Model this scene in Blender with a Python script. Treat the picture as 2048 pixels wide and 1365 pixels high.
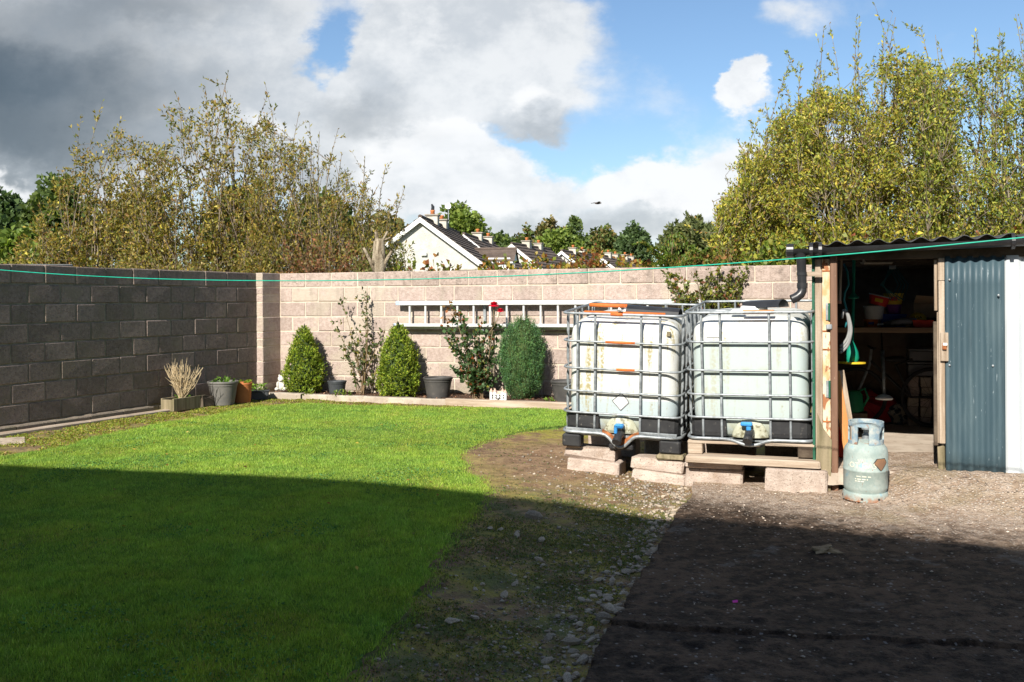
import bpy, math, random
import numpy as np
from mathutils import Matrix, Vector, Euler

for o in list(bpy.data.objects):
    bpy.data.objects.remove(o)
scene = bpy.context.scene
COL = scene.collection
R = math.radians

# ------------------------------------------------------------------ camera
FPX, HZ, ROLL, CAMZ = 1950.0, 600.0, 0.0058, 1.5
cam_d = bpy.data.cameras.new('camera')
cam = bpy.data.objects.new('camera', cam_d)
COL.objects.link(cam)
cam_d.sensor_width = 36.0
cam_d.lens = FPX * 36.0 / 2048.0
cam_d.shift_y = -(682.5 - HZ) / 2048.0
cam_d.clip_start = 0.05
cam_d.clip_end = 3000
cam.matrix_world = Matrix.Translation((0, 0, CAMZ)) @ Matrix.Rotation(math.pi / 2, 4, 'X') @ Matrix.Rotation(-ROLL, 4, 'Z')
scene.camera = cam

# ------------------------------------------------------------------ light
SUN_AZ, SUN_EL = 23.2, 35.0          # direction the light travels (clockwise from +Y), elevation
sun_d = bpy.data.lights.new('sun', 'SUN')
sun = bpy.data.objects.new('sun', sun_d)
COL.objects.link(sun)
sun_d.energy = 5.0
sun_d.angle = R(0.53)
sun_d.color = (1.0, 0.95, 0.86)
LDIR = Vector((math.sin(R(SUN_AZ)) * math.cos(R(SUN_EL)), math.cos(R(SUN_AZ)) * math.cos(R(SUN_EL)), -math.sin(R(SUN_EL))))
sun.rotation_euler = LDIR.to_track_quat('-Z', 'Y').to_euler()
sun.location = (-6, -14, 12)

# ------------------------------------------------------------------ view
scene.view_settings.view_transform = 'Standard'
scene.view_settings.look = 'None'
scene.view_settings.exposure = 0.70
scene.view_settings.gamma = 1.0
scene.view_settings.use_curve_mapping = False
scene.render.engine = 'CYCLES'
try:
    scene.cycles.use_denoising = True
    scene.cycles.denoiser = 'OPENIMAGEDENOISE'
    scene.cycles.max_bounces = 6
    scene.cycles.diffuse_bounces = 3
    scene.cycles.glossy_bounces = 2
    scene.cycles.transmission_bounces = 3
    scene.cycles.transparent_max_bounces = 6
    scene.cycles.caustics_reflective = False
    scene.cycles.caustics_refractive = False
except Exception:
    pass

# ------------------------------------------------------------------ sky with drifting clouds
world = bpy.data.worlds.new('World')
scene.world = world
world.use_nodes = True
WT = world.node_tree
for n in list(WT.nodes):
    WT.nodes.remove(n)


class NG:
    """tiny expression helper for node trees"""
    def __init__(s, t):
        s.t = t

    def n(s, typ, **kw):
        nd = s.t.nodes.new(typ)
        for k, v in kw.items():
            setattr(nd, k, v)
        return nd

    def put(s, sock, v):
        if hasattr(v, 'is_output') or hasattr(v, 'links'):
            s.t.links.new(v, sock)
        else:
            if sock.type == 'RGBA' and len(v) == 3:
                v = (*v, 1)
            sock.default_value = v

    def m(s, op, a, b=0.0, c=0.0, clamp=False):
        nd = s.n('ShaderNodeMath', operation=op, use_clamp=clamp)
        s.put(nd.inputs[0], a)
        s.put(nd.inputs[1], b)
        s.put(nd.inputs[2], c)
        return nd.outputs[0]

    def v(s, op, a, b=(0, 0, 0)):
        nd = s.n('ShaderNodeVectorMath', operation=op)
        s.put(nd.inputs[0], a)
        if op == 'SCALE':
            s.put(nd.inputs['Scale'], b)
        else:
            s.put(nd.inputs[1], b)
        return nd.outputs[0]

    def noise(s, vec, scale, detail=5, rough=0.55, dist=0.0):
        nd = s.n('ShaderNodeTexNoise')
        s.put(nd.inputs['Vector'], vec)
        nd.inputs['Scale'].default_value = scale
        nd.inputs['Detail'].default_value = detail
        nd.inputs['Roughness'].default_value = rough
        nd.inputs['Distortion'].default_value = dist
        return nd

    def step(s, x, a, b, smooth=True):
        nd = s.n('ShaderNodeMapRange')
        nd.interpolation_type = 'SMOOTHSTEP' if smooth else 'LINEAR'
        s.put(nd.inputs['Value'], x)
        s.put(nd.inputs['From Min'], a)
        s.put(nd.inputs['From Max'], b)
        return nd.outputs[0]

    def mix(s, f, a, b, blend='MIX'):
        nd = s.n('ShaderNodeMix', data_type='RGBA', blend_type=blend)
        s.put(nd.inputs[0], f)
        s.put(nd.inputs[6], a)
        s.put(nd.inputs[7], b)
        return nd.outputs[2]

    def sep(s, vec):
        nd = s.n('ShaderNodeSeparateXYZ')
        s.put(nd.inputs[0], vec)
        return nd.outputs

    def comb(s, x, y, z):
        nd = s.n('ShaderNodeCombineXYZ')
        s.put(nd.inputs[0], x)
        s.put(nd.inputs[1], y)
        s.put(nd.inputs[2], z)
        return nd.outputs[0]


SKY_K = 0.09
g = NG(WT)
tc = g.n('ShaderNodeTexCoord')
dirv = tc.outputs['Generated']
dx, dy, dz = g.sep(dirv)
ay = g.m('MAXIMUM', g.m('ABSOLUTE', dy), 0.12)
U0 = g.m('DIVIDE', dx, ay)
V0 = g.m('DIVIDE', dz, ay)
uv0 = g.comb(U0, g.m('MULTIPLY', V0, 1.5), dy)
nA = g.noise(uv0, 5.0, 7, 0.6).outputs['Color']
nB = g.noise(uv0, 19.0, 5, 0.6).outputs['Color']
ca = g.sep(nA)
cb = g.sep(nB)
U = g.m('ADD', U0, g.m('ADD', g.m('MULTIPLY', g.m('SUBTRACT', ca[0], 0.5), 0.105), g.m('MULTIPLY', g.m('SUBTRACT', cb[0], 0.5), 0.06)))
V = g.m('ADD', V0, g.m('ADD', g.m('MULTIPLY', g.m('SUBTRACT', ca[1], 0.5), 0.085), g.m('MULTIPLY', g.m('SUBTRACT', cb[1], 0.5), 0.055)))


def blobs(lst):
    tot = None
    for (px, py, rx, ry, w) in lst:
        a = g.m('DIVIDE', g.m('SUBTRACT', U, (px - 1024) / FPX), rx / FPX)
        b = g.m('DIVIDE', g.m('SUBTRACT', V, (HZ - py) / FPX), ry / FPX)
        e = g.m('EXPONENT', g.m('MULTIPLY', g.m('ADD', g.m('MULTIPLY', a, a), g.m('MULTIPLY', b, b)), -1.0))
        tot = g.m('MULTIPLY', e, w) if tot is None else g.m('MULTIPLY_ADD', e, w, tot)
    return tot


soft = blobs([(60, 130, 380, 190, 1.6), (440, 70, 200, 120, 1.0), (40, 320, 300, 70, 0.8), (890, 90, 190, 130, 1.5), (720, 200, 110, 80, 0.9),
              (620, 300, 170, 110, 0.75), (1085, 215, 95, 65, 0.95), (1090, 60, 110, 70, 0.6), (1220, 110, 110, 60, 0.35), (1590, 25, 80, 45, 0.42),
              (1350, 190, 90, 45, 0.25), (1150, 435, 520, 62, 0.85), (-400, 100, 400, 300, 1.0), (300, -2600, 3200, 1700, 1.1), (660, 95, 62, 75, -1.15), (1040, 300, 90, 30, -0.55), (1330, 60, 170, 90, -0.3)])  # widest blob: unseen overhead cloud, added to make the ambient light less blue
hard = blobs([(900, 320, 115, 70, 1.45), (930, 262, 50, 32, 0.8), (985, 350, 95, 60, 1.0), (1290, 352, 85, 42, 1.25), (1350, 375, 80, 40, 0.8), (1480, 370, 120, 70, 0.9), (1512, 145, 36, 36, 1.15), (1488, 190, 44, 36, 1.0), (1525, 185, 40, 42, 0.9), (1495, 150, 30, 30, 0.6),
              (820, 370, 95, 90, 1.0), (1130, 378, 100, 40, 0.9), (540, 240, 60, 45, 0.6), (30, 385, 90, 36, 1.1), (1700, 350, 300, 110, 0.7), (1085, 195, 62, 36, 0.8), (880, 60, 120, 60, 0.55)])
fb = g.noise(dirv, 2.6, 6, 0.6).outputs['Fac']
fh = g.noise(g.comb(U0, g.m('MULTIPLY', V0, 1.3), dy), 11.0, 6, 0.62).outputs['Fac']
aS = g.step(g.m('ADD', soft, g.m('ADD', g.m('MULTIPLY', g.m('SUBTRACT', fb, 0.5), 0.7), g.m('MULTIPLY', g.m('SUBTRACT', fh, 0.5), 0.75))), 0.12, 0.72)
aH = g.step(g.m('ADD', hard, g.m('MULTIPLY', g.m('SUBTRACT', fh, 0.5), 1.15)), 0.24, 0.82)
dark = blobs([(40, 170, 300, 100, 1.35), (260, 5, 230, 45, 0.5), (30, 300, 300, 55, 0.65), (735, 220, 90, 36, 0.28), (640, 340, 140, 50, 0.25),
              (1110, 258, 90, 24, 0.26), (1390, 385, 80, 22, 0.3), (1180, 445, 300, 22, 0.2), (-400, 150, 380, 250, 0.8), (300, -2600, 3200, 1700, 1.0)])  # last blob greys the added overhead cloud to dim the ambient light
dk = g.m('SUBTRACT', 1.0, g.m('EXPONENT', g.m('MULTIPLY', g.m('MULTIPLY', dark, -1.75), g.m('ADD', 0.45, g.m('MULTIPLY', fh, 1.1)))), clamp=True)
white = tuple(c / SKY_K for c in (0.64, 0.65, 0.655))
white2 = tuple(c / SKY_K for c in (0.45, 0.475, 0.50))
grey = tuple(c / SKY_K for c in (0.040, 0.060, 0.078))
sky = g.n('ShaderNodeTexSky', sky_type='NISHITA', sun_disc=False)
sky.sun_elevation = R(SUN_EL)
sky.sun_rotation = R(180 + SUN_AZ)
sky.air_density = 1.0
sky.dust_density = 0.6
sky.ozone_density = 1.6
cS = g.mix(g.step(fh, 0.35, 0.65), white2, white)
cS = g.mix(dk, cS, grey)
cH = g.mix(g.step(g.m('SUBTRACT', hard, g.m('MULTIPLY', fh, 0.8)), 0.1, 1.1), white, white)
shadeH = g.step(g.noise(g.comb(U0, g.m('MULTIPLY', V0, 2.0), 3.0), 7.0, 4).outputs['Fac'], 0.46, 0.72)
cH = g.mix(g.m('MULTIPLY', g.m('ADD', shadeH, g.step(fh, 0.52, 0.30)), 0.6), tuple(c / SKY_K for c in (0.61, 0.62, 0.63)), white2)
skyc = g.mix(1.0, sky.outputs[0], (0.80, 0.90, 0.98), 'MULTIPLY')
c1 = g.mix(g.m('MULTIPLY', aS, 0.93), skyc, cS)
c2 = g.mix(g.m('MULTIPLY', aH, 0.96), c1, cH)
bg = g.n('ShaderNodeBackground')
g.put(bg.inputs[0], c2)
bg.inputs[1].default_value = SKY_K
wo = g.n('ShaderNodeOutputWorld')
WT.links.new(bg.outputs[0], wo.inputs[0])
try:
    world.cycles.sampling_method = 'MANUAL'
    world.cycles.sample_map_resolution = 512
except Exception:
    pass

# ------------------------------------------------------------------ helpers
def P(px, py, Y):
    """point of the place at depth Y seen at that spot of the survey picture"""
    a, b = px - 1024.0, py - HZ
    return np.array([(a - ROLL * b) / FPX * Y, Y, CAMZ - (b + ROLL * a) / FPX * Y])


def mesh(name, V, F, smooth=False, col=None):
    me = bpy.data.meshes.new(name)
    V = np.asarray(V, dtype=np.float32).reshape(-1, 3)
    if isinstance(F, np.ndarray):
        nf, k = F.shape
        me.vertices.add(len(V))
        me.vertices.foreach_set('co', V.ravel())
        me.loops.add(nf * k)
        me.loops.foreach_set('vertex_index', F.astype(np.int32).ravel())
        me.polygons.add(nf)
        me.polygons.foreach_set('loop_start', np.arange(0, nf * k, k, dtype=np.int32))
        try:
            me.polygons.foreach_set('loop_total', np.full(nf, k, dtype=np.int32))
        except Exception:
            pass
        me.update(calc_edges=True)
    else:
        me.from_pydata(V.tolist(), [], [list(map(int, f)) for f in F])
        me.update()
    if smooth:
        me.polygons.foreach_set('use_smooth', np.ones(len(me.polygons), dtype=bool))
    if col is not None:
        a = me.attributes.new('col', 'FLOAT_COLOR', 'POINT')
        c = np.ones((len(V), 4), dtype=np.float32)
        c[:, :3] = col
        a.data.foreach_set('color', c.ravel())
    return me


def ob(name, me, mat=None, parent=None, loc=None, rot=None):
    o = bpy.data.objects.new(name, me)
    COL.objects.link(o)
    if mat is not None and not me.materials:
        me.materials.append(mat)
    if parent is not None:
        o.parent = parent
    if loc is not None:
        o.location = loc
    if rot is not None:
        o.rotation_euler = rot
    return o


def tag(o, label, cat, group=None):
    o['label'] = label
    o['category'] = cat
    if group:
        o['group'] = group
    return o


def thing(name, label, cat, loc=(0, 0, 0), rz=0.0, group=None, rot=None):
    o = bpy.data.objects.new(name, None)
    COL.objects.link(o)
    o.empty_display_size = 0.1
    o.location = loc
    o.rotation_euler = rot if rot is not None else (0, 0, rz)
    return tag(o, label, cat, group)


def struct(o):
    o['kind'] = 'structure'
    return o


def stuff(o, label=None, cat=None):
    o['kind'] = 'stuff'
    if label:
        o['label'] = label
    if cat:
        o['category'] = cat
    return o


class MB:
    def __init__(s):
        s.V = []
        s.F = []

    def add(s, V, F):
        n = len(s.V)
        s.V += [tuple(map(float, v)) for v in V]
        s.F += [tuple(int(i) + n for i in f) for f in F]
        return s

    def box(s, a, b, ch=0.0, jit=0.0, rng=None):
        V, F = cbox(a, b, ch)
        if jit and rng is not None:
            V = V + rng.normal(0, jit, V.shape)
        return s.add(V, F)

    def tube(s, pts, r, n=8, closed=False, cap=True):
        V, F = tube(pts, r, n, closed, cap)
        return s.add(V, F)

    def lathe(s, prof, n=24, c=(0, 0, 0), cap0=True, cap1=True):
        V, F = lathe(prof, n, cap0, cap1)
        return s.add(V + np.array(c), F)

    def xf(s, M):
        M = np.array(M)
        A = np.array(s.V)
        s.V = [tuple(v) for v in (A @ M[:3, :3].T + M[:3, 3])]
        return s

    def build(s, name, mat, parent=None, smooth=False, loc=None, rot=None):
        o = ob(name, mesh(name, s.V, s.F, smooth), mat, parent, loc, rot)
        if smooth == 'auto':
            autosmooth(o.data)
        return o


def autosmooth(me, ang=38):
    try:
        me.polygons.foreach_set('use_smooth', np.ones(len(me.polygons), dtype=bool))
        me.set_sharp_from_angle(angle=R(ang))
    except Exception:
        pass


def cbox(a, b, ch=0.0):
    a, b = np.array([min(x, y) for x, y in zip(a, b)], float), np.array([max(x, y) for x, y in zip(a, b)], float)
    if ch <= 0:
        V = np.array([[x, y, z] for x in (a[0], b[0]) for y in (a[1], b[1]) for z in (a[2], b[2])])
        F = [(0, 1, 3, 2), (4, 6, 7, 5), (0, 4, 5, 1), (2, 3, 7, 6), (0, 2, 6, 4), (1, 5, 7, 3)]
        return V, F
    ch = min(ch, 0.45 * (b - a).min())
    c = (a + b) / 2
    h = (b - a) / 2
    V = []
    idx = {}
    for sx in (-1, 1):
        for sy in (-1, 1):
            for sz in (-1, 1):
                sg = np.array([sx, sy, sz])
                for ax in range(3):
                    q = h - ch
                    q[ax] = h[ax]
                    idx[(sx, sy, sz, ax)] = len(V)
                    V.append(c + sg * q)
    F = []
    for ax in range(3):
        o1, o2 = [i for i in range(3) if i != ax]
        for sg in (-1, 1):
            def key(p, q):
                k = [0, 0, 0]
                k[ax] = sg
                k[o1] = p
                k[o2] = q
                return idx[(*k, ax)]
            f = [key(-1, -1), key(1, -1), key(1, 1), key(-1, 1)]
            flip = (sg < 0) != (ax == 1)
            F.append(tuple(f[::-1]) if flip else tuple(f))
    for ax in range(3):                       # edges along axis ax
        o1, o2 = [i for i in range(3) if i != ax]
        for p in (-1, 1):
            for q in (-1, 1):
                def kk(e, face):
                    k = [0, 0, 0]
                    k[ax] = e
                    k[o1] = p
                    k[o2] = q
                    return idx[(*k, face)]
                f = [kk(-1, o1), kk(1, o1), kk(1, o2), kk(-1, o2)]
                n = np.cross(V[f[1]] - V[f[0]], V[f[2]] - V[f[0]])
                out = np.zeros(3)
                out[o1] = p
                out[o2] = q
                F.append(tuple(f) if np.dot(n, out) > 0 else tuple(f[::-1]))
    for sx in (-1, 1):
        for sy in (-1, 1):
            for sz in (-1, 1):
                f = [idx[(sx, sy, sz, i)] for i in range(3)]
                n = np.cross(V[f[1]] - V[f[0]], V[f[2]] - V[f[0]])
                F.append(tuple(f) if np.dot(n, (sx, sy, sz)) > 0 else tuple(f[::-1]))
    return np.array(V), F


def frames(p):
    p = np.asarray(p, float)
    t = np.gradient(p, axis=0)
    t /= np.linalg.norm(t, axis=1)[:, None] + 1e-12
    up = np.array([0, 0, 1.0]) if abs(t[0][2]) < 0.9 else np.array([1.0, 0, 0])
    A, B = [], []
    a = np.cross(t[0], up)
    a /= np.linalg.norm(a)
    for i in range(len(p)):
        a = a - t[i] * np.dot(a, t[i])
        n = np.linalg.norm(a)
        a = a / n if n > 1e-6 else np.cross(t[i], (0.3, 0.5, 0.8))
        A.append(a)
        B.append(np.cross(t[i], a))
    return np.array(A), np.array(B)


def tube(pts, r, n=8, closed=False, cap=True):
    p = np.asarray(pts, float)
    m = len(p)
    r = np.broadcast_to(np.asarray(r, float), (m,))
    if closed:
        ext = np.vstack([p[-1:], p, p[:1]])
        A, B = frames(ext)
        A, B = A[1:-1], B[1:-1]
    else:
        A, B = frames(p)
    th = np.linspace(0, 2 * np.pi, n, endpoint=False)
    V = (p[:, None, :] + r[:, None, None] * (A[:, None, :] * np.cos(th)[None, :, None] + B[:, None, :] * np.sin(th)[None, :, None])).reshape(-1, 3)
    F = []
    for i in range(m if closed else m - 1):
        j = (i + 1) % m
        for k in range(n):
            l = (k + 1) % n
            F.append((i * n + k, i * n + l, j * n + l, j * n + k))
    if cap and not closed:
        F.append(tuple(range(n))[::-1])
        F.append(tuple((m - 1) * n + k for k in range(n)))
    return V, F


def lathe(prof, n=24, cap0=True, cap1=True):
    prof = np.asarray(prof, float)
    th = np.linspace(0, 2 * np.pi, n, endpoint=False)
    V = np.array([[r * np.cos(t), r * np.sin(t), z] for r, z in prof for t in th])
    F = []
    for i in range(len(prof) - 1):
        for k in range(n):
            l = (k + 1) % n
            F.append((i * n + k, i * n + l, (i + 1) * n + l, (i + 1) * n + k))
    if cap0:
        F.append(tuple(range(n))[::-1])
    if cap1:
        F.append(tuple((len(prof) - 1) * n + k for k in range(n)))
    return V, F


def rrect(x0, x1, y0, y1, r, z, k=5):
    """rounded rectangle loop"""
    pts = []
    for cx, cy, a0 in ((x1 - r, y0 + r, -90), (x1 - r, y1 - r, 0), (x0 + r, y1 - r, 90), (x0 + r, y0 + r, 180)):
        for i in range(k + 1):
            a = R(a0 + 90 * i / k)
            pts.append((cx + r * math.cos(a), cy + r * math.sin(a), z))
    return pts


def text_mesh(body, size):
    cu = bpy.data.curves.new('lettering', 'FONT')
    cu.body = body
    cu.size = size
    cu.align_x = 'CENTER'
    cu.resolution_u = 3
    o = bpy.data.objects.new('lettering', cu)
    COL.objects.link(o)
    dg = bpy.context.evaluated_depsgraph_get()
    dg.update()
    me = bpy.data.meshes.new_from_object(o.evaluated_get(dg))
    V = np.array([v.co[:] for v in me.vertices])
    F = [tuple(p.vertices) for p in me.polygons]
    bpy.data.objects.remove(o)
    bpy.data.curves.remove(cu)
    bpy.data.meshes.remove(me)
    return V, F


# ------------------------------------------------------------------ materials
def mat(name, a, b=None, scale=6.0, rough=0.8, bump=0.0, bscale=80.0, spots=(), metal=0.0, rnd=0.0, stretch=(1, 1, 1), spec=0.35, lo=0.35, hi=0.65, detail=6, bdist=0.01, stain=0.0):
    m = bpy.data.materials.new(name)
    m.use_nodes = True
    t = m.node_tree
    for n in list(t.nodes):
        t.nodes.remove(n)
    q = NG(t)
    co = q.n('ShaderNodeTexCoord').outputs['Object']
    oi = q.n('ShaderNodeObjectInfo').outputs['Random']
    co = q.v('ADD', co, q.v('SCALE', (17.3, 9.1, 23.7), oi))
    cs = q.v('MULTIPLY', co, stretch)
    c = a
    if b is not None:
        c = q.mix(q.step(q.noise(cs, scale, detail, 0.6).outputs['Fac'], lo, hi), a, b)
    for (sc, ss, t0, t1, amt) in spots:
        nn = q.noise(cs if amt >= 0 else co, ss, 5, 0.6).outputs['Fac']
        c = q.mix(q.m('MULTIPLY', q.step(nn, t0, t1), abs(amt)), c, sc)
    if stain:
        po = q.n('ShaderNodeNewGeometry').outputs['Position']
        pz = q.sep(po)[2]
        runs = q.step(q.noise(q.v('MULTIPLY', po, (2.6, 2.6, 0.55)), 1.6, 6, 0.65).outputs['Fac'], 0.50, 0.68)
        c = q.mix(q.m('MULTIPLY', q.m('MULTIPLY', runs, q.step(pz, 0.6, 1.95)), stain), c, (0.12, 0.10, 0.08))
        damp = q.step(q.m('ADD', pz, q.m('MULTIPLY', q.noise(po, 2.2, 5, 0.65).outputs['Fac'], 0.55)), 0.72, 0.38)
        c = q.mix(q.m('MULTIPLY', damp, stain * 0.9), c, (0.13, 0.125, 0.07))
    if rnd:
        hv = q.n('ShaderNodeHueSaturation')
        q.put(hv.inputs['Value'], q.m('ADD', 1 - rnd / 2, q.m('MULTIPLY', oi, rnd)))
        q.put(hv.inputs['Color'], c)
        c = hv.outputs[0]
    bs = q.n('ShaderNodeBsdfPrincipled')
    q.put(bs.inputs['Base Color'], c)
    bs.inputs['Roughness'].default_value = rough
    bs.inputs['Metallic'].default_value = metal
    bs.inputs['Specular IOR Level'].default_value = spec
    if bump:
        bp = q.n('ShaderNodeBump')
        bp.inputs['Strength'].default_value = bump
        bp.inputs['Distance'].default_value = bdist
        q.put(bp.inputs['Height'], q.noise(co, bscale, 5, 0.65).outputs['Fac'])
        t.links.new(bp.outputs[0], bs.inputs['Normal'])
    out = q.n('ShaderNodeOutputMaterial')
    t.links.new(bs.outputs[0], out.inputs[0])
    return m


def leafmat(name, rough=0.5, trans=0.3, spec=0.3):
    m = bpy.data.materials.new(name)
    m.use_nodes = True
    t = m.node_tree
    for n in list(t.nodes):
        t.nodes.remove(n)
    q = NG(t)
    at = q.n('ShaderNodeAttribute', attribute_name='col')
    bs = q.n('ShaderNodeBsdfPrincipled')
    q.put(bs.inputs['Base Color'], at.outputs['Color'])
    bs.inputs['Roughness'].default_value = rough
    bs.inputs['Specular IOR Level'].default_value = spec
    tr = q.n('ShaderNodeBsdfTranslucent')
    q.put(tr.inputs[0], q.mix(1.0, at.outputs['Color'], (1.15, 1.2, 0.6), 'MULTIPLY'))
    mx = q.n('ShaderNodeMixShader')
    mx.inputs[0].default_value = trans
    t.links.new(bs.outputs[0], mx.inputs[1])
    t.links.new(tr.outputs[0], mx.inputs[2])
    out = q.n('ShaderNodeOutputMaterial')
    t.links.new(mx.outputs[0], out.inputs[0])
    return m


MT = {}
MT['leaf'] = leafmat('leaf', 0.5, 0.35)
MT['grass'] = leafmat('grass_blade', 0.5, 0.35, 0.3)
MT['bark'] = mat('bark', (0.16, 0.12, 0.085), (0.28, 0.23, 0.17), 14, 0.9, 0.5, 60, stretch=(1, 1, 0.3))
MT['twig'] = mat('twig', (0.17, 0.11, 0.06), (0.25, 0.18, 0.10), 6, 0.8)
MT['block'] = mat('concrete_block', (0.355, 0.272, 0.232), (0.455, 0.362, 0.315), 24.0, 0.95, 1.0, 45,
                  spots=(((0.17, 0.125, 0.105), 48, 0.60, 0.68, 0.7), ((0.60, 0.50, 0.45), 60, 0.60, 0.68, 0.5), ((0.45, 0.385, 0.30), 0.9, 0.50, 0.56, 0.6)), rnd=0.22, stain=0.42, bdist=0.012)
MT['block_grey'] = mat('shade_darkened_block', (0.19, 0.145, 0.122), (0.255, 0.198, 0.168), 24.0, 0.95, 1.0, 45,  # block colour darkened: the left wall's shade is put into it
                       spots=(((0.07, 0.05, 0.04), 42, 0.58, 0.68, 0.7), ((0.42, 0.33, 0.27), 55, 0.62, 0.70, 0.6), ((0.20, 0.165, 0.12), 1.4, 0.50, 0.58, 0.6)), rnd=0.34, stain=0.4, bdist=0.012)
MT['block_top'] = mat('stained_top_block', (0.345, 0.265, 0.222), (0.445, 0.35, 0.30), 24.0, 0.95, 1.0, 45,
                      spots=(((0.13, 0.10, 0.08), 7, 0.54, 0.72, 0.6), ((0.12, 0.09, 0.075), 42, 0.58, 0.67, 0.75)), rnd=0.24, stain=0.45, bdist=0.012)
MT['block_loose'] = mat('loose_concrete_block', (0.40, 0.315, 0.26), (0.52, 0.43, 0.365), 9.0, 0.95, 1.0, 60,
                        spots=(((0.15, 0.11, 0.085), 75, 0.58, 0.66, 0.8), ((0.66, 0.57, 0.50), 90, 0.60, 0.68, 0.6), ((0.30, 0.20, 0.13), 4, 0.56, 0.70, 0.5)), rnd=0.16, bdist=0.01)
MT['mortar'] = mat('mortar', (0.50, 0.42, 0.33), (0.60, 0.51, 0.41), 8, 0.95, 0.5, 90)
MT['mortar_grey'] = mat('shade_darkened_mortar', (0.15, 0.135, 0.10), (0.25, 0.22, 0.17), 8, 0.95, 0.5, 90)  # mortar copy with the left wall's shade put into its colour
MT['kerb'] = mat('kerb_concrete', (0.36, 0.30, 0.24), (0.48, 0.42, 0.34), 5, 0.95, 0.5, 90, spots=(((0.15, 0.13, 0.08), 16, 0.56, 0.7, 0.6),))
MT['timber'] = mat('weathered_timber', (0.33, 0.25, 0.18), (0.50, 0.41, 0.32), 7, 0.85, 0.4, 60, stretch=(0.25, 4, 4), spots=(((0.16, 0.11, 0.07), 9, 0.6, 0.75, 0.6),))
MT['timber_v'] = mat('upright_timber', (0.26, 0.19, 0.13), (0.42, 0.34, 0.26), 7, 0.85, 0.4, 60, stretch=(4, 4, 0.25), spots=(((0.14, 0.09, 0.05), 9, 0.6, 0.75, 0.6),), rnd=0.2)
MT['timber_green'] = mat('mossy_timber', (0.15, 0.125, 0.07), (0.27, 0.22, 0.14), 6, 0.9, 0.4, 60, stretch=(4, 4, 0.3), spots=(((0.16, 0.17, 0.05), 5, 0.52, 0.7, 0.6),))
MT['timber_dark'] = mat('dark_timber', (0.07, 0.05, 0.035), (0.13, 0.10, 0.07), 8, 0.9, 0.4, 60)
MT['orange_wood'] = mat('orange_plank', (0.50, 0.20, 0.06), (0.58, 0.28, 0.10), 7, 0.7, 0.2, 60, stretch=(4, 4, 0.3))
MT['galv'] = mat('galvanised_steel', (0.22, 0.24, 0.25), (0.36, 0.385, 0.40), 25, 0.5, metal=0.4, spec=0.5, spots=(((0.30, 0.27, 0.22), 9, 0.62, 0.72, 0.5),))
MT['alu'] = mat('aluminium', (0.68, 0.68, 0.66), (0.80, 0.80, 0.78), 20, 0.40, metal=0.35, spec=0.5)
MT['rust'] = mat('rust', (0.22, 0.075, 0.025), (0.42, 0.15, 0.05), 22, 0.9, 0.4, 80)
MT['rust_paint'] = mat('rust_primer', (0.62, 0.16, 0.03), (0.50, 0.12, 0.03), 20, 0.7)
MT['rusty_white'] = mat('rusting_white_paint', (0.66, 0.56, 0.40), (0.55, 0.34, 0.16), 9, 0.75, 0.3, 90, stretch=(1, 1, 0.5), lo=0.45, hi=0.62,
                        spots=(((0.30, 0.11, 0.04), 16, 0.56, 0.63, 0.95), ((0.20, 0.07, 0.03), 40, 0.62, 0.68, 0.9)))
MT['brown_paint'] = mat('brown_paint', (0.15, 0.08, 0.05), (0.20, 0.11, 0.07), 6, 0.5, spots=(((0.5, 0.4, 0.3), 30, 0.66, 0.7, 0.8),), stretch=(3, 3, 0.4))
MT['green_paint'] = mat('dark_green_paint', (0.015, 0.09, 0.05), (0.02, 0.12, 0.07), 6, 0.5, spots=(((0.4, 0.42, 0.36), 50, 0.66, 0.7, 0.8),))
MT['blue_sheet'] = mat('slate_blue_coated_steel', (0.040, 0.072, 0.090), (0.052, 0.088, 0.106), 2.5, 0.5, spec=0.4,
                       spots=(((0.45, 0.52, 0.55), 26, 0.665, 0.70, 0.8), ((0.085, 0.125, 0.14), 4, 0.45, 0.7, 0.7), ((0.03, 0.05, 0.06), 2.2, 0.52, 0.7, 0.6)), stretch=(3, 3, 0.35))
MT['white_sheet'] = mat('white_coated_steel', (0.47, 0.50, 0.515), (0.55, 0.575, 0.59), 3, 0.5, spots=(((0.35, 0.33, 0.29), 60, 0.70, 0.74, 0.8),), stretch=(2, 2, 0.6))
MT['roof_sheet'] = mat('dark_corrugated_sheet', (0.03, 0.03, 0.032), (0.05, 0.05, 0.05), 6, 0.6)
MT['black_pipe'] = mat('black_plastic_pipe', (0.018, 0.018, 0.02), (0.028, 0.028, 0.03), 8, 0.35, spec=0.5)
MT['black_sheet'] = mat('black_plastic', (0.022, 0.022, 0.024), (0.035, 0.035, 0.036), 9, 0.55, spots=(((0.22, 0.20, 0.17), 26, 0.60, 0.72, 0.5),))
MT['pot_dark'] = mat('dark_grey_pot', (0.055, 0.052, 0.05), (0.075, 0.07, 0.066), 6, 0.55, spots=(((0.16, 0.14, 0.12), 12, 0.6, 0.75, 0.4),))
MT['pot_grey'] = mat('faded_grey_pot', (0.13, 0.125, 0.115), (0.17, 0.16, 0.145), 5, 0.6, spots=(((0.24, 0.20, 0.16), 8, 0.55, 0.75, 0.5),))
MT['pot_black'] = mat('blue_black_pot', (0.04, 0.045, 0.05), (0.06, 0.065, 0.07), 6, 0.5)
MT['terracotta'] = mat('terracotta', (0.42, 0.14, 0.045), (0.50, 0.18, 0.06), 8, 0.8, 0.2, 90)
MT['soil'] = mat('bark_mulch', (0.045, 0.025, 0.015), (0.13, 0.07, 0.045), 30, 0.95, 1.0, 45, spots=(((0.24, 0.12, 0.06), 70, 0.62, 0.7, 0.8),), bdist=0.03)
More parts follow.
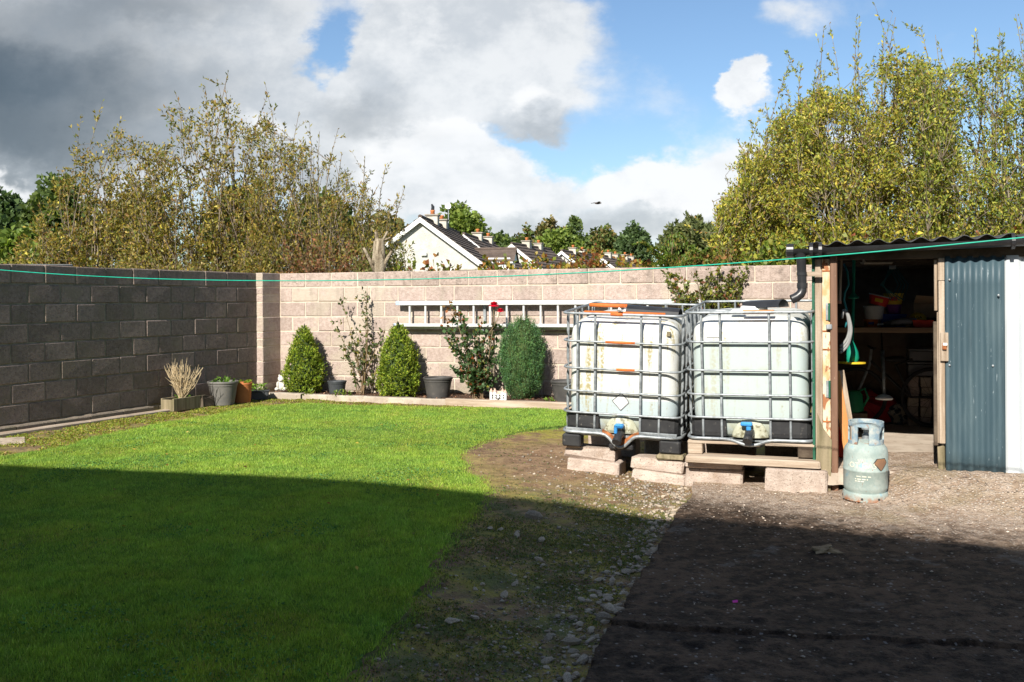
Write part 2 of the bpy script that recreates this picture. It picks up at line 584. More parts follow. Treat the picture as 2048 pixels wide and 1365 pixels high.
MT['stone_white'] = mat('pale_cast_stone', (0.56, 0.54, 0.48), (0.66, 0.64, 0.58), 10, 0.9, 0.3, 80, spots=(((0.25, 0.25, 0.18), 14, 0.58, 0.75, 0.5),))
MT['white_paint'] = mat('white_paint', (0.78, 0.78, 0.76), (0.82, 0.82, 0.80), 8, 0.6)
MT['pink_roof'] = mat('pale_terracotta_paint', (0.56, 0.36, 0.28), (0.62, 0.42, 0.33), 10, 0.8)
MT['dark_hole'] = mat('dark_opening', (0.03, 0.03, 0.03), (0.05, 0.05, 0.045), 8, 0.8)
MT['blue_tap'] = mat('blue_plastic', (0.03, 0.22, 0.55), (0.05, 0.28, 0.62), 8, 0.45, spec=0.5)
MT['render'] = mat('pebbledash_render', (0.46, 0.445, 0.405), (0.55, 0.535, 0.495), 3, 0.95, 0.6, 14, spots=(((0.33, 0.31, 0.27), 9, 0.60, 0.66, 0.55),), bdist=0.03)
MT['roof_tile'] = mat('brown_roof_tile', (0.085, 0.062, 0.05), (0.14, 0.105, 0.085), 1.5, 0.9, 0.5, 10, spots=(((0.19, 0.15, 0.10), 2.2, 0.58, 0.72, 0.5),), bdist=0.03)
MT['fascia'] = mat('white_fascia', (0.80, 0.80, 0.78), (0.84, 0.84, 0.82), 2, 0.6)
MT['chimney'] = mat('chimney_render', (0.46, 0.42, 0.35), (0.58, 0.54, 0.46), 4, 0.95, 0.4, 30)
MT['chimney_cap'] = mat('chimney_capping', (0.26, 0.23, 0.19), (0.36, 0.32, 0.27), 4, 0.95)
MT['clay'] = mat('clay_pot', (0.55, 0.17, 0.05), (0.62, 0.22, 0.08), 4, 0.8)
MT['glass'] = mat('window_glass', (0.05, 0.07, 0.08), (0.08, 0.11, 0.11), 2, 0.08, spec=0.8)
MT['line_green'] = mat('green_line', (0.0, 0.33, 0.21), (0.01, 0.40, 0.27), 20, 0.5, spec=0.5)
MT['stone'] = mat('loose_stone', (0.27, 0.215, 0.16), (0.45, 0.37, 0.28), 9, 0.9, 0.4, 60, rnd=0.6)

# ------------------------------------------------------------------ lie of the land
def sstep(a, b, x):
    t = np.clip((np.asarray(x, float) - a) / (b - a), 0, 1)
    return t * t * (3 - 2 * t)


def vnoise(x, y, s=1.0, seed=0):
    """smooth value noise for relief"""
    rs = np.random.RandomState(seed)
    T = rs.rand(64, 64)
    x = np.asarray(x, float) * s + 100.3
    y = np.asarray(y, float) * s + 100.7
    xi, yi = np.floor(x).astype(int), np.floor(y).astype(int)
    fx, fy = x - xi, y - yi
    fx, fy = fx * fx * (3 - 2 * fx), fy * fy * (3 - 2 * fy)
    g00, g10, g01, g11 = T[xi % 64, yi % 64], T[(xi + 1) % 64, yi % 64], T[xi % 64, (yi + 1) % 64], T[(xi + 1) % 64, (yi + 1) % 64]
    return (g00 * (1 - fx) + g10 * fx) * (1 - fy) + (g01 * (1 - fx) + g11 * fx) * fy


def slab_edge(Y):
    return 0.286 + (np.asarray(Y, float) - 3.82) * 0.2946


def shed_front(X):
    return 7.506 - 0.3443 * (np.asarray(X, float) - 2.333)


def H(X, Y):
    X = np.asarray(X, float)
    Y = np.asarray(Y, float)
    d = slab_edge(Y) - X
    h = 0.075 * sstep(0.0, 1.25, d)
    t = shed_front(X) - Y
    return h + 0.195 * sstep(2.45, 2.95, X) * (1 - sstep(0.0, 0.75, t))


def poly_in(px, py, poly):
    px = np.asarray(px)
    py = np.asarray(py)
    ins = np.zeros(px.shape, bool)
    n = len(poly)
    for i in range(n):
        x0, y0 = poly[i]
        x1, y1 = poly[(i + 1) % n]
        c = ((y0 > py) != (y1 > py)) & (px < (x1 - x0) * (py - y0) / (y1 - y0 + 1e-12) + x0)
        ins ^= c
    return ins


def grid(x0, x1, y0, y1, st, zf, keep=None):
    xs = np.arange(x0, x1 + st * 0.5, st)
    ys = np.arange(y0, y1 + st * 0.5, st)
    X, Y = np.meshgrid(xs, ys)
    nx, ny = len(xs), len(ys)
    V = np.stack([X.ravel(), Y.ravel(), zf(X, Y).ravel()], 1)
    i = (np.arange(ny - 1)[:, None] * nx + np.arange(nx - 1)[None, :]).ravel()
    F = np.stack([i, i + 1, i + nx + 1, i + nx], 1)
    if keep is not None:
        c = V[F].mean(1)
        F = F[keep(c[:, 0], c[:, 1])]
        u, inv = np.unique(F.ravel(), return_inverse=True)
        V = V[u]
        F = inv.reshape(-1, 4)
    return V, F


def gm(name):
    m = bpy.data.materials.new(name)
    m.use_nodes = True
    for n in list(m.node_tree.nodes):
        m.node_tree.nodes.remove(n)
    return m, NG(m.node_tree)


def finish(m, q, color, rough, bump=None, bdist=0.02, bstr=0.8, spec=0.3):
    bs = q.n('ShaderNodeBsdfPrincipled')
    q.put(bs.inputs['Base Color'], color)
    q.put(bs.inputs['Roughness'], rough)
    bs.inputs['Specular IOR Level'].default_value = spec
    if bump is not None:
        bp = q.n('ShaderNodeBump')
        bp.inputs['Strength'].default_value = bstr
        bp.inputs['Distance'].default_value = bdist
        q.put(bp.inputs['Height'], bump)
        m.node_tree.links.new(bp.outputs[0], bs.inputs['Normal'])
    out = q.n('ShaderNodeOutputMaterial')
    m.node_tree.links.new(bs.outputs[0], out.inputs[0])


# bare earth with moss and grit
m, q = gm('bare_earth')
co = q.n('ShaderNodeTexCoord').outputs['Object']
n1 = q.noise(co, 1.3, 6, 0.65).outputs['Fac']
n2 = q.noise(co, 9, 6, 0.65).outputs['Fac']
n3 = q.noise(co, 55, 4, 0.6).outputs['Fac']
n4 = q.noise(q.v('ADD', co, (5, 3, 1)), 2.2, 6, 0.7).outputs['Fac']
c = q.mix(q.step(n2, 0.35, 0.68), (0.19, 0.112, 0.062), (0.33, 0.215, 0.125))
c = q.mix(q.m('MULTIPLY', q.step(n1, 0.52, 0.66), 0.45), c, (0.095, 0.062, 0.042))
at = q.n('ShaderNodeAttribute', attribute_name='col')
mossm, weedm, gritm = q.sep(at.outputs['Vector'])
mo = q.m('MULTIPLY', mossm, q.step(q.m('ADD', q.m('MULTIPLY', n4, 0.6), q.m('MULTIPLY', n2, 0.4)), 0.44, 0.58))
c = q.mix(q.m('MULTIPLY', mo, 0.85), c, q.mix(n3, (0.20, 0.19, 0.015), (0.37, 0.34, 0.04)))
we = q.m('MULTIPLY', weedm, q.step(q.noise(co, 3.1, 7, 0.72).outputs['Fac'], 0.44, 0.62))
c = q.mix(q.m('MULTIPLY', we, 0.75), c, q.mix(n3, (0.06, 0.08, 0.025), (0.11, 0.14, 0.045)))
vo = q.n('ShaderNodeTexVoronoi')
q.put(vo.inputs['Vector'], co)
vo.inputs['Scale'].default_value = 75
gs = q.m('MULTIPLY', q.step(q.sep(vo.outputs['Color'])[0], 0.78, 0.86), q.step(vo.outputs['Distance'], 0.36, 0.26))
c = q.mix(q.m('MULTIPLY', gs, q.m('ADD', 0.18, q.m('MULTIPLY', gritm, 0.8))), c, (0.42, 0.36, 0.28))
finish(m, q, c, 0.95, q.m('ADD', n2, q.m('ADD', q.m('MULTIPLY', n3, 0.5), q.m('MULTIPLY', gs, 0.4))), 0.03, 1.0)
MT['earth'] = m

# lawn soil / thatch under the blades
m, q = gm('lawn_thatch')
co = q.n('ShaderNodeTexCoord').outputs['Object']
n2 = q.noise(co, 18, 5, 0.65).outputs['Fac']
c = q.mix(q.step(n2, 0.35, 0.65), (0.06, 0.11, 0.016), (0.12, 0.20, 0.03))
finish(m, q, c, 0.95, q.noise(co, 60, 4).outputs['Fac'], 0.02, 1.0)
MT['thatch'] = m

# old tar-and-chip drive, paler towards the shed
m, q = gm('worn_tarred_drive')
co = q.n('ShaderNodeTexCoord').outputs['Object']
cx, cy, cz = q.sep(co)
n1 = q.noise(co, 1.1, 6, 0.6).outputs['Fac']
n2 = q.noise(co, 12, 7, 0.7).outputs['Fac']
n3 = q.noise(co, 70, 4, 0.6).outputs['Fac']
vo = q.n('ShaderNodeTexVoronoi')
q.put(vo.inputs['Vector'], co)
vo.inputs['Scale'].default_value = 48
vc = q.sep(vo.outputs['Color'])
chip = q.step(vo.outputs['Distance'], 0.46, 0.30)
tar = q.mix(q.step(n2, 0.34, 0.66), (0.022, 0.014, 0.010), (0.115, 0.076, 0.052))
tar = q.mix(q.m('MULTIPLY', q.step(q.m('ADD', q.m('MULTIPLY', n1, 0.6), q.m('MULTIPLY', n2, 0.4)), 0.47, 0.60), 0.7), tar, (0.170, 0.108, 0.070))
tar = q.mix(q.m('MULTIPLY', q.step(q.noise(co, 2.3, 6, 0.68).outputs['Fac'], 0.60, 0.66), 0.55), tar, (0.20, 0.185, 0.17))
tar = q.mix(q.m('MULTIPLY', chip, q.step(vc[0], 0.90, 0.96)), tar, (0.30, 0.26, 0.235))
pale = q.mix(q.step(n2, 0.35, 0.65), (0.34, 0.24, 0.17), (0.52, 0.41, 0.32))
pale = q.mix(q.m('MULTIPLY', chip, q.step(vc[0], 0.45, 0.6)), pale, (0.64, 0.55, 0.47))
pale = q.mix(q.m('MULTIPLY', q.step(n1, 0.54, 0.64), 0.4), pale, (0.24, 0.19, 0.09))
front = q.m('SUBTRACT', q.m('ADD', q.m('MULTIPLY', cx, 0.3443), cy), 8.309)       # metres behind the shed front line
pale_mix = q.step(q.m('ADD', q.m('ADD', front, q.m('MULTIPLY', q.m('SUBTRACT', n1, 0.5), 1.1)), q.m('ADD', q.m('MULTIPLY', q.m('SUBTRACT', n2, 0.5), 0.8), q.m('MULTIPLY', cx, 0.28))), -0.95, 0.05)
chipmask = q.m('MULTIPLY', chip, q.m('MULTIPLY', q.step(vc[1], 0.70, 0.80), q.step(q.m('ADD', front, q.m('MULTIPLY', n1, 1.2)), -1.6, 0.4)))
c = q.mix(pale_mix, tar, pale)
c = q.mix(q.m('MULTIPLY', chipmask, 0.85), c, (0.56, 0.46, 0.37))
finish(m, q, c, q.m('ADD', 0.62, q.m('MULTIPLY', n2, 0.3)), q.m('ADD', q.m('MULTIPLY', n2, 1.6), q.m('ADD', q.m('MULTIPLY', n3, 0.5), q.m('MULTIPLY', chip, 0.35))), 0.030, 1.0, 0.12)
MT['drive'] = m

m, q = gm('field')
co = q.n('ShaderNodeTexCoord').outputs['Object']
c = q.mix(q.step(q.noise(co, 0.2, 6).outputs['Fac'], 0.4, 0.6), (0.06, 0.085, 0.02), (0.11, 0.10, 0.04))
finish(m, q, c, 0.95)
MT['field'] = m

# ground out to the horizon
Vg, Fg = [], []
ring = [0, 30, 60, 120, 300, 800, 2200]
nseg = 48
Vg.append((0, 12, -0.12))
for r_ in ring[1:]:
    for k in range(nseg):
        a = 2 * math.pi * k / nseg
        Vg.append((r_ * math.cos(a), 12 + r_ * math.sin(a), -0.12))
for k in range(nseg):
    Fg.append((0, 1 + k, 1 + (k + 1) % nseg))
for i in range(len(ring) - 2):
    for k in range(nseg):
        a, b = 1 + i * nseg, 1 + (i + 1) * nseg
        Fg.append((a + k, b + k, b + (k + 1) % nseg, a + (k + 1) % nseg))
struct(ob('ground', mesh('ground', Vg, Fg), MT['field']))

LAWN = [(-0.66, 3.3), (-0.56, 4.3), (-0.40, 5.4), (-0.28, 6.4), (-0.12, 7.3), (-0.30, 7.9), (-0.44, 8.6), (-0.46, 9.2), (-0.28, 9.9), (-0.02, 10.4), (0.6, 11.0), (1.5, 11.4),
        (1.9, 12.0), (0.75, 12.55), (-0.8, 12.9), (-2.0, 13.2), (-3.0, 13.45), (-3.45, 13.25), (-3.95, 11.9), (-4.35, 10.6), (-4.45, 9.7), (-4.75, 9.0), (-6.2, 7.6), (-9, 5.5), (-9, 1.5), (-1.1, 1.5)]


def wob(x, y):
    return x + 0.12 * (vnoise(x, y, 2.5, 3) - 0.5) + 0.06 * (vnoise(x, y, 9, 4) - 0.5), y + 0.12 * (vnoise(x, y, 2.5, 5) - 0.5) + 0.06 * (vnoise(x, y, 9, 6) - 0.5)


def in_lawn(x, y):
    a, b = wob(x, y)
    return poly_in(a, b, LAWN)


def earthz(X, Y):
    return H(X, Y) + 0.022 * (vnoise(X, Y, 5, 11) - 0.5) + 0.012 * (vnoise(X, Y, 17, 12) - 0.5) - 0.012


V, F = grid(-9, 4.2, 1.2, 15.4, 0.06, earthz)
x, y = V[:, 0], V[:, 1]
tank_near = np.exp(-(((x - 0.7) / 0.9) ** 2 + ((y - 8.4) / 1.1) ** 2))
moss = np.clip(0.85 - 1.1 * np.exp(-(((x - 0.4) / 0.75) ** 2 + ((y - 8.7) / 1.3) ** 2)), 0, 1)
moss = np.where(y > 10, 0.9, moss)
weed = sstep(8.0, 6.8, y) * 0.95 + 0.15
weed = np.where(x < -3, 0.7, weed)
grit = np.clip(1.2 * np.exp(-((slab_edge(y) - x) / 0.7) ** 2), 0, 1)
struct(ob('earth', mesh('earth', V, F, True, np.stack([moss, weed, grit], 1)), MT['earth']))

V, F = grid(-9, 2.1, 1.5, 13.7, 0.05, lambda X, Y: H(X, Y) + 0.006 + 0.02 * (vnoise(X, Y, 1.6, 21) - 0.5) + 0.008 * (vnoise(X, Y, 7, 22) - 0.5), in_lawn)
cnt = np.bincount(F.ravel(), minlength=len(V))
V[cnt < 4, 2] -= 0.035
struct(ob('lawn', mesh('lawn', V, F, True), MT['thatch']))

# drive slab: rows along its left edge, with a real edge and a cracked construction joint
us = np.concatenate([np.arange(0, 3.2, 0.03), np.arange(3.2, 9.1, 0.25)])
ys = np.concatenate([np.arange(0.4, 3.4, 0.1), np.arange(3.4, 4.55, 0.008), np.arange(4.55, 8.06, 0.03)])
UU, YY = np.meshgrid(us, ys)
XX = slab_edge(YY) + UU + (0.06 * (vnoise(YY, UU * 0, 1.6, 31) - 0.5) + 0.03 * (vnoise(YY, UU * 0, 9.0, 32) - 0.5) + 0.025 * (vnoise(YY, UU * 0, 27.0, 38) - 0.5)) * np.exp(-UU / 0.25)
# joint: runs from (1200,1250) to (2048,1345) in the survey
jl = YY - (4.42 - 0.19 * (XX - 0.35) + 0.05 * (vnoise(XX, YY, 2.0, 33) - 0.5))
ZZ = H(XX, YY) + 0.030 + 0.012 * (vnoise(XX, YY, 6, 34) - 0.5) + 0.010 * (vnoise(XX, YY, 13, 35) - 0.5) + 0.009 * (vnoise(XX, YY, 29, 36) - 0.5)
ZZ = ZZ - 0.030 * sstep(0.25, 0.75, vnoise(XX, YY, 3, 37)) * np.exp(-(jl / 0.009) ** 2) + np.where(jl > 0, 0.014 * np.exp(-jl / 0.15), 0)
for (hx, hy, hr, hd) in ((2.1, 5.75, 0.10, 0.02), (2.85, 5.15, 0.08, 0.022), (2.30, 5.55, 0.07, 0.012)):
    ZZ -= hd * np.exp(-(((XX - hx) / hr) ** 2 + ((YY - hy) / (hr * 1.2)) ** 2))
ny, nx = XX.shape
V = np.stack([XX.ravel(), YY.ravel(), ZZ.ravel()], 1)
i = (np.arange(ny - 1)[:, None] * nx + np.arange(nx - 1)[None, :]).ravel()
F = np.stack([i, i + 1, i + nx + 1, i + nx], 1)
e0 = np.arange(ny) * nx
skirt = V[e0] + np.array([-0.012, 0, -0.09])
n0 = len(V)
V = np.vstack([V, skirt])
k = np.arange(ny - 1)
F = np.vstack([F, np.stack([e0[:-1], e0[1:], n0 + k + 1, n0 + k], 1)])
struct(ob('driveway', mesh('driveway', V, F, True), MT['drive']))

# ------------------------------------------------------------------ block walls
rngW = np.random.RandomState(5)
BL, BH, BT, JT = 0.440, 0.215, 0.215, 0.010


def block_variants(L, n=5, h=BH, t=BT, ch=0.011):
    out = []
    for k in range(n):
        V, F = cbox((-L / 2, 0, 0), (L / 2, t, h), ch)
        V = V + rngW.normal(0, 0.0012, V.shape)
        out.append(mesh('block', V, F))
    return out


VAR = {}


def get_block(L, matname, h=BH, t=BT):
    key = (round(L, 3), matname, round(h, 3), round(t, 3))
    if key not in VAR:
        VAR[key] = block_variants(L, 5 if L > 0.4 else 2, h, t)
        for me in VAR[key]:
            me.materials.append(MT[matname])
    return VAR[key][rngW.randint(len(VAR[key]))]


WALL_TOP = 1.93
ROWS = 9
Z0 = WALL_TOP - ROWS * 0.225 + 0.010


def wall_blocks(parent, x0, x1, ysign, mats, phase):
    for r_ in range(ROWS):
        z = Z0 + r_ * 0.225
        off = 0.225 if (r_ + phase) % 2 else 0.0
        x = x0
        first = True
        while x < x1 - 0.02:
            L = 0.215 if (first and off) else BL
            first = False
            if x + L > x1:
                L = round(x1 - x, 3)
                if L < 0.05:
                    break
            top = r_ == ROWS - 1
            mname = mats[1] if top else mats[0]
            jy = float(np.clip(rngW.normal(0, 0.0026), -0.004, 0.005))
            yy = jy if ysign > 0 else -BT + jy
            ob('block', get_block(L, mname), None, parent, (x + L / 2 + rngW.normal(0, 0.001), yy, z + rngW.normal(0, 0.0012)), (float(np.clip(rngW.normal(0, 0.006), -0.012, 0.012)), rngW.normal(0, 0.002), float(np.clip(rngW.normal(0, 0.005), -0.01, 0.01))))
            x += L + JT


B0 = (-3.61, 15.158)
bw = thing('concrete_block_wall', 'sunlit pinkish concrete block wall at the back of the garden', 'wall', (B0[0], B0[1], 0), R(-19.16))
MB().box((-0.7, 0.0095, Z0 - 0.12), (9.6, BT - 0.0095, WALL_TOP - 0.004)).build('mortar_core', MT['mortar'], bw)
wall_blocks(bw, 0.004, 9.6, 1, ('block', 'block_top'), 0)

L0 = (-3.885, 14.82)
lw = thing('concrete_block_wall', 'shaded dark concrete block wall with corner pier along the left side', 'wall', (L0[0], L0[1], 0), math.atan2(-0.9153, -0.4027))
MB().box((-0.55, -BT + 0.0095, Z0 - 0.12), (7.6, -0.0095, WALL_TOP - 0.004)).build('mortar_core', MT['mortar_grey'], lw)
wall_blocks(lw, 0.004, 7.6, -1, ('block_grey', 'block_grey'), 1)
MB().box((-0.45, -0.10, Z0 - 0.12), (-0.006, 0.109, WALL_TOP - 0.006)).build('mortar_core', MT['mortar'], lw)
z = Z0
k = 0
while z < WALL_TOP - 0.05:
    h = BH if k % 3 != 1 else 0.1025
    if z + h > WALL_TOP:
        h = WALL_TOP - z
    me = mesh('block', *(lambda VF: (VF[0] + rngW.normal(0, 0.0018, VF[0].shape), VF[1]))(cbox((-0.445, -0.02, 0), (0, 0.115, h), 0.008)))
    ob('block', me, MT['block'], lw, (rngW.normal(0, 0.002), rngW.normal(0, 0.002), z))
    z += h + JT
    if k % 3 == 1 and z + 0.1025 < WALL_TOP:
        me = mesh('block', *cbox((-0.445, -0.02, 0), (0, 0.115, 0.1025), 0.008))
        ob('block', me, MT['block'], lw, (rngW.normal(0, 0.002), rngW.normal(0, 0.002), z))
        z += 0.1025 + JT
    k += 1

# low shed roof standing behind the left wall
t = thing('lean_to_roof', 'grey felt roof just showing over the top of the shaded left wall', 'roof', (-6.9, 12.3, 0), math.atan2(-0.9153, -0.4027))
mb = MB().box((-1.6, -1.5, 1.93), (3.0, 0.15, 1.99), 0.01)
M = np.array(Matrix.Rotation(R(1.6), 4, 'Y'))
mb.xf(M).build('roof_sheet', mat('grey_felt', (0.20, 0.20, 0.19), (0.27, 0.27, 0.25), 3, 0.95, 0.5, 40), t)
MB().box((-1.5, -1.4, -0.1), (2.9, 0.05, 1.86)).build('shed_wall', MT['timber_dark'], t)

# ------------------------------------------------------------------ edging
def run_along(p0, p1, name, label, cat, mname, w, h, pieces, zoff=0.0, group=None, gap=0.012, seed=1, jz=0.006):
    rg = np.random.RandomState(seed)
    p0 = np.array(p0, float)
    p1 = np.array(p1, float)
    L = np.linalg.norm(p1 - p0)
    a = math.atan2(p1[1] - p0[1], p1[0] - p0[0])
    n = pieces
    for k in range(n):
        l = L / n
        c = p0 + (p1 - p0) * (k / n)
        V, F = cbox((gap / 2, -w / 2, -0.10), (l - gap / 2, w / 2, h), 0.008)
        nn = 8
        mb = MB()
        # subdivide along length so that the top edge wanders
        prev = None
        xs = np.linspace(gap / 2, l - gap / 2, nn)
        Vs = []
        for x_ in xs:
            e = rg.normal(0, 0.004, 5)
            Vs += [(x_, -w / 2 + e[0], -0.10), (x_, -w / 2 + e[1], h - 0.012 + e[2] * 0.6), (x_, -w / 2 + 0.014, h + e[2] * 0.6), (x_, w / 2 - 0.012, h + e[3] * 0.6), (x_, w / 2, h - 0.012), (x_, w / 2, -0.10)]
        Fs = []
        for i in range(nn - 1):
            for j in range(5):
                Fs.append((i * 6 + j, (i + 1) * 6 + j, (i + 1) * 6 + j + 1, i * 6 + j + 1))
        Fs.append((0, 1, 2, 3, 4, 5))
        Fs.append(tuple((nn - 1) * 6 + j for j in (5, 4, 3, 2, 1, 0)))
        lab = label[k] if isinstance(label, (list, tuple)) else label
        o = ob(name, mesh(name, Vs, Fs), MT[mname], None, (c[0], c[1], float(H(c[0], c[1])) + zoff + rg.normal(0, jz)), (0, 0, a))
        tag(o, lab, cat, group)


run_along((-3.68, 14.46), (-3.05, 14.24), 'kerb_stone', 'short concrete kerb length under the small stone figure', 'kerb', 'kerb', 0.15, 0.085, 1, seed=3)
run_along((-3.04, 14.237), (-0.88, 13.36), 'kerb_stone', 'long pale concrete kerb in front of the sunlit bed', 'kerb', 'kerb', 0.13, 0.075, 1, seed=4)
run_along((-0.90, 13.32), (0.95, 12.62), 'timber_edging', 'bleached timber edging board in front of the toy castle and conifer', 'edging', 'timber', 0.12, 0.085, 1, seed=5)
nl = np.array([0.9153, -0.4027])
dl = np.array([-0.4027, -0.9153])
L0a = np.array(L0)
labs = ['footing block under the shaded wall, nearest to the wooden planter', 'footing block under the shaded wall, second from the wooden planter', 'footing block under the shaded wall, third from the wooden planter',
        'footing block under the shaded wall, fourth from the wooden planter', 'footing block under the shaded wall, fifth from the planter, at the frame edge', 'footing block under the shaded wall, beyond the left frame edge']
a0 = L0a + dl * 2.25 + nl * 0.07
run_along(a0, a0 + dl * 3.1, 'footing_block', labs, 'footing', 'block_grey', 0.12, 0.085, 6, seed=6, zoff=-0.03)
a0 = L0a + dl * 1.75 + nl * 0.30
run_along(a0, a0 + dl * 1.75, 'edging_board', 'sunlit edging board by the planter, the farther of the two by the shaded wall', 'edging', 'timber', 0.11, 0.055, 1, seed=8, zoff=-0.02)
run_along(a0 + dl * 1.76, a0 + dl * 3.6, 'edging_board', 'sunlit edging board ending at the flat slab, nearest to the left frame edge', 'edging', 'timber', 0.12, 0.055, 1, seed=9, zoff=-0.02)
sl = L0a + dl * 5.05 + nl * 0.62
V, F = cbox((-0.3, -0.22, -0.04), (0.34, 0.22, 0.03), 0.012)
V = V + np.random.RandomState(2).normal(0, 0.012, V.shape)
tag(ob('paving_slab', mesh('paving_slab', V, F), MT['stone'], None, (sl[0], sl[1], 0.045), (0, 0, 0.5)), 'broken flat stone slab at the left frame edge on the moss', 'slab')

# planting bed
bed = [(-3.66, 14.42), (-3.05, 14.28), (-0.88, 13.40), (1.6, 12.45), (3.4, 12.7), (-0.5, 14.14), (-3.6, 15.2)]
V, F = grid(-3.8, 3.4, 12.3, 15.3, 0.06, lambda X, Y: H(X, Y) + 0.012 + 0.05 * vnoise(X, Y, 3, 41) + 0.03 * vnoise(X, Y, 14, 42), lambda x, y: poly_in(x, y, bed))
struct(ob('flower_bed', mesh('flower_bed', V, F, True), MT['soil']))

# ------------------------------------------------------------------ growing things
def unit(a):
    a = np.asarray(a, float)
    return a / (np.linalg.norm(a, axis=-1, keepdims=True) + 1e-9)


def rdir(n, rg):
    return unit(rg.normal(size=(n, 3)))


def leaf_geo(C, D, L, W, rg, fold=0.25):
    """pointed leaves: base, two sides lifted into a shallow fold, tip"""
    n = len(C)
    D = unit(D)
    S = unit(np.cross(D, rdir(n, rg)))
    N = np.cross(S, D)
    L = np.broadcast_to(np.asarray(L, float), (n,))[:, None]
    W = np.broadcast_to(np.asarray(W, float), (n,))[:, None]
    mid = C + D * L * 0.5
    V = np.stack([C, mid + S * W * 0.5 + N * W * fold, C + D * L, mid - S * W * 0.5 + N * W * fold], 1).reshape(-1, 3)
    F = np.arange(n * 4).reshape(n, 4)
    return V, F


def pick(cols, n, rg, jit=0.18, w=None):
    cols = np.asarray(cols, float)
    i = rg.choice(len(cols), n, p=w)
    c = cols[i] * (1 + rg.normal(0, jit, (n, 1)))
    return np.clip(c, 0.004, 0.95)


def leaves_obj(name, C, D, L, W, cols, parent, rg, w=None, jit=0.18, m='leaf'):
    V, F = leaf_geo(C, D, L, W, rg)
    c = np.repeat(pick(cols, len(C), rg, jit, w), 4, axis=0)
    return ob(name, mesh(name, V, F, False, c), MT[m], parent)


def multi_tube(lst, n=5):
    Vs, Fs = [], []
    k = 0
    for pts, r in lst:
        V, F = tube(pts, r, n, cap=False)
        Vs.append(V)
        Fs.append(np.array(F) + k)
        k += len(V)
    return np.vstack(Vs), np.vstack(Fs)


def bez(a, b, c, n):
    t = np.linspace(0, 1, n)[:, None]
    return (1 - t) ** 2 * np.asarray(a) + 2 * t * (1 - t) * np.asarray(b) + t ** 2 * np.asarray(c)


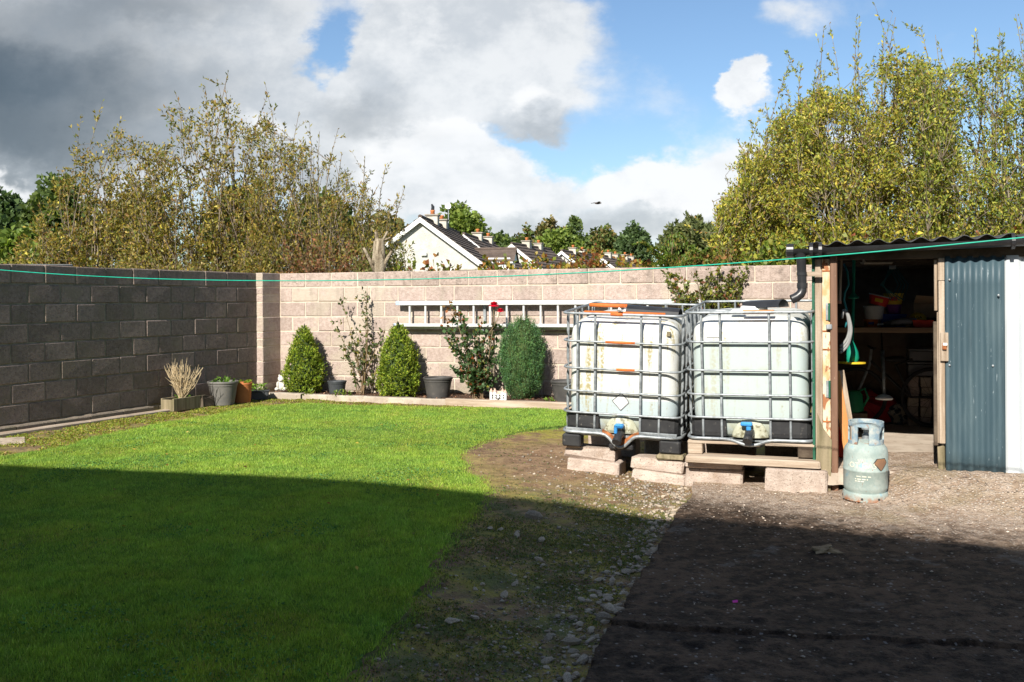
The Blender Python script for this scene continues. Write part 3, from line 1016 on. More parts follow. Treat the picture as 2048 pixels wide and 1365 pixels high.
def shrub(name, label, cat, base, tips, rg, leaf=(0.055, 0.02), cols=((0.1, 0.12, 0.02),), w=None, r0=0.018, side_n=7, side_len=(0.25, 0.7), lps=26, base_spread=0.4, group=None,
          leafy_from=0.25, up=0.5, bark='bark', shoots=True, jit=0.2, nleaf_top=16, leaf_angle=0.8, thin=(1.0,), taper=False, follow=0.0, wander=0.03, fill=None, fill_n=20, shoot0=0.72):
    """multi-stem shrub; tips are world points where the stems end"""
    base = np.array(base, float)
    t = thing(name, label, cat, tuple(base), 0, group)
    tubes, C, D = [], [], []
    for tip in tips:
        tip = np.array(tip, float) - base
        b = np.array([rg.normal(0, base_spread) + follow * tip[0], rg.normal(0, base_spread * 0.5) + follow * tip[1], 0])
        L = np.linalg.norm(tip - b)
        mid = b * 0.6 + tip * 0.35 + np.array([0, 0, tip[2] * 0.18]) + rg.normal(0, wander * L, 3) * np.array([1, 0.6, 0.3])
        n = 10
        p = bez(b, mid, tip, n) + np.cumsum(rg.normal(0, 0.012 * L / 2, (n, 3)), 0) * np.linspace(0, 1, n)[:, None]
        rr = r0 * (0.6 + 0.8 * rg.rand()) * np.linspace(1, 0.16, n)
        tubes.append((p, rr))
        for s in range(side_n):
            f = leafy_from + (0.97 - leafy_from) * (s + rg.rand()) / side_n
            i = min(int(f * (n - 1)), n - 2)
            q0 = p[i] + (p[i + 1] - p[i]) * (f * (n - 1) - i)
            dr = unit(p[i + 1] - p[i]) * 0.5 + rdir(1, rg)[0] * 1.0 + np.array([0, 0, up])
            l = rg.uniform(*side_len) * (1.05 - 0.55 * f)
            l = l * rg.choice([0.5, 1.0, 1.35])
            q2 = q0 + unit(dr) * l
            q1 = q0 + unit(dr) * l * 0.5 + rg.normal(0, 0.12 * l, 3) - np.array([0, 0, 0.1 * l])
            qq = bez(q0, q1, q2, 5)
            tubes.append((qq, max(rr[i] * 0.45, 0.0022) * np.linspace(1, 0.35, 5)))
            nl_ = rg.poisson(lps * l / 0.5 * rg.choice(thin) * (1.25 - 0.75 * f if taper else 1.0)) + 2
            ff = rg.rand(nl_) ** 0.8
            ii = np.minimum((ff * 4).astype(int), 3)
            c = qq[ii] + (qq[ii + 1] - qq[ii]) * (ff * 4 - ii)[:, None]
            C.append(c)
            D.append(unit(qq[ii + 1] - qq[ii]) * 0.7 + rdir(nl_, rg) * leaf_angle + np.array([0, 0, 0.15]))
        if shoots:
            nl_ = nleaf_top
            ff = shoot0 + (1 - shoot0) * rg.rand(nl_)
            ii = np.minimum((ff * (n - 1)).astype(int), n - 2)
            c = p[ii] + (p[ii + 1] - p[ii]) * (ff * (n - 1) - ii)[:, None]
            C.append(c)
            D.append(unit(p[ii + 1] - p[ii]) * 0.9 + rdir(nl_, rg) * 0.7)
    if fill is not None and len(fill):
        sp = np.vstack([p_[2:] for p_, r_ in tubes if len(p_) == 10])
        fl = np.asarray(fill) - base
        seek = fl - np.array([0, 0, 0.32]) + rg.normal(0, 0.12, fl.shape)
        for c in range(0, len(fl)):
            i = np.argmin(((sp - seek[c]) ** 2).sum(1))
            a_ = sp[i]
            q_ = bez(a_, (a_ + fl[c]) / 2 + rg.normal(0, 0.05, 3) + np.array([0, 0, 0.04]), fl[c], 5)
            tubes.append((q_, 0.0045 * np.linspace(1, 0.4, 5)))
            k_ = rg.poisson(fill_n) + 3
            ff = 0.30 + 0.70 * rg.rand(k_) ** 0.7
            ii = np.minimum((ff * 4).astype(int), 3)
            dn = unit(fl[c] - a_)
            C.append(q_[ii] + (q_[ii + 1] - q_[ii]) * (ff * 4 - ii)[:, None] + rg.normal(0, 0.045, (k_, 3)))
            D.append(dn * 0.7 + rdir(k_, rg) * 0.9 + np.array([0, 0, 0.25]))
    V, F = multi_tube(tubes, 4)
    ob('branches', mesh('branches', V, F, True), MT[bark], t)
    C = np.vstack(C)
    D = np.vstack(D)
    k = len(C)
    sz = rg.uniform(0.7, 1.25, k)
    leaves_obj('foliage', C, D, leaf[0] * sz, leaf[1] * sz, cols, t, rg, w, jit)
    return t, k


def crown_tree(name, label, base, blobs_, rg, n=5000, leaf=0.28, cols=((0.05, 0.08, 0.02),), w=None, trunk_r=0.25, limbs=6, group=None, shell=0.55, cat='tree', open_=0.0):
    """broadleaf tree: trunk, limbs to the crown clumps, leaf faces packed in uneven clumps; blobs_ = (dx,dy,z,rx,ry,rz)"""
    base = np.array(base, float)
    t = thing(name, label, cat, tuple(base), 0, group)
    tubes = []
    top = max(b[2] for b in blobs_)
    tz = min(b[2] - b[5] * 0.5 for b in blobs_)
    tubes.append((bez((0, 0, -0.3), (rg.normal(0, .2), 0, tz * 0.6), (rg.normal(0, .3), 0, max(tz, 0.8)), 7), trunk_r * np.linspace(1.2, 0.6, 7)))
    for b in blobs_:
        for _ in range(max(1, limbs // len(blobs_))):
            e = np.array([b[0], b[1], b[2]]) + rg.normal(0, 0.35, 3) * np.array(b[3:6])
            s = np.array([0, 0, max(tz, 0.8) * rg.uniform(0.55, 1.0)])
            tubes.append((bez(s, (s + e) / 2 + np.array([0, 0, 0.12 * top]) + rg.normal(0, .2, 3), e, 7), trunk_r * 0.5 * np.linspace(1, 0.2, 7)))
    V, F = multi_tube(tubes, 6)
    ob('trunk', mesh('trunk', V, F, True), MT['bark'], t)
    vol = np.array([b[3] * b[4] * b[5] for b in blobs_]) ** 0.67
    vol /= vol.sum()
    C, D, B = [], [], []
    for b, v in zip(blobs_, vol):
        k = max(20, int(n * v))
        nc = max(8, int(26 * v * len(blobs_)))
        cd = rdir(nc, rg)
        cr = shell + (1 - shell) * rg.rand(nc)
        cc = cd * cr[:, None]
        csz = rg.uniform(0.22, 0.42, nc)
        br = rg.normal(0, 0.16, nc)
        idx = rg.randint(nc, size=k)
        o = rdir(k, rg)
        p = cc[idx] + o * (csz[idx] * rg.rand(k) ** 0.45)[:, None]
        C.append(np.array(b[:3]) + p * np.array(b[3:6]))
        D.append(o + rdir(k, rg) * 0.8)
        B.append(br[idx])
    C = np.vstack(C)
    D = np.vstack(D)
    B = np.concatenate(B)
    if open_:
        keep = rg.rand(len(C)) > open_ * (C[:, 2] < top * 0.75)
        C, D, B = C[keep], D[keep], B[keep]
    k = len(C)
    sz = leaf * rg.uniform(0.6, 1.3, k)
    V, F = leaf_geo(C, D, sz, sz * 0.75, rg)
    c = pick(cols, k, rg, 0.16, w) * (1 + B[:, None])
    ob('crown', mesh('crown', V, F, False, np.repeat(np.clip(c, 0.004, 0.6), 4, axis=0)), MT['leaf'], t)
    return t


def pr(prof, x):
    return np.interp(x, [p[0] for p in prof], [p[1] for p in prof])


def tips_from(prof, x0, x1, n, Y0, Y1, rg, frac=(0.25, 1.0), topn=0, top_px=None, floor_y=535, bias=0.6):
    """stem ends spread under a skyline profile given in survey pixels"""
    out = []
    for k in range(n):
        x = rg.uniform(x0, x1)
        top = pr(prof, x)
        f = frac[0] + (frac[1] - frac[0]) * rg.rand() ** bias
        y = floor_y + (top - floor_y) * f
        out.append(P(x, y, rg.uniform(Y0, Y1)))
    for (x, y) in (top_px or []):
        out.append(P(x, y, rg.uniform(Y0, Y1)))
    return out


def fill_from(prof, x0, x1, n, Y0, Y1, rg, floor_y, bias, top=0.90):
    out = []
    while len(out) < n:
        x = rg.uniform(x0, x1)
        tp = pr(prof, x)
        if rg.rand() > (floor_y - tp) / 480.0 + 0.1:
            continue
        f = top * rg.rand() ** bias
        # leave irregular gaps
        gy = floor_y + (tp - floor_y) * f
        if vnoise(np.array([x / 38.0]), np.array([gy / 38.0]), 1.0, 17)[0] < 0.36 * f + 0.05:
            continue
        out.append(P(x, gy, rg.uniform(Y0, Y1)))
    return out


# --- the two big sallow thickets behind the walls
WIL = [(0.24, 0.215, 0.04), (0.32, 0.25, 0.05), (0.40, 0.28, 0.06), (0.27, 0.155, 0.05), (0.125, 0.155, 0.035), (0.55, 0.45, 0.07)]
WW = [0.32, 0.24, 0.12, 0.12, 0.17, 0.03]
prof_l = [(20, 500), (60, 440), (100, 375), (165, 235), (230, 215), (300, 260), (330, 195), (420, 165), (465, 160), (500, 200), (540, 185), (560, 230), (600, 230), (640, 270), (670, 290), (720, 325), (760, 345), (790, 395), (805, 480), (812, 540)]
rg = np.random.RandomState(101)
groups_l = [(30, 340, 26, 19.0, 20.6, 'left', [(165, 228), (222, 208), (246, 230), (170, 282), (105, 335), (160, 310)]),
            (250, 600, 36, 18.0, 19.6, 'mid', [(320, 212), (345, 185), (400, 175), (370, 205), (425, 175), (455, 155), (465, 160), (540, 172), (525, 190), (550, 225)]),
            (500, 810, 32, 17.2, 18.8, 'right', [(600, 218), (620, 255), (665, 265), (705, 300), (730, 310), (765, 330), (800, 370), (790, 400), (640, 260)])]
labs = {'left': 'sparse yellowing willow shrub at the far left above the shaded wall', 'mid': 'tallest thin-branched willow shrub above the corner of the two walls', 'right': 'bushy willow shrub on the left beside the white gabled house'}
for (xa, xb, n, Ya, Yb, kk, top) in groups_l:
    tips = tips_from(prof_l, xa, xb, n, Ya, Yb, rg, (0.25, 0.86), top_px=top, floor_y=560)
    # dense low skirt
    tips2 = tips_from(prof_l, xa - 10, xb + 10, int(n * 1.9), Ya - 0.3, Yb + 0.3, rg, (0.10, 0.58), floor_y=560)
    b = P((xa + xb) / 2, 600, (Ya + Yb) / 2)
    shrub('willow_shrub', labs[kk], 'shrub', (b[0], b[1], -0.1), tips + tips2, rg, (0.080, 0.031) if kk != 'right' else (0.074, 0.023), WIL, WW, 0.022, 8, (0.35, 0.95), 34,
          base_spread=abs(P(xb, 600, Ya)[0] - P(xa, 600, Ya)[0]) * 0.16, leafy_from=0.16, nleaf_top=34, shoot0=0.55, up=0.25, thin=(0.2, 0.6, 1.0, 1.6), taper=True, follow=0.38, wander=0.11, fill=fill_from(prof_l, xa - 15, xb + 10, 560, Ya - 0.3, Yb + 0.3, rg, 555, 2.1), fill_n=21, group='willow thicket behind the walls')
WILR = [(0.30, 0.32, 0.045), (0.42, 0.39, 0.06), (0.52, 0.42, 0.065), (0.33, 0.21, 0.06), (0.16, 0.205, 0.045), (0.66, 0.54, 0.08)]
prof_r = [(1425, 480), (1440, 400), (1470, 330), (1500, 255), (1540, 220), (1590, 150), (1620, 170), (1650, 90), (1690, 110), (1715, 60), (1740, 90), (1772, 20), (1800, 90), (1825, 60), (1880, 100), (1920, 80), (1960, 75), (2010, 60), (2060, 45), (2300, 60)]
rg = np.random.RandomState(202)
groups_r = [(1440, 1650, 34, 14.2, 15.6, 'a', [(1440, 345), (1430, 400), (1470, 290), (1500, 225), (1545, 215), (1590, 120), (1600, 125), (1635, 110), (1650, 65), (1440, 430)]),
            (1600, 1900, 42, 13.8, 15.2, 'b', [(1655, 60), (1712, 35), (1720, 60), (1770, 5), (1765, 20), (1780, 60), (1825, 45), (1830, 60), (1690, 100), (1870, 90)]),
            (1840, 2300, 56, 13.0, 14.6, 'c', [(1880, 85), (1930, 55), (1960, 70), (1985, 60), (2010, 55), (2036, 35), (2045, 40), (2060, 20)])]
labs = {'a': 'leafy willow shrub whose left edge overhangs the tanks and sky', 'b': 'tallest leafy willow shrub above the shed doorway', 'c': 'darker dense willow shrub at the right frame edge above the white sheeting'}
for (xa, xb, n, Ya, Yb, kk, top) in groups_r:
    tips = tips_from(prof_r, xa, xb, n, Ya, Yb, rg, (0.40, 0.94), top_px=top, floor_y=540, bias=0.75)
    tips2 = tips_from(prof_r, xa, xb, int(n * 1.6), Ya - 0.4, Yb, rg, (0.05, 0.70), floor_y=540)
    b = P((xa + xb) / 2, 600, (Ya + Yb) / 2)
    cols = WILR if kk != 'c' else [tuple(np.array(c) * (0.85, 0.92, 1.0)) for c in WILR]
    shrub('willow_shrub', labs[kk], 'shrub', (b[0], b[1], -0.1), tips + tips2, rg, (0.060, 0.023), cols, WW, 0.018, 8, (0.30, 0.85), 27,
          base_spread=abs(P(xb, 600, Ya)[0] - P(xa, 600, Ya)[0]) * 0.16, leafy_from=0.12, nleaf_top=55, shoot0=0.55, up=0.35, thin=(0.3, 0.8, 1.0, 1.6), taper=False, follow=0.42, wander=0.10, fill=fill_from(prof_r, xa - 10, xb + 10, 1450, Ya - 0.4, Yb, rg, 540, 1.0), fill_n=24, group='willow thicket behind the shed')

# --- trees far behind
G1 = [(0.102, 0.15, 0.038), (0.144, 0.192, 0.048), (0.084, 0.126, 0.042)]
G2 = [(0.18, 0.252, 0.048), (0.24, 0.3, 0.06), (0.132, 0.192, 0.042)]
G3 = [(0.204, 0.174, 0.06), (0.252, 0.192, 0.072), (0.144, 0.168, 0.054)]
G4 = [(0.078, 0.126, 0.05), (0.108, 0.162, 0.06)]


def far_tree(label, px, ytop, half, Y, cols, n, leaf, seed, ybot=540, flat=1.0, w=None, shell=0.55, nb=6, group='trees behind the garden', open_=0.0, limbs=8):
    rg = np.random.RandomState(seed)
    c = P(px, 600, Y)
    zt = P(px, ytop, Y)[2]
    zb = P(px, ybot, Y)[2]
    R_ = half / FPX * Y
    hh = zt - zb
    bl = []
    for k in range(nb):
        a = rg.rand() * 6.28
        rr = R_ * 0.55 * math.sqrt(rg.rand())
        fx = rr * math.cos(a)
        edge = abs(fx) / R_
        zc = zb + hh * (0.35 + 0.36 * rg.rand() - 0.2 * edge)
        s = rg.uniform(0.38, 0.55)
        bl.append((fx, rr * math.sin(a), zc, R_ * s, R_ * s, min(hh * 0.40, R_ * s * flat)))
    bl.append((0, 0, zt - hh * 0.27, R_ * 0.5, R_ * 0.5, hh * 0.27))
    bl.append((-R_ * 0.5, 0, zb + hh * 0.42, R_ * 0.46, R_ * 0.5, hh * 0.34))
    bl.append((R_ * 0.5, 0, zb + hh * 0.42, R_ * 0.46, R_ * 0.5, hh * 0.34))
    return crown_tree('broadleaf_tree', label, (c[0], Y, 0), bl, rg, n, leaf, cols, w, 0.02 * zt + 0.08, limbs, group, shell, open_=open_)


far_tree('dark green tree at the far left frame edge above the grey felt roof', 10, 380, 62, 33, G4, 6000, 0.24, 1)
far_tree('rounded mid green tree behind the left willow shrub', 118, 355, 78, 31, G1, 8000, 0.22, 2)
far_tree('low bright green bushy tree low behind the left willow shrub', 60, 455, 70, 29, G2, 4500, 0.2, 3)
far_tree('dark brownish tree seen through the sparse left willow stems', 265, 385, 70, 42, G3, 5000, 0.3, 4)
far_tree('dark green tree behind the tallest willow shrub stems', 480, 372, 85, 48, G3 + G1, 6000, 0.32, 5)
far_tree('dark tree behind the bushy willow left of the gabled house', 640, 385, 80, 50, G1 + G3, 6000, 0.32, 6)
far_tree('brownish tree just left of the white gable', 775, 425, 75, 75, G3, 5000, 0.42, 7)
far_tree('large bright green tree rising behind the two near chimneys', 913, 410, 58, 72, G2, 9000, 0.36, 8, ybot=520)
far_tree('dark low tree line right of the second house chimneys', 985, 462, 45, 105, G1, 3500, 0.5, 9)
far_tree('low dark tree between the second and third house roofs', 1020, 475, 40, 108, G1, 3000, 0.5, 10)
far_tree('brown crowned tree topping the middle clump of trees', 1100, 440, 48, 125, G3, 4500, 0.55, 11)
far_tree('tall green tree on the right of the middle clump', 1146, 441, 36, 122, G1, 4500, 0.5, 12)
far_tree('bright green rounded tree in front of the middle clump', 1118, 460, 52, 112, G2, 6000, 0.48, 13)
far_tree('thin brownish tree left of the middle clump', 1050, 455, 30, 120, G3 + G1, 2800, 0.5, 14)
far_tree('brownish green tree between the middle clump and the lone oak', 1205, 452, 42, 118, G3 + G1, 5000, 0.5, 15)
far_tree('small light green tree below the brownish tree beside the roofs', 1215, 500, 40, 108, G2, 3000, 0.42, 16, ybot=545)
far_tree('lone dark green oak with clear outline right of centre', 1270, 447, 38, 110, G4, 6500, 0.42, 17, shell=0.6)
# open, many-stemmed tree
rg = np.random.RandomState(77)
Yt = 42.0
tips = []
for k in range(46):
    a = rg.uniform(0, math.pi)
    x = 1388 + 64 * math.cos(a) * rg.uniform(0.5, 1.0)
    y = 492 - 52 * math.sin(a) * rg.uniform(0.65, 1.0)
    tips.append(P(x, y, Yt + rg.normal(0, 0.7)))
b = P(1395, 600, Yt)
shrub('open_crowned_tree', 'airy many-stemmed tree with a domed crown left of the right willow', 'tree', (b[0], b[1], 0), tips, rg, (0.24, 0.12), [(0.15, 0.175, 0.065), (0.20, 0.21, 0.085), (0.11, 0.14, 0.05)], None, 0.06, 8, (0.5, 1.3), 20,
      base_spread=0.5, leafy_from=0.66, nleaf_top=12, bark='twig')

# --- plants in the bed
def clipped_bush(name, label, cat, base, prof, n, leaf, cols, rg, w=None, up=0.5, sprig=0.03, lean=0.0, group=None, inner=(0.03, 0.045, 0.012)):
    """dense shrub from a radius profile [(z, r)]; short leafy sprigs stand out of the surface"""
    t = thing(name, label, cat, base, 0, group)
    zs = np.array([p[0] for p in prof])
    rs_ = np.array([p[1] for p in prof])
    # twig body inside
    pv, pf = lathe(np.stack([np.maximum(rs_ * 0.80, 0.01), zs], 1), 20)
    pv = pv * (1 + 0.05 * rg.normal(size=(len(pv), 1)))
    ob('twig_core', mesh('twig_core', pv, pf, True), mat('shaded_inner_twigs_' + label[:6], inner, (inner[0] * 2, inner[1] * 2, inner[2] * 2), 30, 0.95), t)
    ns = n // 9
    # sample by surface area
    zz = np.linspace(zs[0], zs[-1], 200)
    rr = np.interp(zz, zs, rs_)
    p = rr + 0.03
    z = rg.choice(zz, ns, p=p / p.sum()) + rg.normal(0, 0.006, ns)
    r = np.interp(z, zs, rs_)
    dr = np.interp(z + 0.02, zs, rs_) - r
    th = rg.rand(ns) * 6.283
    ph = rg.rand(4) * 6.28
    lump = 1 + 0.07 * np.sin(th * 2 + z * 7 + ph[0]) + 0.06 * np.sin(th * 5 - z * 13 + ph[1]) + 0.05 * np.sin(th * 9 + z * 24 + ph[2])
    rad = r * lump * (0.86 + 0.14 * rg.rand(ns))
    c0 = np.stack([rad * np.cos(th), rad * np.sin(th), z], 1)
    out = np.stack([np.cos(th), np.sin(th), -dr / 0.02], 1)
    sd = unit(unit(out) * (1 - up) + np.array([0, 0, up]) + rdir(ns, rg) * 0.25)
    ln = sprig * rg.uniform(0.4, 1.7, ns) * np.where(rg.rand(ns) < 0.05, 1.9, 1.0)
    k = 9
    f = np.tile(np.linspace(0.1, 1, k), ns)
    C = np.repeat(c0, k, 0) + np.repeat(sd * ln[:, None], k, 0) * f[:, None]
    D = np.repeat(sd, k, 0) * 0.8 + rdir(ns * k, rg) * 0.8
    sz = rg.uniform(0.7, 1.2, ns * k)
    V, F = leaf_geo(C, D, leaf[0] * sz, leaf[1] * sz, rg)
    tone = np.repeat(rg.normal(0, 0.20, ns) + 0.18 * np.sin(th * 4 + z * 17 + ph[3]), k)
    c = pick(cols, ns * k, rg, 0.15, w) * (1 + tone[:, None])
    ob('foliage', mesh('foliage', V, F, False, np.repeat(np.clip(c, 0.004, 0.6), 4, 0)), MT['leaf'], t)
    return t


rg = np.random.RandomState(31)
BOX = [(0.22, 0.31, 0.03), (0.36, 0.43, 0.05), (0.12, 0.19, 0.025), (0.46, 0.47, 0.07)]
BX = [0.4, 0.27, 0.25, 0.08]
pb = [(0.0, 0.17), (0.1, 0.235), (0.25, 0.262), (0.4, 0.25), (0.55, 0.21), (0.7, 0.16), (0.82, 0.115), (0.92, 0.06), (0.98, 0.015)]
b = P(607, 600, 14.62)
clipped_bush('box_bush', 'cone of yellow-green box nearest the wall corner, beside the stone figure', 'bush', (b[0], 14.62, float(H(b[0], 14.62)) + 0.03), pb, 15000, (0.026, 0.016), BOX, rg, BX, 0.5, 0.045, group='clipped box cones')
b = P(796, 600, 14.05)
pb2 = [(0.0, 0.17), (0.1, 0.25), (0.25, 0.288), (0.42, 0.27), (0.58, 0.225), (0.72, 0.175), (0.85, 0.12), (0.95, 0.07), (1.01, 0.02)]
clipped_bush('box_bush', 'fuller cone of yellow-green box below the left end of the ladder', 'bush', (b[0], 14.05, float(H(b[0], 14.05)) + 0.03), pb2, 17000, (0.026, 0.016), BOX, rg, BX, 0.5, 0.045, group='clipped box cones')
b = P(1043, 600, 13.42)
CON = [(0.09, 0.20, 0.07), (0.065, 0.15, 0.06), (0.17, 0.30, 0.09), (0.12, 0.25, 0.11)]
pc = [(0.0, 0.10), (0.1, 0.20), (0.25, 0.265), (0.45, 0.30), (0.65, 0.295), (0.8, 0.265), (0.95, 0.215), (1.03, 0.14), (1.10, 0.05)]
clipped_bush('dwarf_conifer', 'upright blue-green dwarf conifer in the bed beside the tanks', 'conifer', (b[0], 13.42, float(H(b[0], 13.42)) + 0.02), pc, 23000, (0.026, 0.007), CON, rg, None, 0.8, 0.075)

# thin young shrub against the wall
b = P(722, 600, 14.42)
bz = float(H(b[0], 14.42)) + 0.04
tips = [P(x, y, 14.42 + d) for x, y, d in ((728, 572, 0.12), (735, 600, 0.05), (678, 590, 0.1), (676, 650, -0.05), (700, 660, 0.0), (712, 690, 0.1), (690, 700, -0.1), (745, 640, 0.1), (702, 745, -0.1), (740, 700, 0.05), (765, 660, 0.15), (740, 760, 0))]
shrub('young_shrub', 'thin leggy young shrub against the sunlit wall between the two box cones', 'shrub', (b[0], 14.42, bz), tips, rg, (0.062, 0.034), [(0.085, 0.13, 0.045), (0.12, 0.15, 0.045), (0.06, 0.095, 0.03), (0.24, 0.2, 0.05)], None, 0.010, 6, (0.10, 0.32), 14, base_spread=0.03, leafy_from=0.35, nleaf_top=9, bark='twig', leaf_angle=1.2)

# rose
b = P(953, 600, 13.55)
bz = float(H(b[0], 13.55)) + 0.04
tips = [P(x, y, 13.55 + d) for x, y, d in ((900, 615, 0.15), (890, 660, 0.1), (905, 690, 0.0), (930, 640, 0.1), (945, 665, -0.1), (960, 640, 0.1), (985, 650, 0.0), (998, 640, 0.1), (940, 700, -0.15), (965, 700, -0.1), (985, 720, -0.1),
                                                 (925, 735, -0.1), (955, 745, -0.15), (980, 760, 0.0), (915, 745, 0.0), (970, 680, 0.0), (900, 650, 0.0), (940, 770, -0.1), (990, 690, 0.1), (925, 665, 0.05))]
rs, _ = shrub('rose_bush', 'climbing rose with two red blooms growing over the ladder', 'rose', (b[0], 13.55, bz), tips, rg, (0.062, 0.046), [(0.06, 0.115, 0.04), (0.09, 0.155, 0.06), (0.045, 0.08, 0.03), (0.30, 0.08, 0.03), (0.19, 0.2, 0.035)], [0.4, 0.3, 0.18, 0.05, 0.07], 0.009, 8, (0.10, 0.26), 22, base_spread=0.05, leafy_from=0.3, nleaf_top=10, bark='twig', leaf_angle=1.3)
st = [P(898, 612, 13.65), P(905, 625, 13.65), P(895, 640, 13.65), P(912, 635, 13.65)]
C = np.vstack([np.array(s)[None] + rg.normal(0, 0.03, (9, 3)) for s in st]) - np.array([b[0], 13.55, bz])
leaves_obj('wilted_leaves', C, rdir(len(C), rg) + np.array([0, 0, -0.5]), 0.06, 0.04, [(0.30, 0.10, 0.03), (0.38, 0.2, 0.08), (0.16, 0.09, 0.03)], rs, rg)
MT['petal'] = mat('red_petal', (0.62, 0.004, 0.022), (0.75, 0.010, 0.045), 20, 0.5)


def ell_(c, r, n=12, m=8):
    V, F = [], []
    for i in range(m + 1):
        ph = math.pi * i / m
        for j in range(n):
            th = 2 * math.pi * j / n
            V.append((r[0] * math.sin(ph) * math.cos(th), r[1] * math.sin(ph) * math.sin(th), r[2] * math.cos(ph)))
    for i in range(m):
        for j in range(n):
            F.append((i * n + j, (i + 1) * n + j, (i + 1) * n + (j + 1) % n, i * n + (j + 1) % n))
    return np.array(V) + np.array(c), F


def bloom(parent, c, r):
    Vs, Fs = [], []
    for ringi, (k, tilt, rad) in enumerate(((5, 0.15, 0.75), (6, 0.4, 0.9), (7, 0.7, 1.0), (8, 1.0, 1.05), (7, 1.35, 1.0))):
        for j in range(k):
            a = 6.283 * (j + 0.5 * ringi) / k + rg.normal(0, 0.12)
            d = np.array([math.cos(a), math.sin(a), 0])
            s = np.array([-math.sin(a), math.cos(a), 0])
            upv = np.array([0, 0, 1.0])
            base = c - upv * r * 0.25
            mid = base + (d * math.sin(tilt) + upv * math.cos(tilt)) * r * rad * 0.6
            tip = base + (d * math.sin(tilt + 0.35) + upv * math.cos(tilt + 0.35)) * r * rad * 1.05
            n = len(Vs)
            wd = r * 0.55 * rad + r * 0.1
            Vs += [base, mid + s * wd, tip + s * wd * 0.55, tip - s * wd * 0.55, mid - s * wd]
            Fs.append((n, n + 1, n + 2, n + 3, n + 4))
    return ob('bloom', mesh('bloom', Vs, Fs), MT['petal'], parent)


o0 = np.array([b[0], 13.55, bz])
bc = P(988, 609, 13.5) - o0
bloom(rs, bc, 0.07)
MB().add(*ell_(bc, (0.042, 0.042, 0.04))).build('bloom_heart', MT['petal'], rs, True)
bc2 = P(1001, 621, 13.45) - o0
bloom(rs, bc2, 0.048)
MB().add(*ell_(bc2, (0.028, 0.028, 0.028))).build('bloom_heart', MT['petal'], rs, True)
V, F = multi_tube([(bez((0.02, 0, 0), bc * 0.5 + np.array([0.1, 0, 0]), bc - np.array([0, 0, 0.03]), 8), 0.006), (bez(bc * 0.7, bc2 * 0.85, bc2, 6), 0.005), (bez((0.0, 0, 0), (-0.1, 0, .1), (0.19, -0.05, 0.36), 6), 0.007)], 5)
ob('stem', mesh('stem', V, F, True), MT['twig'], rs)
st0 = P(987, 790, 13.62)
MB().tube([st0, P(988, 640, 13.62), P(988, 612, 13.62)], 0.014, 8).xf(Matrix.Translation(-Vector(o0))).build('stake', MT['bark'], rs)

# wall shrub behind the tanks
b = P(1420, 600, 12.75)
tips = [P(x, y, 12.75 + rg.normal(0, 0.12)) for x, y in ((1330, 548), (1345, 575), (1360, 545), (1375, 565), (1390, 540), (1400, 580), (1420, 545), (1440, 530), (1455, 555), (1465, 545), (1480, 560), (1495, 550), (1385, 590), (1360, 590), (1430, 575), (1450, 585), (1410, 560), (1470, 535))]
shrub('wall_shrub', 'open branched shrub against the wall just behind the white tanks', 'shrub', (b[0], 12.75, float(H(b[0], 12.75))), tips, rg, (0.055, 0.034), [(0.11, 0.14, 0.035), (0.18, 0.2, 0.035), (0.3, 0.28, 0.05), (0.26, 0.10, 0.05)], [0.45, 0.3, 0.15, 0.1], 0.018, 14, (0.12, 0.38), 34, base_spread=0.08, leafy_from=0.5, nleaf_top=10, bark='bark', leaf_angle=1.2)

# --- brambles, bracken and dead stems along the top of the back wall
BRA = [(0.21, 0.25, 0.035), (0.34, 0.16, 0.04), (0.15, 0.18, 0.03), (0.42, 0.31, 0.05), (0.24, 0.08, 0.03)]


def bramble(label, x0, x1, ytops, n, Y, seed, leaf=(0.085, 0.062), cols=BRA, w=None, lps=14, sl=(0.15, 0.45)):
    rg = np.random.RandomState(seed)
    tips = []
    for k in range(n):
        x = rg.uniform(x0, x1)
        yt = np.interp(x, np.linspace(x0, x1, len(ytops)), ytops)
        tips.append(P(x, 548 - (548 - yt) * rg.uniform(0.25, 1.0), Y + rg.uniform(0, 0.7)))
    b = P((x0 + x1) / 2, 600, Y + 0.4)
    return shrub('bramble', label, 'bramble', (b[0], b[1], 0), tips, rg, leaf, cols, w, 0.008, 6, sl, lps, base_spread=abs(P(x1, 600, Y)[0] - P(x0, 600, Y)[0]) * 0.25, leafy_from=0.55, nleaf_top=8, bark='twig', leaf_angle=1.2, group='brambles along the back wall')


bramble('green bramble on the wall top below the white gable', 800, 930, (520, 525, 530, 530), 20, 15.2, 301)
bramble('green bramble with large leaves by the dormer window', 950, 1050, (535, 515, 510, 530), 18, 14.8, 302)
bramble('reddish bramble sprawling in front of the third house roof', 1040, 1150, (520, 505, 520, 515), 22, 14.5, 303, (0.075, 0.055))
bramble('tallest reddish bramble arching up before the far roofs', 1145, 1235, (515, 490, 480, 500), 30, 14.2, 304, (0.07, 0.052))
bramble('low bramble before the last far roofs', 1225, 1320, (505, 512, 515, 515), 24, 13.9, 305, (0.07, 0.05))
bramble('leafy bramble mass left of the shed gutter under the willow', 1480, 1625, (495, 480, 475, 480), 46, 13.2, 306, (0.08, 0.058), [(0.17, 0.23, 0.03), (0.3, 0.3, 0.045), (0.11, 0.16, 0.03)])
bramble('tangled brown bramble and dead stalks above the wall shrub', 1315, 1490, (515, 500, 505, 480), 60, 13.4, 307, (0.065, 0.045), [(0.16, 0.17, 0.035), (0.3, 0.15, 0.05), (0.18, 0.21, 0.035)])
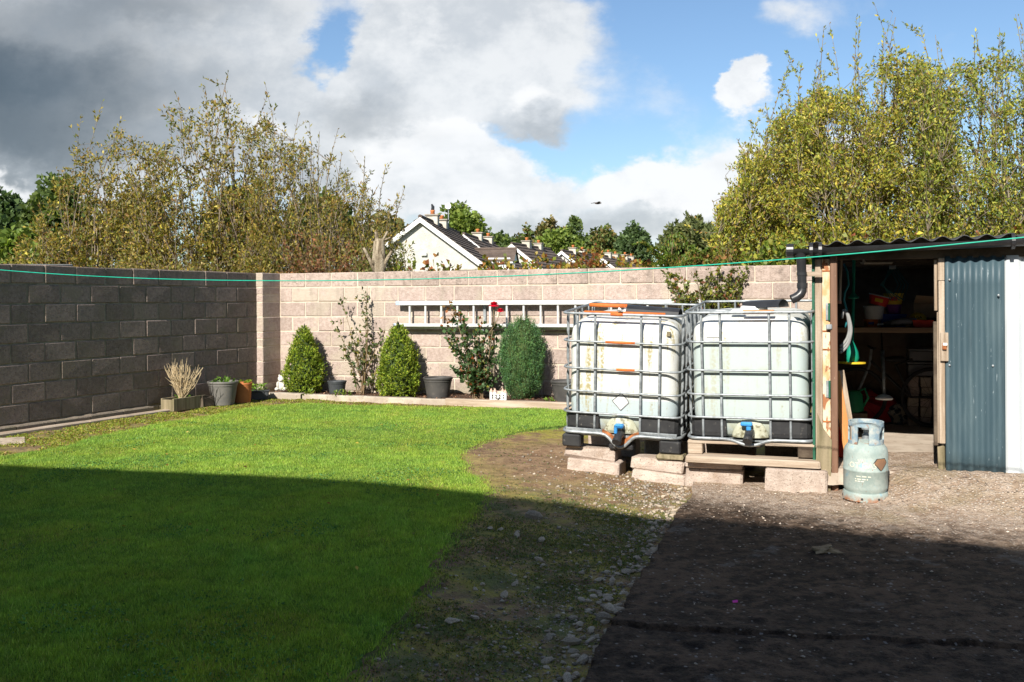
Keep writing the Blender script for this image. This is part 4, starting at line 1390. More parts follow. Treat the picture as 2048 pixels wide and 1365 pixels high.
bramble('yellowing bramble hedge over the shed roof edge', 1640, 2250, (470, 460, 450, 440), 120, 12.7, 308, (0.075, 0.05), [(0.24, 0.27, 0.035), (0.42, 0.34, 0.05), (0.15, 0.17, 0.03), (0.38, 0.13, 0.07)], [0.4, 0.3, 0.22, 0.08], 18, (0.2, 0.6))
bramble('rusty brown dried bramble at the foot of the left willows', 560, 730, (470, 450, 480, 500), 60, 16.2, 309, (0.055, 0.028), [(0.32, 0.14, 0.065), (0.23, 0.10, 0.05), (0.2, 0.15, 0.05)])
bramble('mixed low scrub on top of the shaded wall', 230, 560, (520, 505, 500, 490), 60, 17.0, 310, (0.06, 0.03), [(0.24, 0.21, 0.05), (0.32, 0.24, 0.08), (0.15, 0.16, 0.035)])
bramble('low green scrub around the sawn-off trunk', 700, 830, (500, 490, 480, 500), 36, 16.0, 311, (0.06, 0.03), [(0.15, 0.18, 0.035), (0.21, 0.2, 0.05)])


def fern(label, base, fronds, seed):
    rg = np.random.RandomState(seed)
    t = thing('bracken_fern', label, 'fern', tuple(base))
    tubes, C, D, S = [], [], [], []
    for (tx, ty, tz) in fronds:
        tip = np.array([tx, ty, tz]) - base
        q = bez((0, 0, 0), tip * 0.45 + np.array([0, 0, tip[2] * 0.45 + 0.2]), tip, 16)
        tubes.append((q, 0.006 * np.linspace(1, 0.3, 16)))
        tg = unit(np.gradient(q, axis=0))
        for i in range(4, 16):
            f = (i - 4) / 11
            for sgn in (-1, 1):
                s = unit(np.cross(tg[i], (0, 0, 1))) * sgn
                l = 0.24 * (1 - f) + 0.03
                nn = 9
                ff = np.linspace(0.08, 1, nn)
                C.append(q[i] + (s * 0.9 + tg[i] * 0.35)[None] * (l * ff)[:, None] - np.array([0, 0, 0.12])[None] * (l * ff ** 2)[:, None])
                D.append(np.tile(tg[i], (nn, 1)) * rg.choice([-1, 1], nn)[:, None] + rdir(nn, rg) * 0.3)
                S.append(0.05 * (1.1 - ff))
    V, F = multi_tube(tubes, 4)
    ob('stalks', mesh('stalks', V, F, True), MT['twig'], t)
    leaves_obj('fronds', np.vstack(C), np.vstack(D), np.concatenate(S) + 0.02, 0.022, [(0.09, 0.16, 0.02), (0.13, 0.20, 0.03), (0.2, 0.16, 0.03)], t, rg)


bs_ = P(1340, 560, 13.6)
fern('bright green bracken fern arching over the wall near the open-crowned tree', np.array([bs_[0], bs_[1], 1.6]), [P(1272, 488, 13.6), P(1300, 500, 13.4), P(1350, 475, 13.8), P(1400, 505, 13.6), P(1330, 515, 13.3), P(1410, 520, 13.3), P(1310, 530, 13.3)], 41)
bs_ = P(1390, 560, 13.9)
fern('second bracken fern tangled in the brambles right of the first', np.array([bs_[0], bs_[1], 1.6]), [P(1355, 470, 13.9), P(1430, 500, 13.7), P(1445, 525, 13.6), P(1385, 500, 13.9)], 42)

# sawn-off trunk
rg = np.random.RandomState(9)
b = P(758, 600, 15.9)
t = thing('sawn_trunk', 'sawn-off pale tree trunk with stub branches left of the gable', 'trunk', (b[0], 15.9, 0))
MT['pale_bark'] = mat('pale_bark', (0.20, 0.155, 0.10), (0.42, 0.35, 0.25), 14, 0.9, 1.0, 40, stretch=(1, 1, 0.25), spots=(((0.10, 0.07, 0.04), 18, 0.55, 0.65, 0.8),), bdist=0.03)
zt = P(758, 478, 15.9)[2]
mb = MB()
p = bez((0, 0, 0), (0.03, 0, zt * 0.5), (0.01, 0, zt), 9) + rg.normal(0, 0.008, (9, 3))
mb.tube(p, np.array([0.12, 0.12, 0.115, 0.105, 0.10, 0.09, 0.085, 0.10, 0.075]), 12)
mb.build('trunk', MT['pale_bark'], t, True)
for (x0, y0, x1, y1, r_) in ((760, 490, 775, 463, 0.028), (756, 488, 752, 464, 0.04), (766, 535, 784, 503, 0.04), (750, 545, 727, 496, 0.035), (748, 530, 751, 482, 0.05), (764, 482, 780, 476, 0.022), (768, 540, 776, 512, 0.03)):
    a_, b_ = P(x0, y0, 15.9), P(x1, y1, 15.85)
    o0 = np.array([b[0], 15.9, 0])
    MB().tube(bez(a_ - o0, (a_ + b_) / 2 - o0 + rg.normal(0, .01, 3), b_ - o0, 5), np.linspace(r_, r_ * 0.6, 5), 8).build('stub_branch', MT['pale_bark'], t, True)

# ------------------------------------------------------------------ houses beyond the wall
def roof_slope(mb, x0, x1, w, zr, ze, side, rows, thick=0.06):
    """stepped tile courses on one slope; ridge along x at y=0, eave at y=side*w"""
    for k in range(rows):
        f0, f1 = k / rows, (k + 1.12) / rows
        y0, z0 = side * w * f0, zr + (ze - zr) * f0
        y1, z1 = side * w * f1, zr + (ze - zr) * f1
        n = np.array([0, side * (zr - ze), w])
        n = n / np.linalg.norm(n)
        a = np.array([0, y0, z0])
        b = np.array([0, y1, z1])
        lo, hi = n * 0.004, n * thick
        pts = [a + lo, b + hi * 0.95, b + hi * 0.2]
        V = []
        for x in (x0, x1):
            for p in pts:
                V.append((x, p[1], p[2]))
        F = [(0, 3, 4, 1), (1, 4, 5, 2), (0, 1, 2), (3, 5, 4)]
        if side < 0:
            F = [f[::-1] for f in F]
        mb.add(V, F)


def bungalow(label, apex_px, apex_py, Y, rz, length, w=3.5, ze_drop=3.05, chim=(2.2, 4.6), dormer=False, detail=True, rows=14):
    """gable faces the viewer; local x runs back along the ridge, local y to the left, z up"""
    a = P(apex_px, apex_py, Y)
    t = thing('bungalow', label, 'house', (a[0], a[1], 0), rz, group='row of bungalows beyond the wall')
    zr = a[2]
    ze = zr - ze_drop
    wi = w - 0.35
    zwall = zr - ze_drop * wi / w - 0.10
    zg = zr - 0.14
    # walls as a gabled prism
    V = []
    for x in (0.25, length - 0.25):
        V += [(x, -wi, -0.1), (x, wi, -0.1), (x, wi, zwall), (x, 0, zg), (x, -wi, zwall)]
    F = [(0, 4, 3, 2, 1), (5, 6, 7, 8, 9), (0, 5, 9, 4), (1, 2, 7, 6), (2, 3, 8, 7), (3, 4, 9, 8)]
    ob('wall', mesh('wall', V, F), MT['render'], t)
    mb = MB()
    for s in (-1, 1):
        roof_slope(mb, 0.0, length, w, zr, ze, s, rows)
    mb.tube([(0, 0, zr + 0.03), (length, 0, zr + 0.03)], 0.11, 8)
    rf = mb.build('roof', MT['roof_tile'], t)
    # barge boards on the gable that faces the garden, and soffit boards
    for s in (-1, 1):
        nrm = np.array([0, s * (zr - ze), w])
        nrm /= np.linalg.norm(nrm)
        p0, p1 = np.array([0, 0, zr]), np.array([0, s * w, ze])
        dn = nrm * -0.26
        V = [(-0.03, *(p0 - nrm * 0.005)[1:]), (-0.03, *(p1 - nrm * 0.005)[1:]), (-0.03, *(p1 + dn)[1:]), (-0.03, 0, (p0 + dn)[2] - 0.06),
             (0.02, *(p0 - nrm * 0.005)[1:]), (0.02, *(p1 - nrm * 0.005)[1:]), (0.02, *(p1 + dn)[1:]), (0.02, 0, (p0 + dn)[2] - 0.06)]
        F = [(0, 1, 2, 3), (7, 6, 5, 4), (0, 4, 5, 1), (1, 5, 6, 2), (2, 6, 7, 3), (3, 7, 4, 0)]
        ob('barge_board', mesh('barge_board', V, F), MT['fascia'], t)
        MB().box((0.02, s * w, ze - 0.20), (length, s * (w - 0.04), ze - 0.02)).build('gutter_board', MT['fascia'], t)
    for k, cx in enumerate(chim):
        hz = 0.34 if k == 0 else 0.30
        c = MB().box((cx - 0.27, -0.32, zr - 0.7), (cx + 0.27, 0.32, zr + hz), 0.01).build('chimney', MT['chimney'], t)
        MB().box((cx - 0.34, -0.39, zr + hz), (cx + 0.34, 0.39, zr + hz + 0.09), 0.015).build('chimney_cap', MT['chimney_cap'], c)
        MB().lathe([(0.13, 0), (0.11, 0.16), (0.135, 0.18), (0.135, 0.23), (0.10, 0.23), (0.10, 0.16)], 12, (cx, 0, zr + hz + 0.09)).build('chimney_pot', MT['clay'], c, True)
    if dormer:
        dxa, dxb = 5.4, 8.2
        yo = -w - 0.15
        zd = zr - ze_drop * 0.44
        MB().box((dxa + 0.15, yo + 0.25, ze - 0.05), (dxb - 0.15, -1.2, zd - 0.55)).build('dormer_wall', MT['fascia'], t)
        V = []
        for y in (yo, -1.0):
            V += [(dxa, y, zd - 0.72), ((dxa + dxb) / 2, y, zd), (dxb, y, zd - 0.72)]
        nrw = 5
        mbd = MB()
        for s, (xa) in ((-1, dxa), (1, dxb)):
            xm = (dxa + dxb) / 2
            for k in range(nrw):
                f0, f1 = k / nrw, (k + 1.1) / nrw
                V = [(xm + (xa - xm) * f0, yo, zd - 0.72 * f0), (xm + (xa - xm) * f0, -0.9, zd - 0.72 * f0), (xm + (xa - xm) * f1, -0.9, zd - 0.72 * f1 + 0.05), (xm + (xa - xm) * f1, yo, zd - 0.72 * f1 + 0.05),
                     (xm + (xa - xm) * f1, -0.9, zd - 0.72 * f1 - 0.01), (xm + (xa - xm) * f1, yo, zd - 0.72 * f1 - 0.01)]
                mbd.add(V, [(0, 1, 2, 3), (3, 2, 4, 5)] if s > 0 else [(3, 2, 1, 0), (5, 4, 2, 3)])
        dr = mbd.build('dormer_roof', MT['roof_tile'], t)
        MB().tube([((dxa + dxb) / 2, yo, zd + 0.03), ((dxa + dxb) / 2, -0.9, zd + 0.03)], 0.08, 8).build('ridge_tile', MT['roof_tile'], dr)
        MB().box((dxa + 0.02, yo + 0.1, zd - 0.86), (dxa + 0.10, -1.6, zd - 0.70)).build('dormer_fascia', MT['fascia'], t)
        V = [(dxa + 0.1, yo + 0.1, zd - 0.68), (dxb - 0.1, yo + 0.1, zd - 0.68), ((dxa + dxb) / 2, yo + 0.1, zd - 0.05), (dxa + 0.1, yo + 0.3, zd - 0.68), (dxb - 0.1, yo + 0.3, zd - 0.68), ((dxa + dxb) / 2, yo + 0.3, zd - 0.05)]
        ob('dormer_gable', mesh('dormer_gable', V, [(0, 1, 2), (3, 5, 4), (0, 2, 5, 3), (1, 4, 5, 2), (0, 3, 4, 1)]), MT['fascia'], t)
        fw = MB().box((dxa + 0.55, yo + 0.20, ze + 0.1), (dxb - 0.55, yo + 0.27, zd - 0.75)).build('dormer_window', MT['fascia'], t)
        MB().box((dxa + 0.65, yo + 0.185, ze + 0.2), (dxb - 0.65, yo + 0.21, zd - 0.85)).build('pane', MT['glass'], fw)
    if detail:
        # window in the gable, alarm box, vent
        wf = MB().box((0.20, -2.75, 1.75), (0.27, -2.0, 3.05)).build('window_frame', MT['fascia'], t)
        MB().box((0.185, -2.67, 1.80), (0.21, -2.08, 2.97)).build('pane', MT['glass'], wf)
        MB().box((0.165, -2.67, 2.62), (0.19, -2.08, 2.67)).build('glazing_bar', MT['fascia'], wf)
        MB().box((0.12, -2.85, 3.05), (0.27, -1.9, 3.12)).build('lintel', MT['chimney'], wf)
        MB().box((0.10, -0.30, zr - 1.98), (0.25, 0.0, zr - 1.80), 0.02).build('alarm_box', MT['white_paint'], t)
        MB().box((0.19, -1.62, 2.98), (0.25, -1.45, 3.14), 0.01).build('vent', MT['white_paint'], t)
    return t, zr


h1, zr1 = bungalow('nearest white pebbledash bungalow with gable, dormer and two chimneys', 840, 434.5, 50.0, R(84), 12.3, w=4.15, chim=(3.5, 6.3), dormer=True)
# dish and cowl of the nearest house
MB().tube([(6.9, -0.3, zr1 - 0.3), (6.9, -0.3, zr1 + 1.15)], 0.03, 6).build('aerial_pole', MT['galv'], h1)
MB().lathe([(0.02, 0), (0.11, 0.02), (0.18, 0.07), (0.17, 0.08), (0.10, 0.035)], 16).xf(Matrix.Translation((6.85, -0.3, zr1 + 1.2)) @ Matrix.Rotation(R(-95), 4, 'Y')).build('satellite_dish', MT['white_paint'], h1, True)
MB().tube([(3.5, 0, zr1 + 0.62), (3.5, -0.02, zr1 + 0.85), (3.5, 0.05, zr1 + 1.0)], [0.10, 0.09, 0.04], 8).build('chimney_cowl', MT['black_pipe'], h1)
labsH = ['second bungalow, its roof just behind the nearest gable', 'third bungalow with long dark roof right of the first dormer', 'fourth bungalow along the row, gable half hidden by bramble', 'fifth small bungalow along the receding row',
         'sixth bungalow in the receding row, behind reddish bramble', 'seventh tiny bungalow near the end of the row', 'eighth and farthest bungalow of the row, a white barge board']
HP = [(927, 469, 62.7), (1023, 488, 73), (1123, 502, 83), (1198, 511, 93), (1234, 515, 100), (1254, 516, 108), (1270, 518, 116)]
for k, ((hx, hy, Y), lb) in enumerate(zip(HP, labsH)):
    bungalow(lb, hx, hy, Y, R(80.5 if k == 0 else 70), 11.0 if k == 0 else 9.5, w=3.9, chim=(4.6, 8.4) if k == 0 else (3.5, 6.4), detail=False, rows=12)
ht = bpy.data.objects
# rear dormers of the second and third house
for hx, hy, Y, lb in ():
    pass

# ------------------------------------------------------------------ own house behind the viewpoint (casts the long shadow)
eave = [(-13.4, 2.2), (-7.84, 0.77), (-4.63, -0.07), (-0.39, -2.15), (5.6, -5.1)]
HE = 6.0
t = thing('house', 'tall house behind the viewpoint whose shadow lies over lawn and drive', 'house', (0, 0, 0))
back = [(5.6 - 4.0, -5.1 - 8.0), (-0.39 - 4.0, -2.15 - 8.0), (-4.63 - 2.6, -0.07 - 8.0), (-7.84 - 2.3, 0.77 - 8.0), (-13.4 - 2.3, 2.2 - 8.0)]
fr = [(x - 0.15, y - 0.38) for x, y in eave]
pl = fr + back
n = len(pl)
V = [(x, y, -0.1) for x, y in pl] + [(x, y, HE - 0.12) for x, y in pl]
F = [tuple(range(n - 1, -1, -1)), tuple(range(n, 2 * n))] + [(i, (i + 1) % n, n + (i + 1) % n, n + i) for i in range(n)]
ob('wall', mesh('wall', V, F), MT['render'], t)
rid = [((e[0] + b[0]) / 2, (e[1] + b[1]) / 2, HE + 2.0) for e, b in zip(eave, back[::-1])]
V = [(x, y, HE) for x, y in eave] + rid + [(x, y, HE) for x, y in back[::-1]]
F = []
k = len(eave)
for i in range(k - 1):
    F += [(i, i + 1, k + i + 1, k + i), (k + i, k + i + 1, 2 * k + i + 1, 2 * k + i)]
V2 = [(x, y, z - 0.1) for x, y, z in V]
nn = len(V)
F2 = [tuple(nn + j for j in f[::-1]) for f in F]
F3 = [(i, nn + i, nn + i + 1, i + 1) for i in range(k - 1)] + [(2 * k + i + 1, nn + 2 * k + i + 1, nn + 2 * k + i, 2 * k + i) for i in range(k - 1)]
F3 += [(0, k, nn + k, nn), (k, 2 * k, nn + 2 * k, nn + k), (k - 1, nn + k - 1, nn + 2 * k - 1, 2 * k - 1), (2 * k - 1, nn + 2 * k - 1, nn + 3 * k - 1, 3 * k - 1)]
ob('roof', mesh('roof', V + V2, F + F2 + F3), MT['roof_tile'], t)

# ------------------------------------------------------------------ pots and small things in the beds
def pot(name, label, base, r_top, r_bot, h, mname, soil=True, group=None):
    t = thing(name, label, 'plant pot', tuple(base), 0, group)
    prof = [(r_bot * 0.9, 0.0), (r_bot, 0.008), (r_top * 0.93, h * 0.80), (r_top * 0.965, h * 0.815), (r_top * 0.97, h * 0.90), (r_top * 1.02, h * 0.915), (r_top * 1.03, h * 0.97), (r_top, h), (r_top * 0.93, h * 0.985), (r_top * 0.88, h * 0.80), (r_bot * 0.85, h * 0.1)]
    MB().lathe(prof, 36).build('pot_wall', MT[mname], t, 'auto')
    if soil:
        V, F = lathe([(0.001, h * 0.86), (r_top * 0.45, h * 0.88), (r_top * 0.91, h * 0.85)], 20, False, False)
        V[:, 2] += np.random.RandomState(3).normal(0, 0.006, len(V))
        ob('potting_soil', mesh('potting_soil', V, F), MT['soil'], t)
    return t


def sprigs(parent, z, r, n, rg, cols, h=0.06, leaf=(0.05, 0.03), name='leaves'):
    a = rg.rand(n) * 6.283
    q = r * np.sqrt(rg.rand(n))
    C = np.stack([q * np.cos(a), q * np.sin(a), z + h * rg.rand(n)], 1)
    D = np.stack([np.cos(a) * 0.8, np.sin(a) * 0.8, 0.3 + 0.8 * rg.rand(n)], 1) + rdir(n, rg) * 0.4
    return leaves_obj(name, C, D, leaf[0] * rg.uniform(0.7, 1.3, n), leaf[1], cols, parent, rg)


rg = np.random.RandomState(55)
GR = [(0.10, 0.20, 0.02), (0.14, 0.26, 0.03), (0.07, 0.14, 0.03)]


def gpt(px, Y, dz=0.0):
    p = P(px, 600, Y)
    return (p[0], Y, float(H(p[0], Y)) + dz)


pot('plant_pot', 'small black plant pot between the first box cone and the thin shrub', gpt(673, 14.28, 0.03), 0.138, 0.105, 0.225, 'pot_black')
pot('plant_pot', 'large empty dark grey pot left of the rose', gpt(875, 13.72, 0.02), 0.205, 0.150, 0.325, 'pot_dark')
pot('plant_pot', 'dark grey pot half hidden behind the left tank', gpt(1131, 13.05, 0.02), 0.205, 0.150, 0.325, 'pot_dark')
t = pot('plant_pot', 'large faded grey pot by the shaded wall with green seedlings', gpt(445, 13.42), 0.205, 0.150, 0.33, 'pot_grey')
sprigs(t, 0.30, 0.15, 60, rg, GR, 0.06)
t = pot('plant_pot', 'terracotta coloured pot tucked behind the large grey pot', gpt(484, 13.72), 0.135, 0.112, 0.285, 'terracotta')
sprigs(t, 0.25, 0.10, 35, rg, [(0.2, 0.24, 0.02), (0.12, 0.2, 0.02)], 0.05)
t = thing('plant_trough', 'low black trough of bright seedlings beside the corner pier', 'trough', gpt(515, 14.12), R(12))
MB().box((-0.15, -0.09, 0.0), (0.15, 0.09, 0.125), 0.012).build('trough_wall', MT['pot_black'], t)
MB().box((-0.165, -0.105, 0.120), (0.165, 0.105, 0.137), 0.006).build('rim', MT['pot_black'], t)
sprigs(t, 0.125, 0.10, 70, rg, [(0.2, 0.30, 0.03), (0.13, 0.24, 0.03)], 0.09, (0.055, 0.025))
# wooden planter with dried grass, dark chunk of turf next to it
wl = math.atan2(0.9153, 0.4027)
pp = gpt(366, 12.95)
t = thing('wooden_planter', 'mossy wooden plank planter holding the dried grass', 'planter', pp, wl)
for (a_, b_) in (((-0.30, -0.11, 0.0), (0.30, -0.085, 0.165)), ((-0.30, 0.085, 0.0), (0.30, 0.11, 0.165)), ((-0.30, -0.084, 0.0), (-0.275, 0.084, 0.15)), ((0.275, -0.084, 0.0), (0.30, 0.084, 0.15))):
    MB().box(a_, b_, 0.004).build('plank', MT['timber_green'], t)
MB().box((-0.274, -0.084, 0.01), (0.274, 0.084, 0.135)).build('planter_soil', MT['soil'], t)
sprigs(t, 0.13, 0.09, 40, rg, GR, 0.05, (0.04, 0.02))
gt = thing('dried_grass', 'clump of bleached dried branching stems standing in the planter', 'dried plant', (pp[0] - 0.02, pp[1] - 0.02, pp[2] + 0.13))
tubes = []
for k in range(46):
    a = rg.rand() * 6.283
    sp = 0.06 + 0.23 * rg.rand()
    hh = 0.50 - 0.55 * sp + rg.normal(0, 0.05)
    tip = np.array([sp * math.cos(a) * 1.1, sp * math.sin(a) * 0.7, max(0.2, hh)])
    p0 = np.array([rg.normal(0, 0.015), rg.normal(0, 0.015), 0])
    q_ = bez(p0, tip * 0.5 + np.array([0, 0, -0.04]) + rg.normal(0, 0.02, 3), tip, 8) + rg.normal(0, 0.004, (8, 3))
    tubes.append((q_, np.linspace(0.0055, 0.0022, 8)))
    for j in range(4):
        i = rg.randint(3, 7)
        e = q_[i] + unit(q_[i] - p0 + rg.normal(0, 0.12, 3) + np.array([0, 0, 0.1])) * rg.uniform(0.06, 0.15)
        tubes.append((bez(q_[i], (q_[i] + e) / 2 + rg.normal(0, 0.012, 3), e, 4), np.linspace(0.0032, 0.0018, 4)))
V, F = multi_tube(tubes, 4)
ob('stems', mesh('stems', V, F, True), mat('dried_straw', (0.50, 0.38, 0.22), (0.62, 0.50, 0.32), 12, 0.85), gt)
q0 = gpt(408, 13.2)
V, F = cbox((-0.12, -0.07, 0), (0.12, 0.07, 0.15), 0.02)
V = V + rg.normal(0, 0.012, V.shape)
tag(ob('turf_block', mesh('turf_block', V, F), MT['timber_dark'], None, q0, (0, 0, wl)), 'dark rotten wood block between the planter and grey pot', 'wood block')

# stone figure: seated frog-like ornament
fx = gpt(563, 14.72, 0.07)
t = thing('garden_ornament', 'pale stone seated animal figure in the wall corner', 'ornament', fx, R(-10))


def ell(c, r, n=14, m=10, rot=None):
    V, F = [], []
    for i in range(m + 1):
        ph = math.pi * i / m
        for j in range(n):
            th = 2 * math.pi * j / n
            V.append((r[0] * math.sin(ph) * math.cos(th), r[1] * math.sin(ph) * math.sin(th), r[2] * math.cos(ph)))
    for i in range(m):
        for j in range(n):
            k2 = (j + 1) % n
            F.append((i * n + j, (i + 1) * n + j, (i + 1) * n + k2, i * n + k2))
    V = np.array(V)
    if rot is not None:
        V = V @ np.array(Euler(rot).to_matrix()).T
    return V + np.array(c), F


mb = MB()
for c_, r_ in (((0, 0, 0.085), (0.072, 0.065, 0.09)), ((0.0, -0.01, 0.185), (0.058, 0.055, 0.05)), ((0, -0.055, 0.165), (0.032, 0.03, 0.024)), ((-0.06, -0.04, 0.03), (0.035, 0.05, 0.03)), ((0.06, -0.04, 0.03), (0.035, 0.05, 0.03)),
               ((-0.045, -0.055, 0.095), (0.02, 0.022, 0.05)), ((0.045, -0.055, 0.095), (0.02, 0.022, 0.05)), ((-0.035, -0.01, 0.23), (0.016, 0.014, 0.018)), ((0.035, -0.01, 0.23), (0.016, 0.014, 0.018))):
    mb.add(*ell(c_, r_))
mb.build('figure', MT['stone_white'], t, True)

# toy castle
cx = gpt(996, 13.16, 0.075)
t = thing('toy_castle', 'small white toy castle with pale pink roofs at the foot of the rose', 'ornament', cx, R(-6))
MB().box((-0.095, -0.04, 0), (0.095, 0.05, 0.085), 0.003).build('castle_wall', MT['white_paint'], t)
V = [(-0.095, -0.045, 0.083), (0.095, -0.045, 0.083), (0.095, 0.055, 0.083), (-0.095, 0.055, 0.083), (-0.08, 0.0, 0.122), (0.08, 0.0, 0.122)]
ob('roof', mesh('roof', V, [(0, 1, 5, 4), (1, 2, 5), (2, 3, 4, 5), (3, 0, 4), (3, 2, 1, 0)]), MT['pink_roof'], t)
for sx, h_ in ((-0.095, 0.115), (-0.045, 0.118), (0.06, 0.118), (0.095, 0.10)):
    tw = MB().lathe([(0.022, 0), (0.022, h_)], 10, (sx, -0.035, 0)).build('tower', MT['white_paint'], t)
    MB().lathe([(0.027, h_), (0.002, h_ + 0.045)], 10, (sx, -0.035, 0)).build('spire', MT['pink_roof'], tw)
for sx in (-0.075, -0.03, 0.02, 0.075):
    for z_ in (0.028, 0.06):
        MB().box((sx - 0.008, -0.062, z_), (sx + 0.008, -0.030, z_ + 0.014)).build('window', MT['dark_hole'], t)
MB().box((-0.012, -0.046, 0.0), (0.014, -0.036, 0.028)).build('door', MT['dark_hole'], t)

# ------------------------------------------------------------------ ladder on the wall
def wallpt(px, py, off):
    """point in front of the back wall by off metres, on the sight line through the survey pixel"""
    u = P(px, py, 1.0)
    d = np.array([0.9446, -0.3282])
    nrm = np.array([-0.3282, -0.9446])
    b0 = np.array(B0) + nrm * off
    # ray (u0, 1)*Y ; solve dot((u0*Y, Y) - b0, nrm) = 0
    Y = np.dot(b0, nrm) / (u[0] * nrm[0] + nrm[1])
    return P(px, py, Y)


lp = wallpt(795, 650, 0.10)
t = thing('ladder', 'long aluminium ladder hung sideways on the sunlit wall', 'ladder', (lp[0], lp[1], 0), R(-19.16))
zb = lp[2] - 0.01
zt_ = wallpt(805, 604, 0.12)[2] - 0.02
LL = 4.6
zr_top, zr_bot = zt_, zb
MB().box((0.05, -0.035, zr_top - 0.032), (LL, 0.035, zr_top + 0.032), 0.004).build('upper_rail', MT['alu'], t)
MB().box((0.0, -0.075, zr_bot - 0.015), (LL, 0.0, zr_bot + 0.03), 0.004).build('lower_rail', MT['alu'], t)
MB().box((0.05, 0.012, zr_bot - 0.05), (LL, 0.055, zr_bot - 0.018), 0.003).build('second_section_rail', MT['alu'], t)
for x_, z_, w_ in ((0.02, zr_top, 0.03), (-0.02, zr_bot + 0.005, 0.025)):
    MB().box((x_ - 0.035, -0.03, z_ - w_), (x_ + 0.03, 0.03, z_ + w_), 0.005).build('end_cap', MT['blue_tap'] if False else mat('pale_blue_cap', (0.35, 0.45, 0.68), (0.4, 0.5, 0.72), 5, 0.6), t)
k = 0
x_ = 0.20
while x_ < LL - 0.1:
    MB().tube([(x_, 0, zr_bot + 0.03), (x_, 0, zr_top - 0.03)], 0.017, 10).build('rung', MT['alu'], t)
    x_ += 0.252
for x_ in (1.35, 3.6):
    MB().box((x_ - 0.02, -0.03, zr_bot - 0.075), (x_ + 0.02, 0.11, zr_bot - 0.052), 0.003).build('wall_bracket', MT['galv'], t)
    MB().box((x_ - 0.02, 0.06, zr_bot - 0.11), (x_ + 0.02, 0.11, zr_top - 0.04), 0.003).build('wall_bracket', MT['galv'], t)

# ------------------------------------------------------------------ washing line
pts = []
kn = [(-6.08, 9.90, 1.93), (-5.17, 9.39, 1.84), (-1.787, 7.51, 1.653), (0, 6.515, 1.667), (1.65, 5.6, 1.717), (2.49, 5.13, 1.80), (4.4, 4.07, 2.02)]
kx = [k_[0] for k_ in kn]
zc = np.polyfit(kx, [k_[2] for k_ in kn], 4)
xs = np.linspace(-6.08, 4.4, 60)
pts = [(x_, float(np.interp(x_, kx, [k_[1] for k_ in kn])), float(np.polyval(zc, x_))) for x_ in xs]
tag(MB().tube(pts, 0.0042, 6).build('washing_line', MT['line_green'], None, True), 'green plastic washing line strung across the whole yard', 'washing line')
t = thing('line_post', 'steel washing line post beyond the right frame edge', 'post', (4.42, 4.06, 0))
MB().tube([(0, 0, 0.0), (0, 0, 2.15)], 0.03, 12).build('post', MT['galv'], t)
MB().tube([(-0.02, 0.02, 2.02), (-0.06, 0.04, 2.02)], 0.012, 6).build('hook', MT['galv'], t)

# ------------------------------------------------------------------ bird
bp = P(1195, 407, 30)
t = thing('bird', 'small dark bird gliding in the cloudy sky above the far trees', 'bird', tuple(bp), R(20))
MT['feather'] = mat('brown_feather', (0.05, 0.035, 0.03), (0.09, 0.06, 0.05), 20, 0.8)
mb = MB()
mb.add(*ell((0, 0, 0), (0.10, 0.035, 0.032)))
mb.add(*ell((0.10, 0, 0.012), (0.03, 0.024, 0.022)))
mb.add([(0.128, 0.006, 0.012), (0.128, -0.006, 0.012), (0.15, 0, 0.008), (0.128, 0, 0.018)], [(0, 1, 2), (0, 2, 3), (1, 3, 2)])
mb.build('body', MT['feather'], t, True)
for s in (-1, 1):
    V = [(0.06, 0.02 * s, 0.012), (-0.04, 0.02 * s, 0.01), (-0.06, 0.16 * s, 0.035), (0.03, 0.15 * s, 0.045), (-0.09, 0.27 * s, 0.015)]
    V += [(a_, b_, c_ - 0.006) for a_, b_, c_ in V]
    ob('wing', mesh('wing', V, [(0, 1, 2, 3), (3, 2, 4), (8, 7, 6, 5), (9, 7, 8), (0, 3, 8, 5), (3, 4, 9, 8), (1, 6, 7, 2), (2, 7, 9, 4)]), MT['feather'], t)
V = [(-0.08, 0.015, 0.004), (-0.08, -0.015, 0.004), (-0.21, -0.035, 0.0), (-0.21, 0.035, 0.0)]
V += [(a_, b_, c_ - 0.006) for a_, b_, c_ in V]
ob('tail', mesh('tail', V, [(0, 1, 2, 3), (7, 6, 5, 4), (0, 3, 7, 4), (1, 5, 6, 2), (2, 6, 7, 3)]), MT['feather'], t)

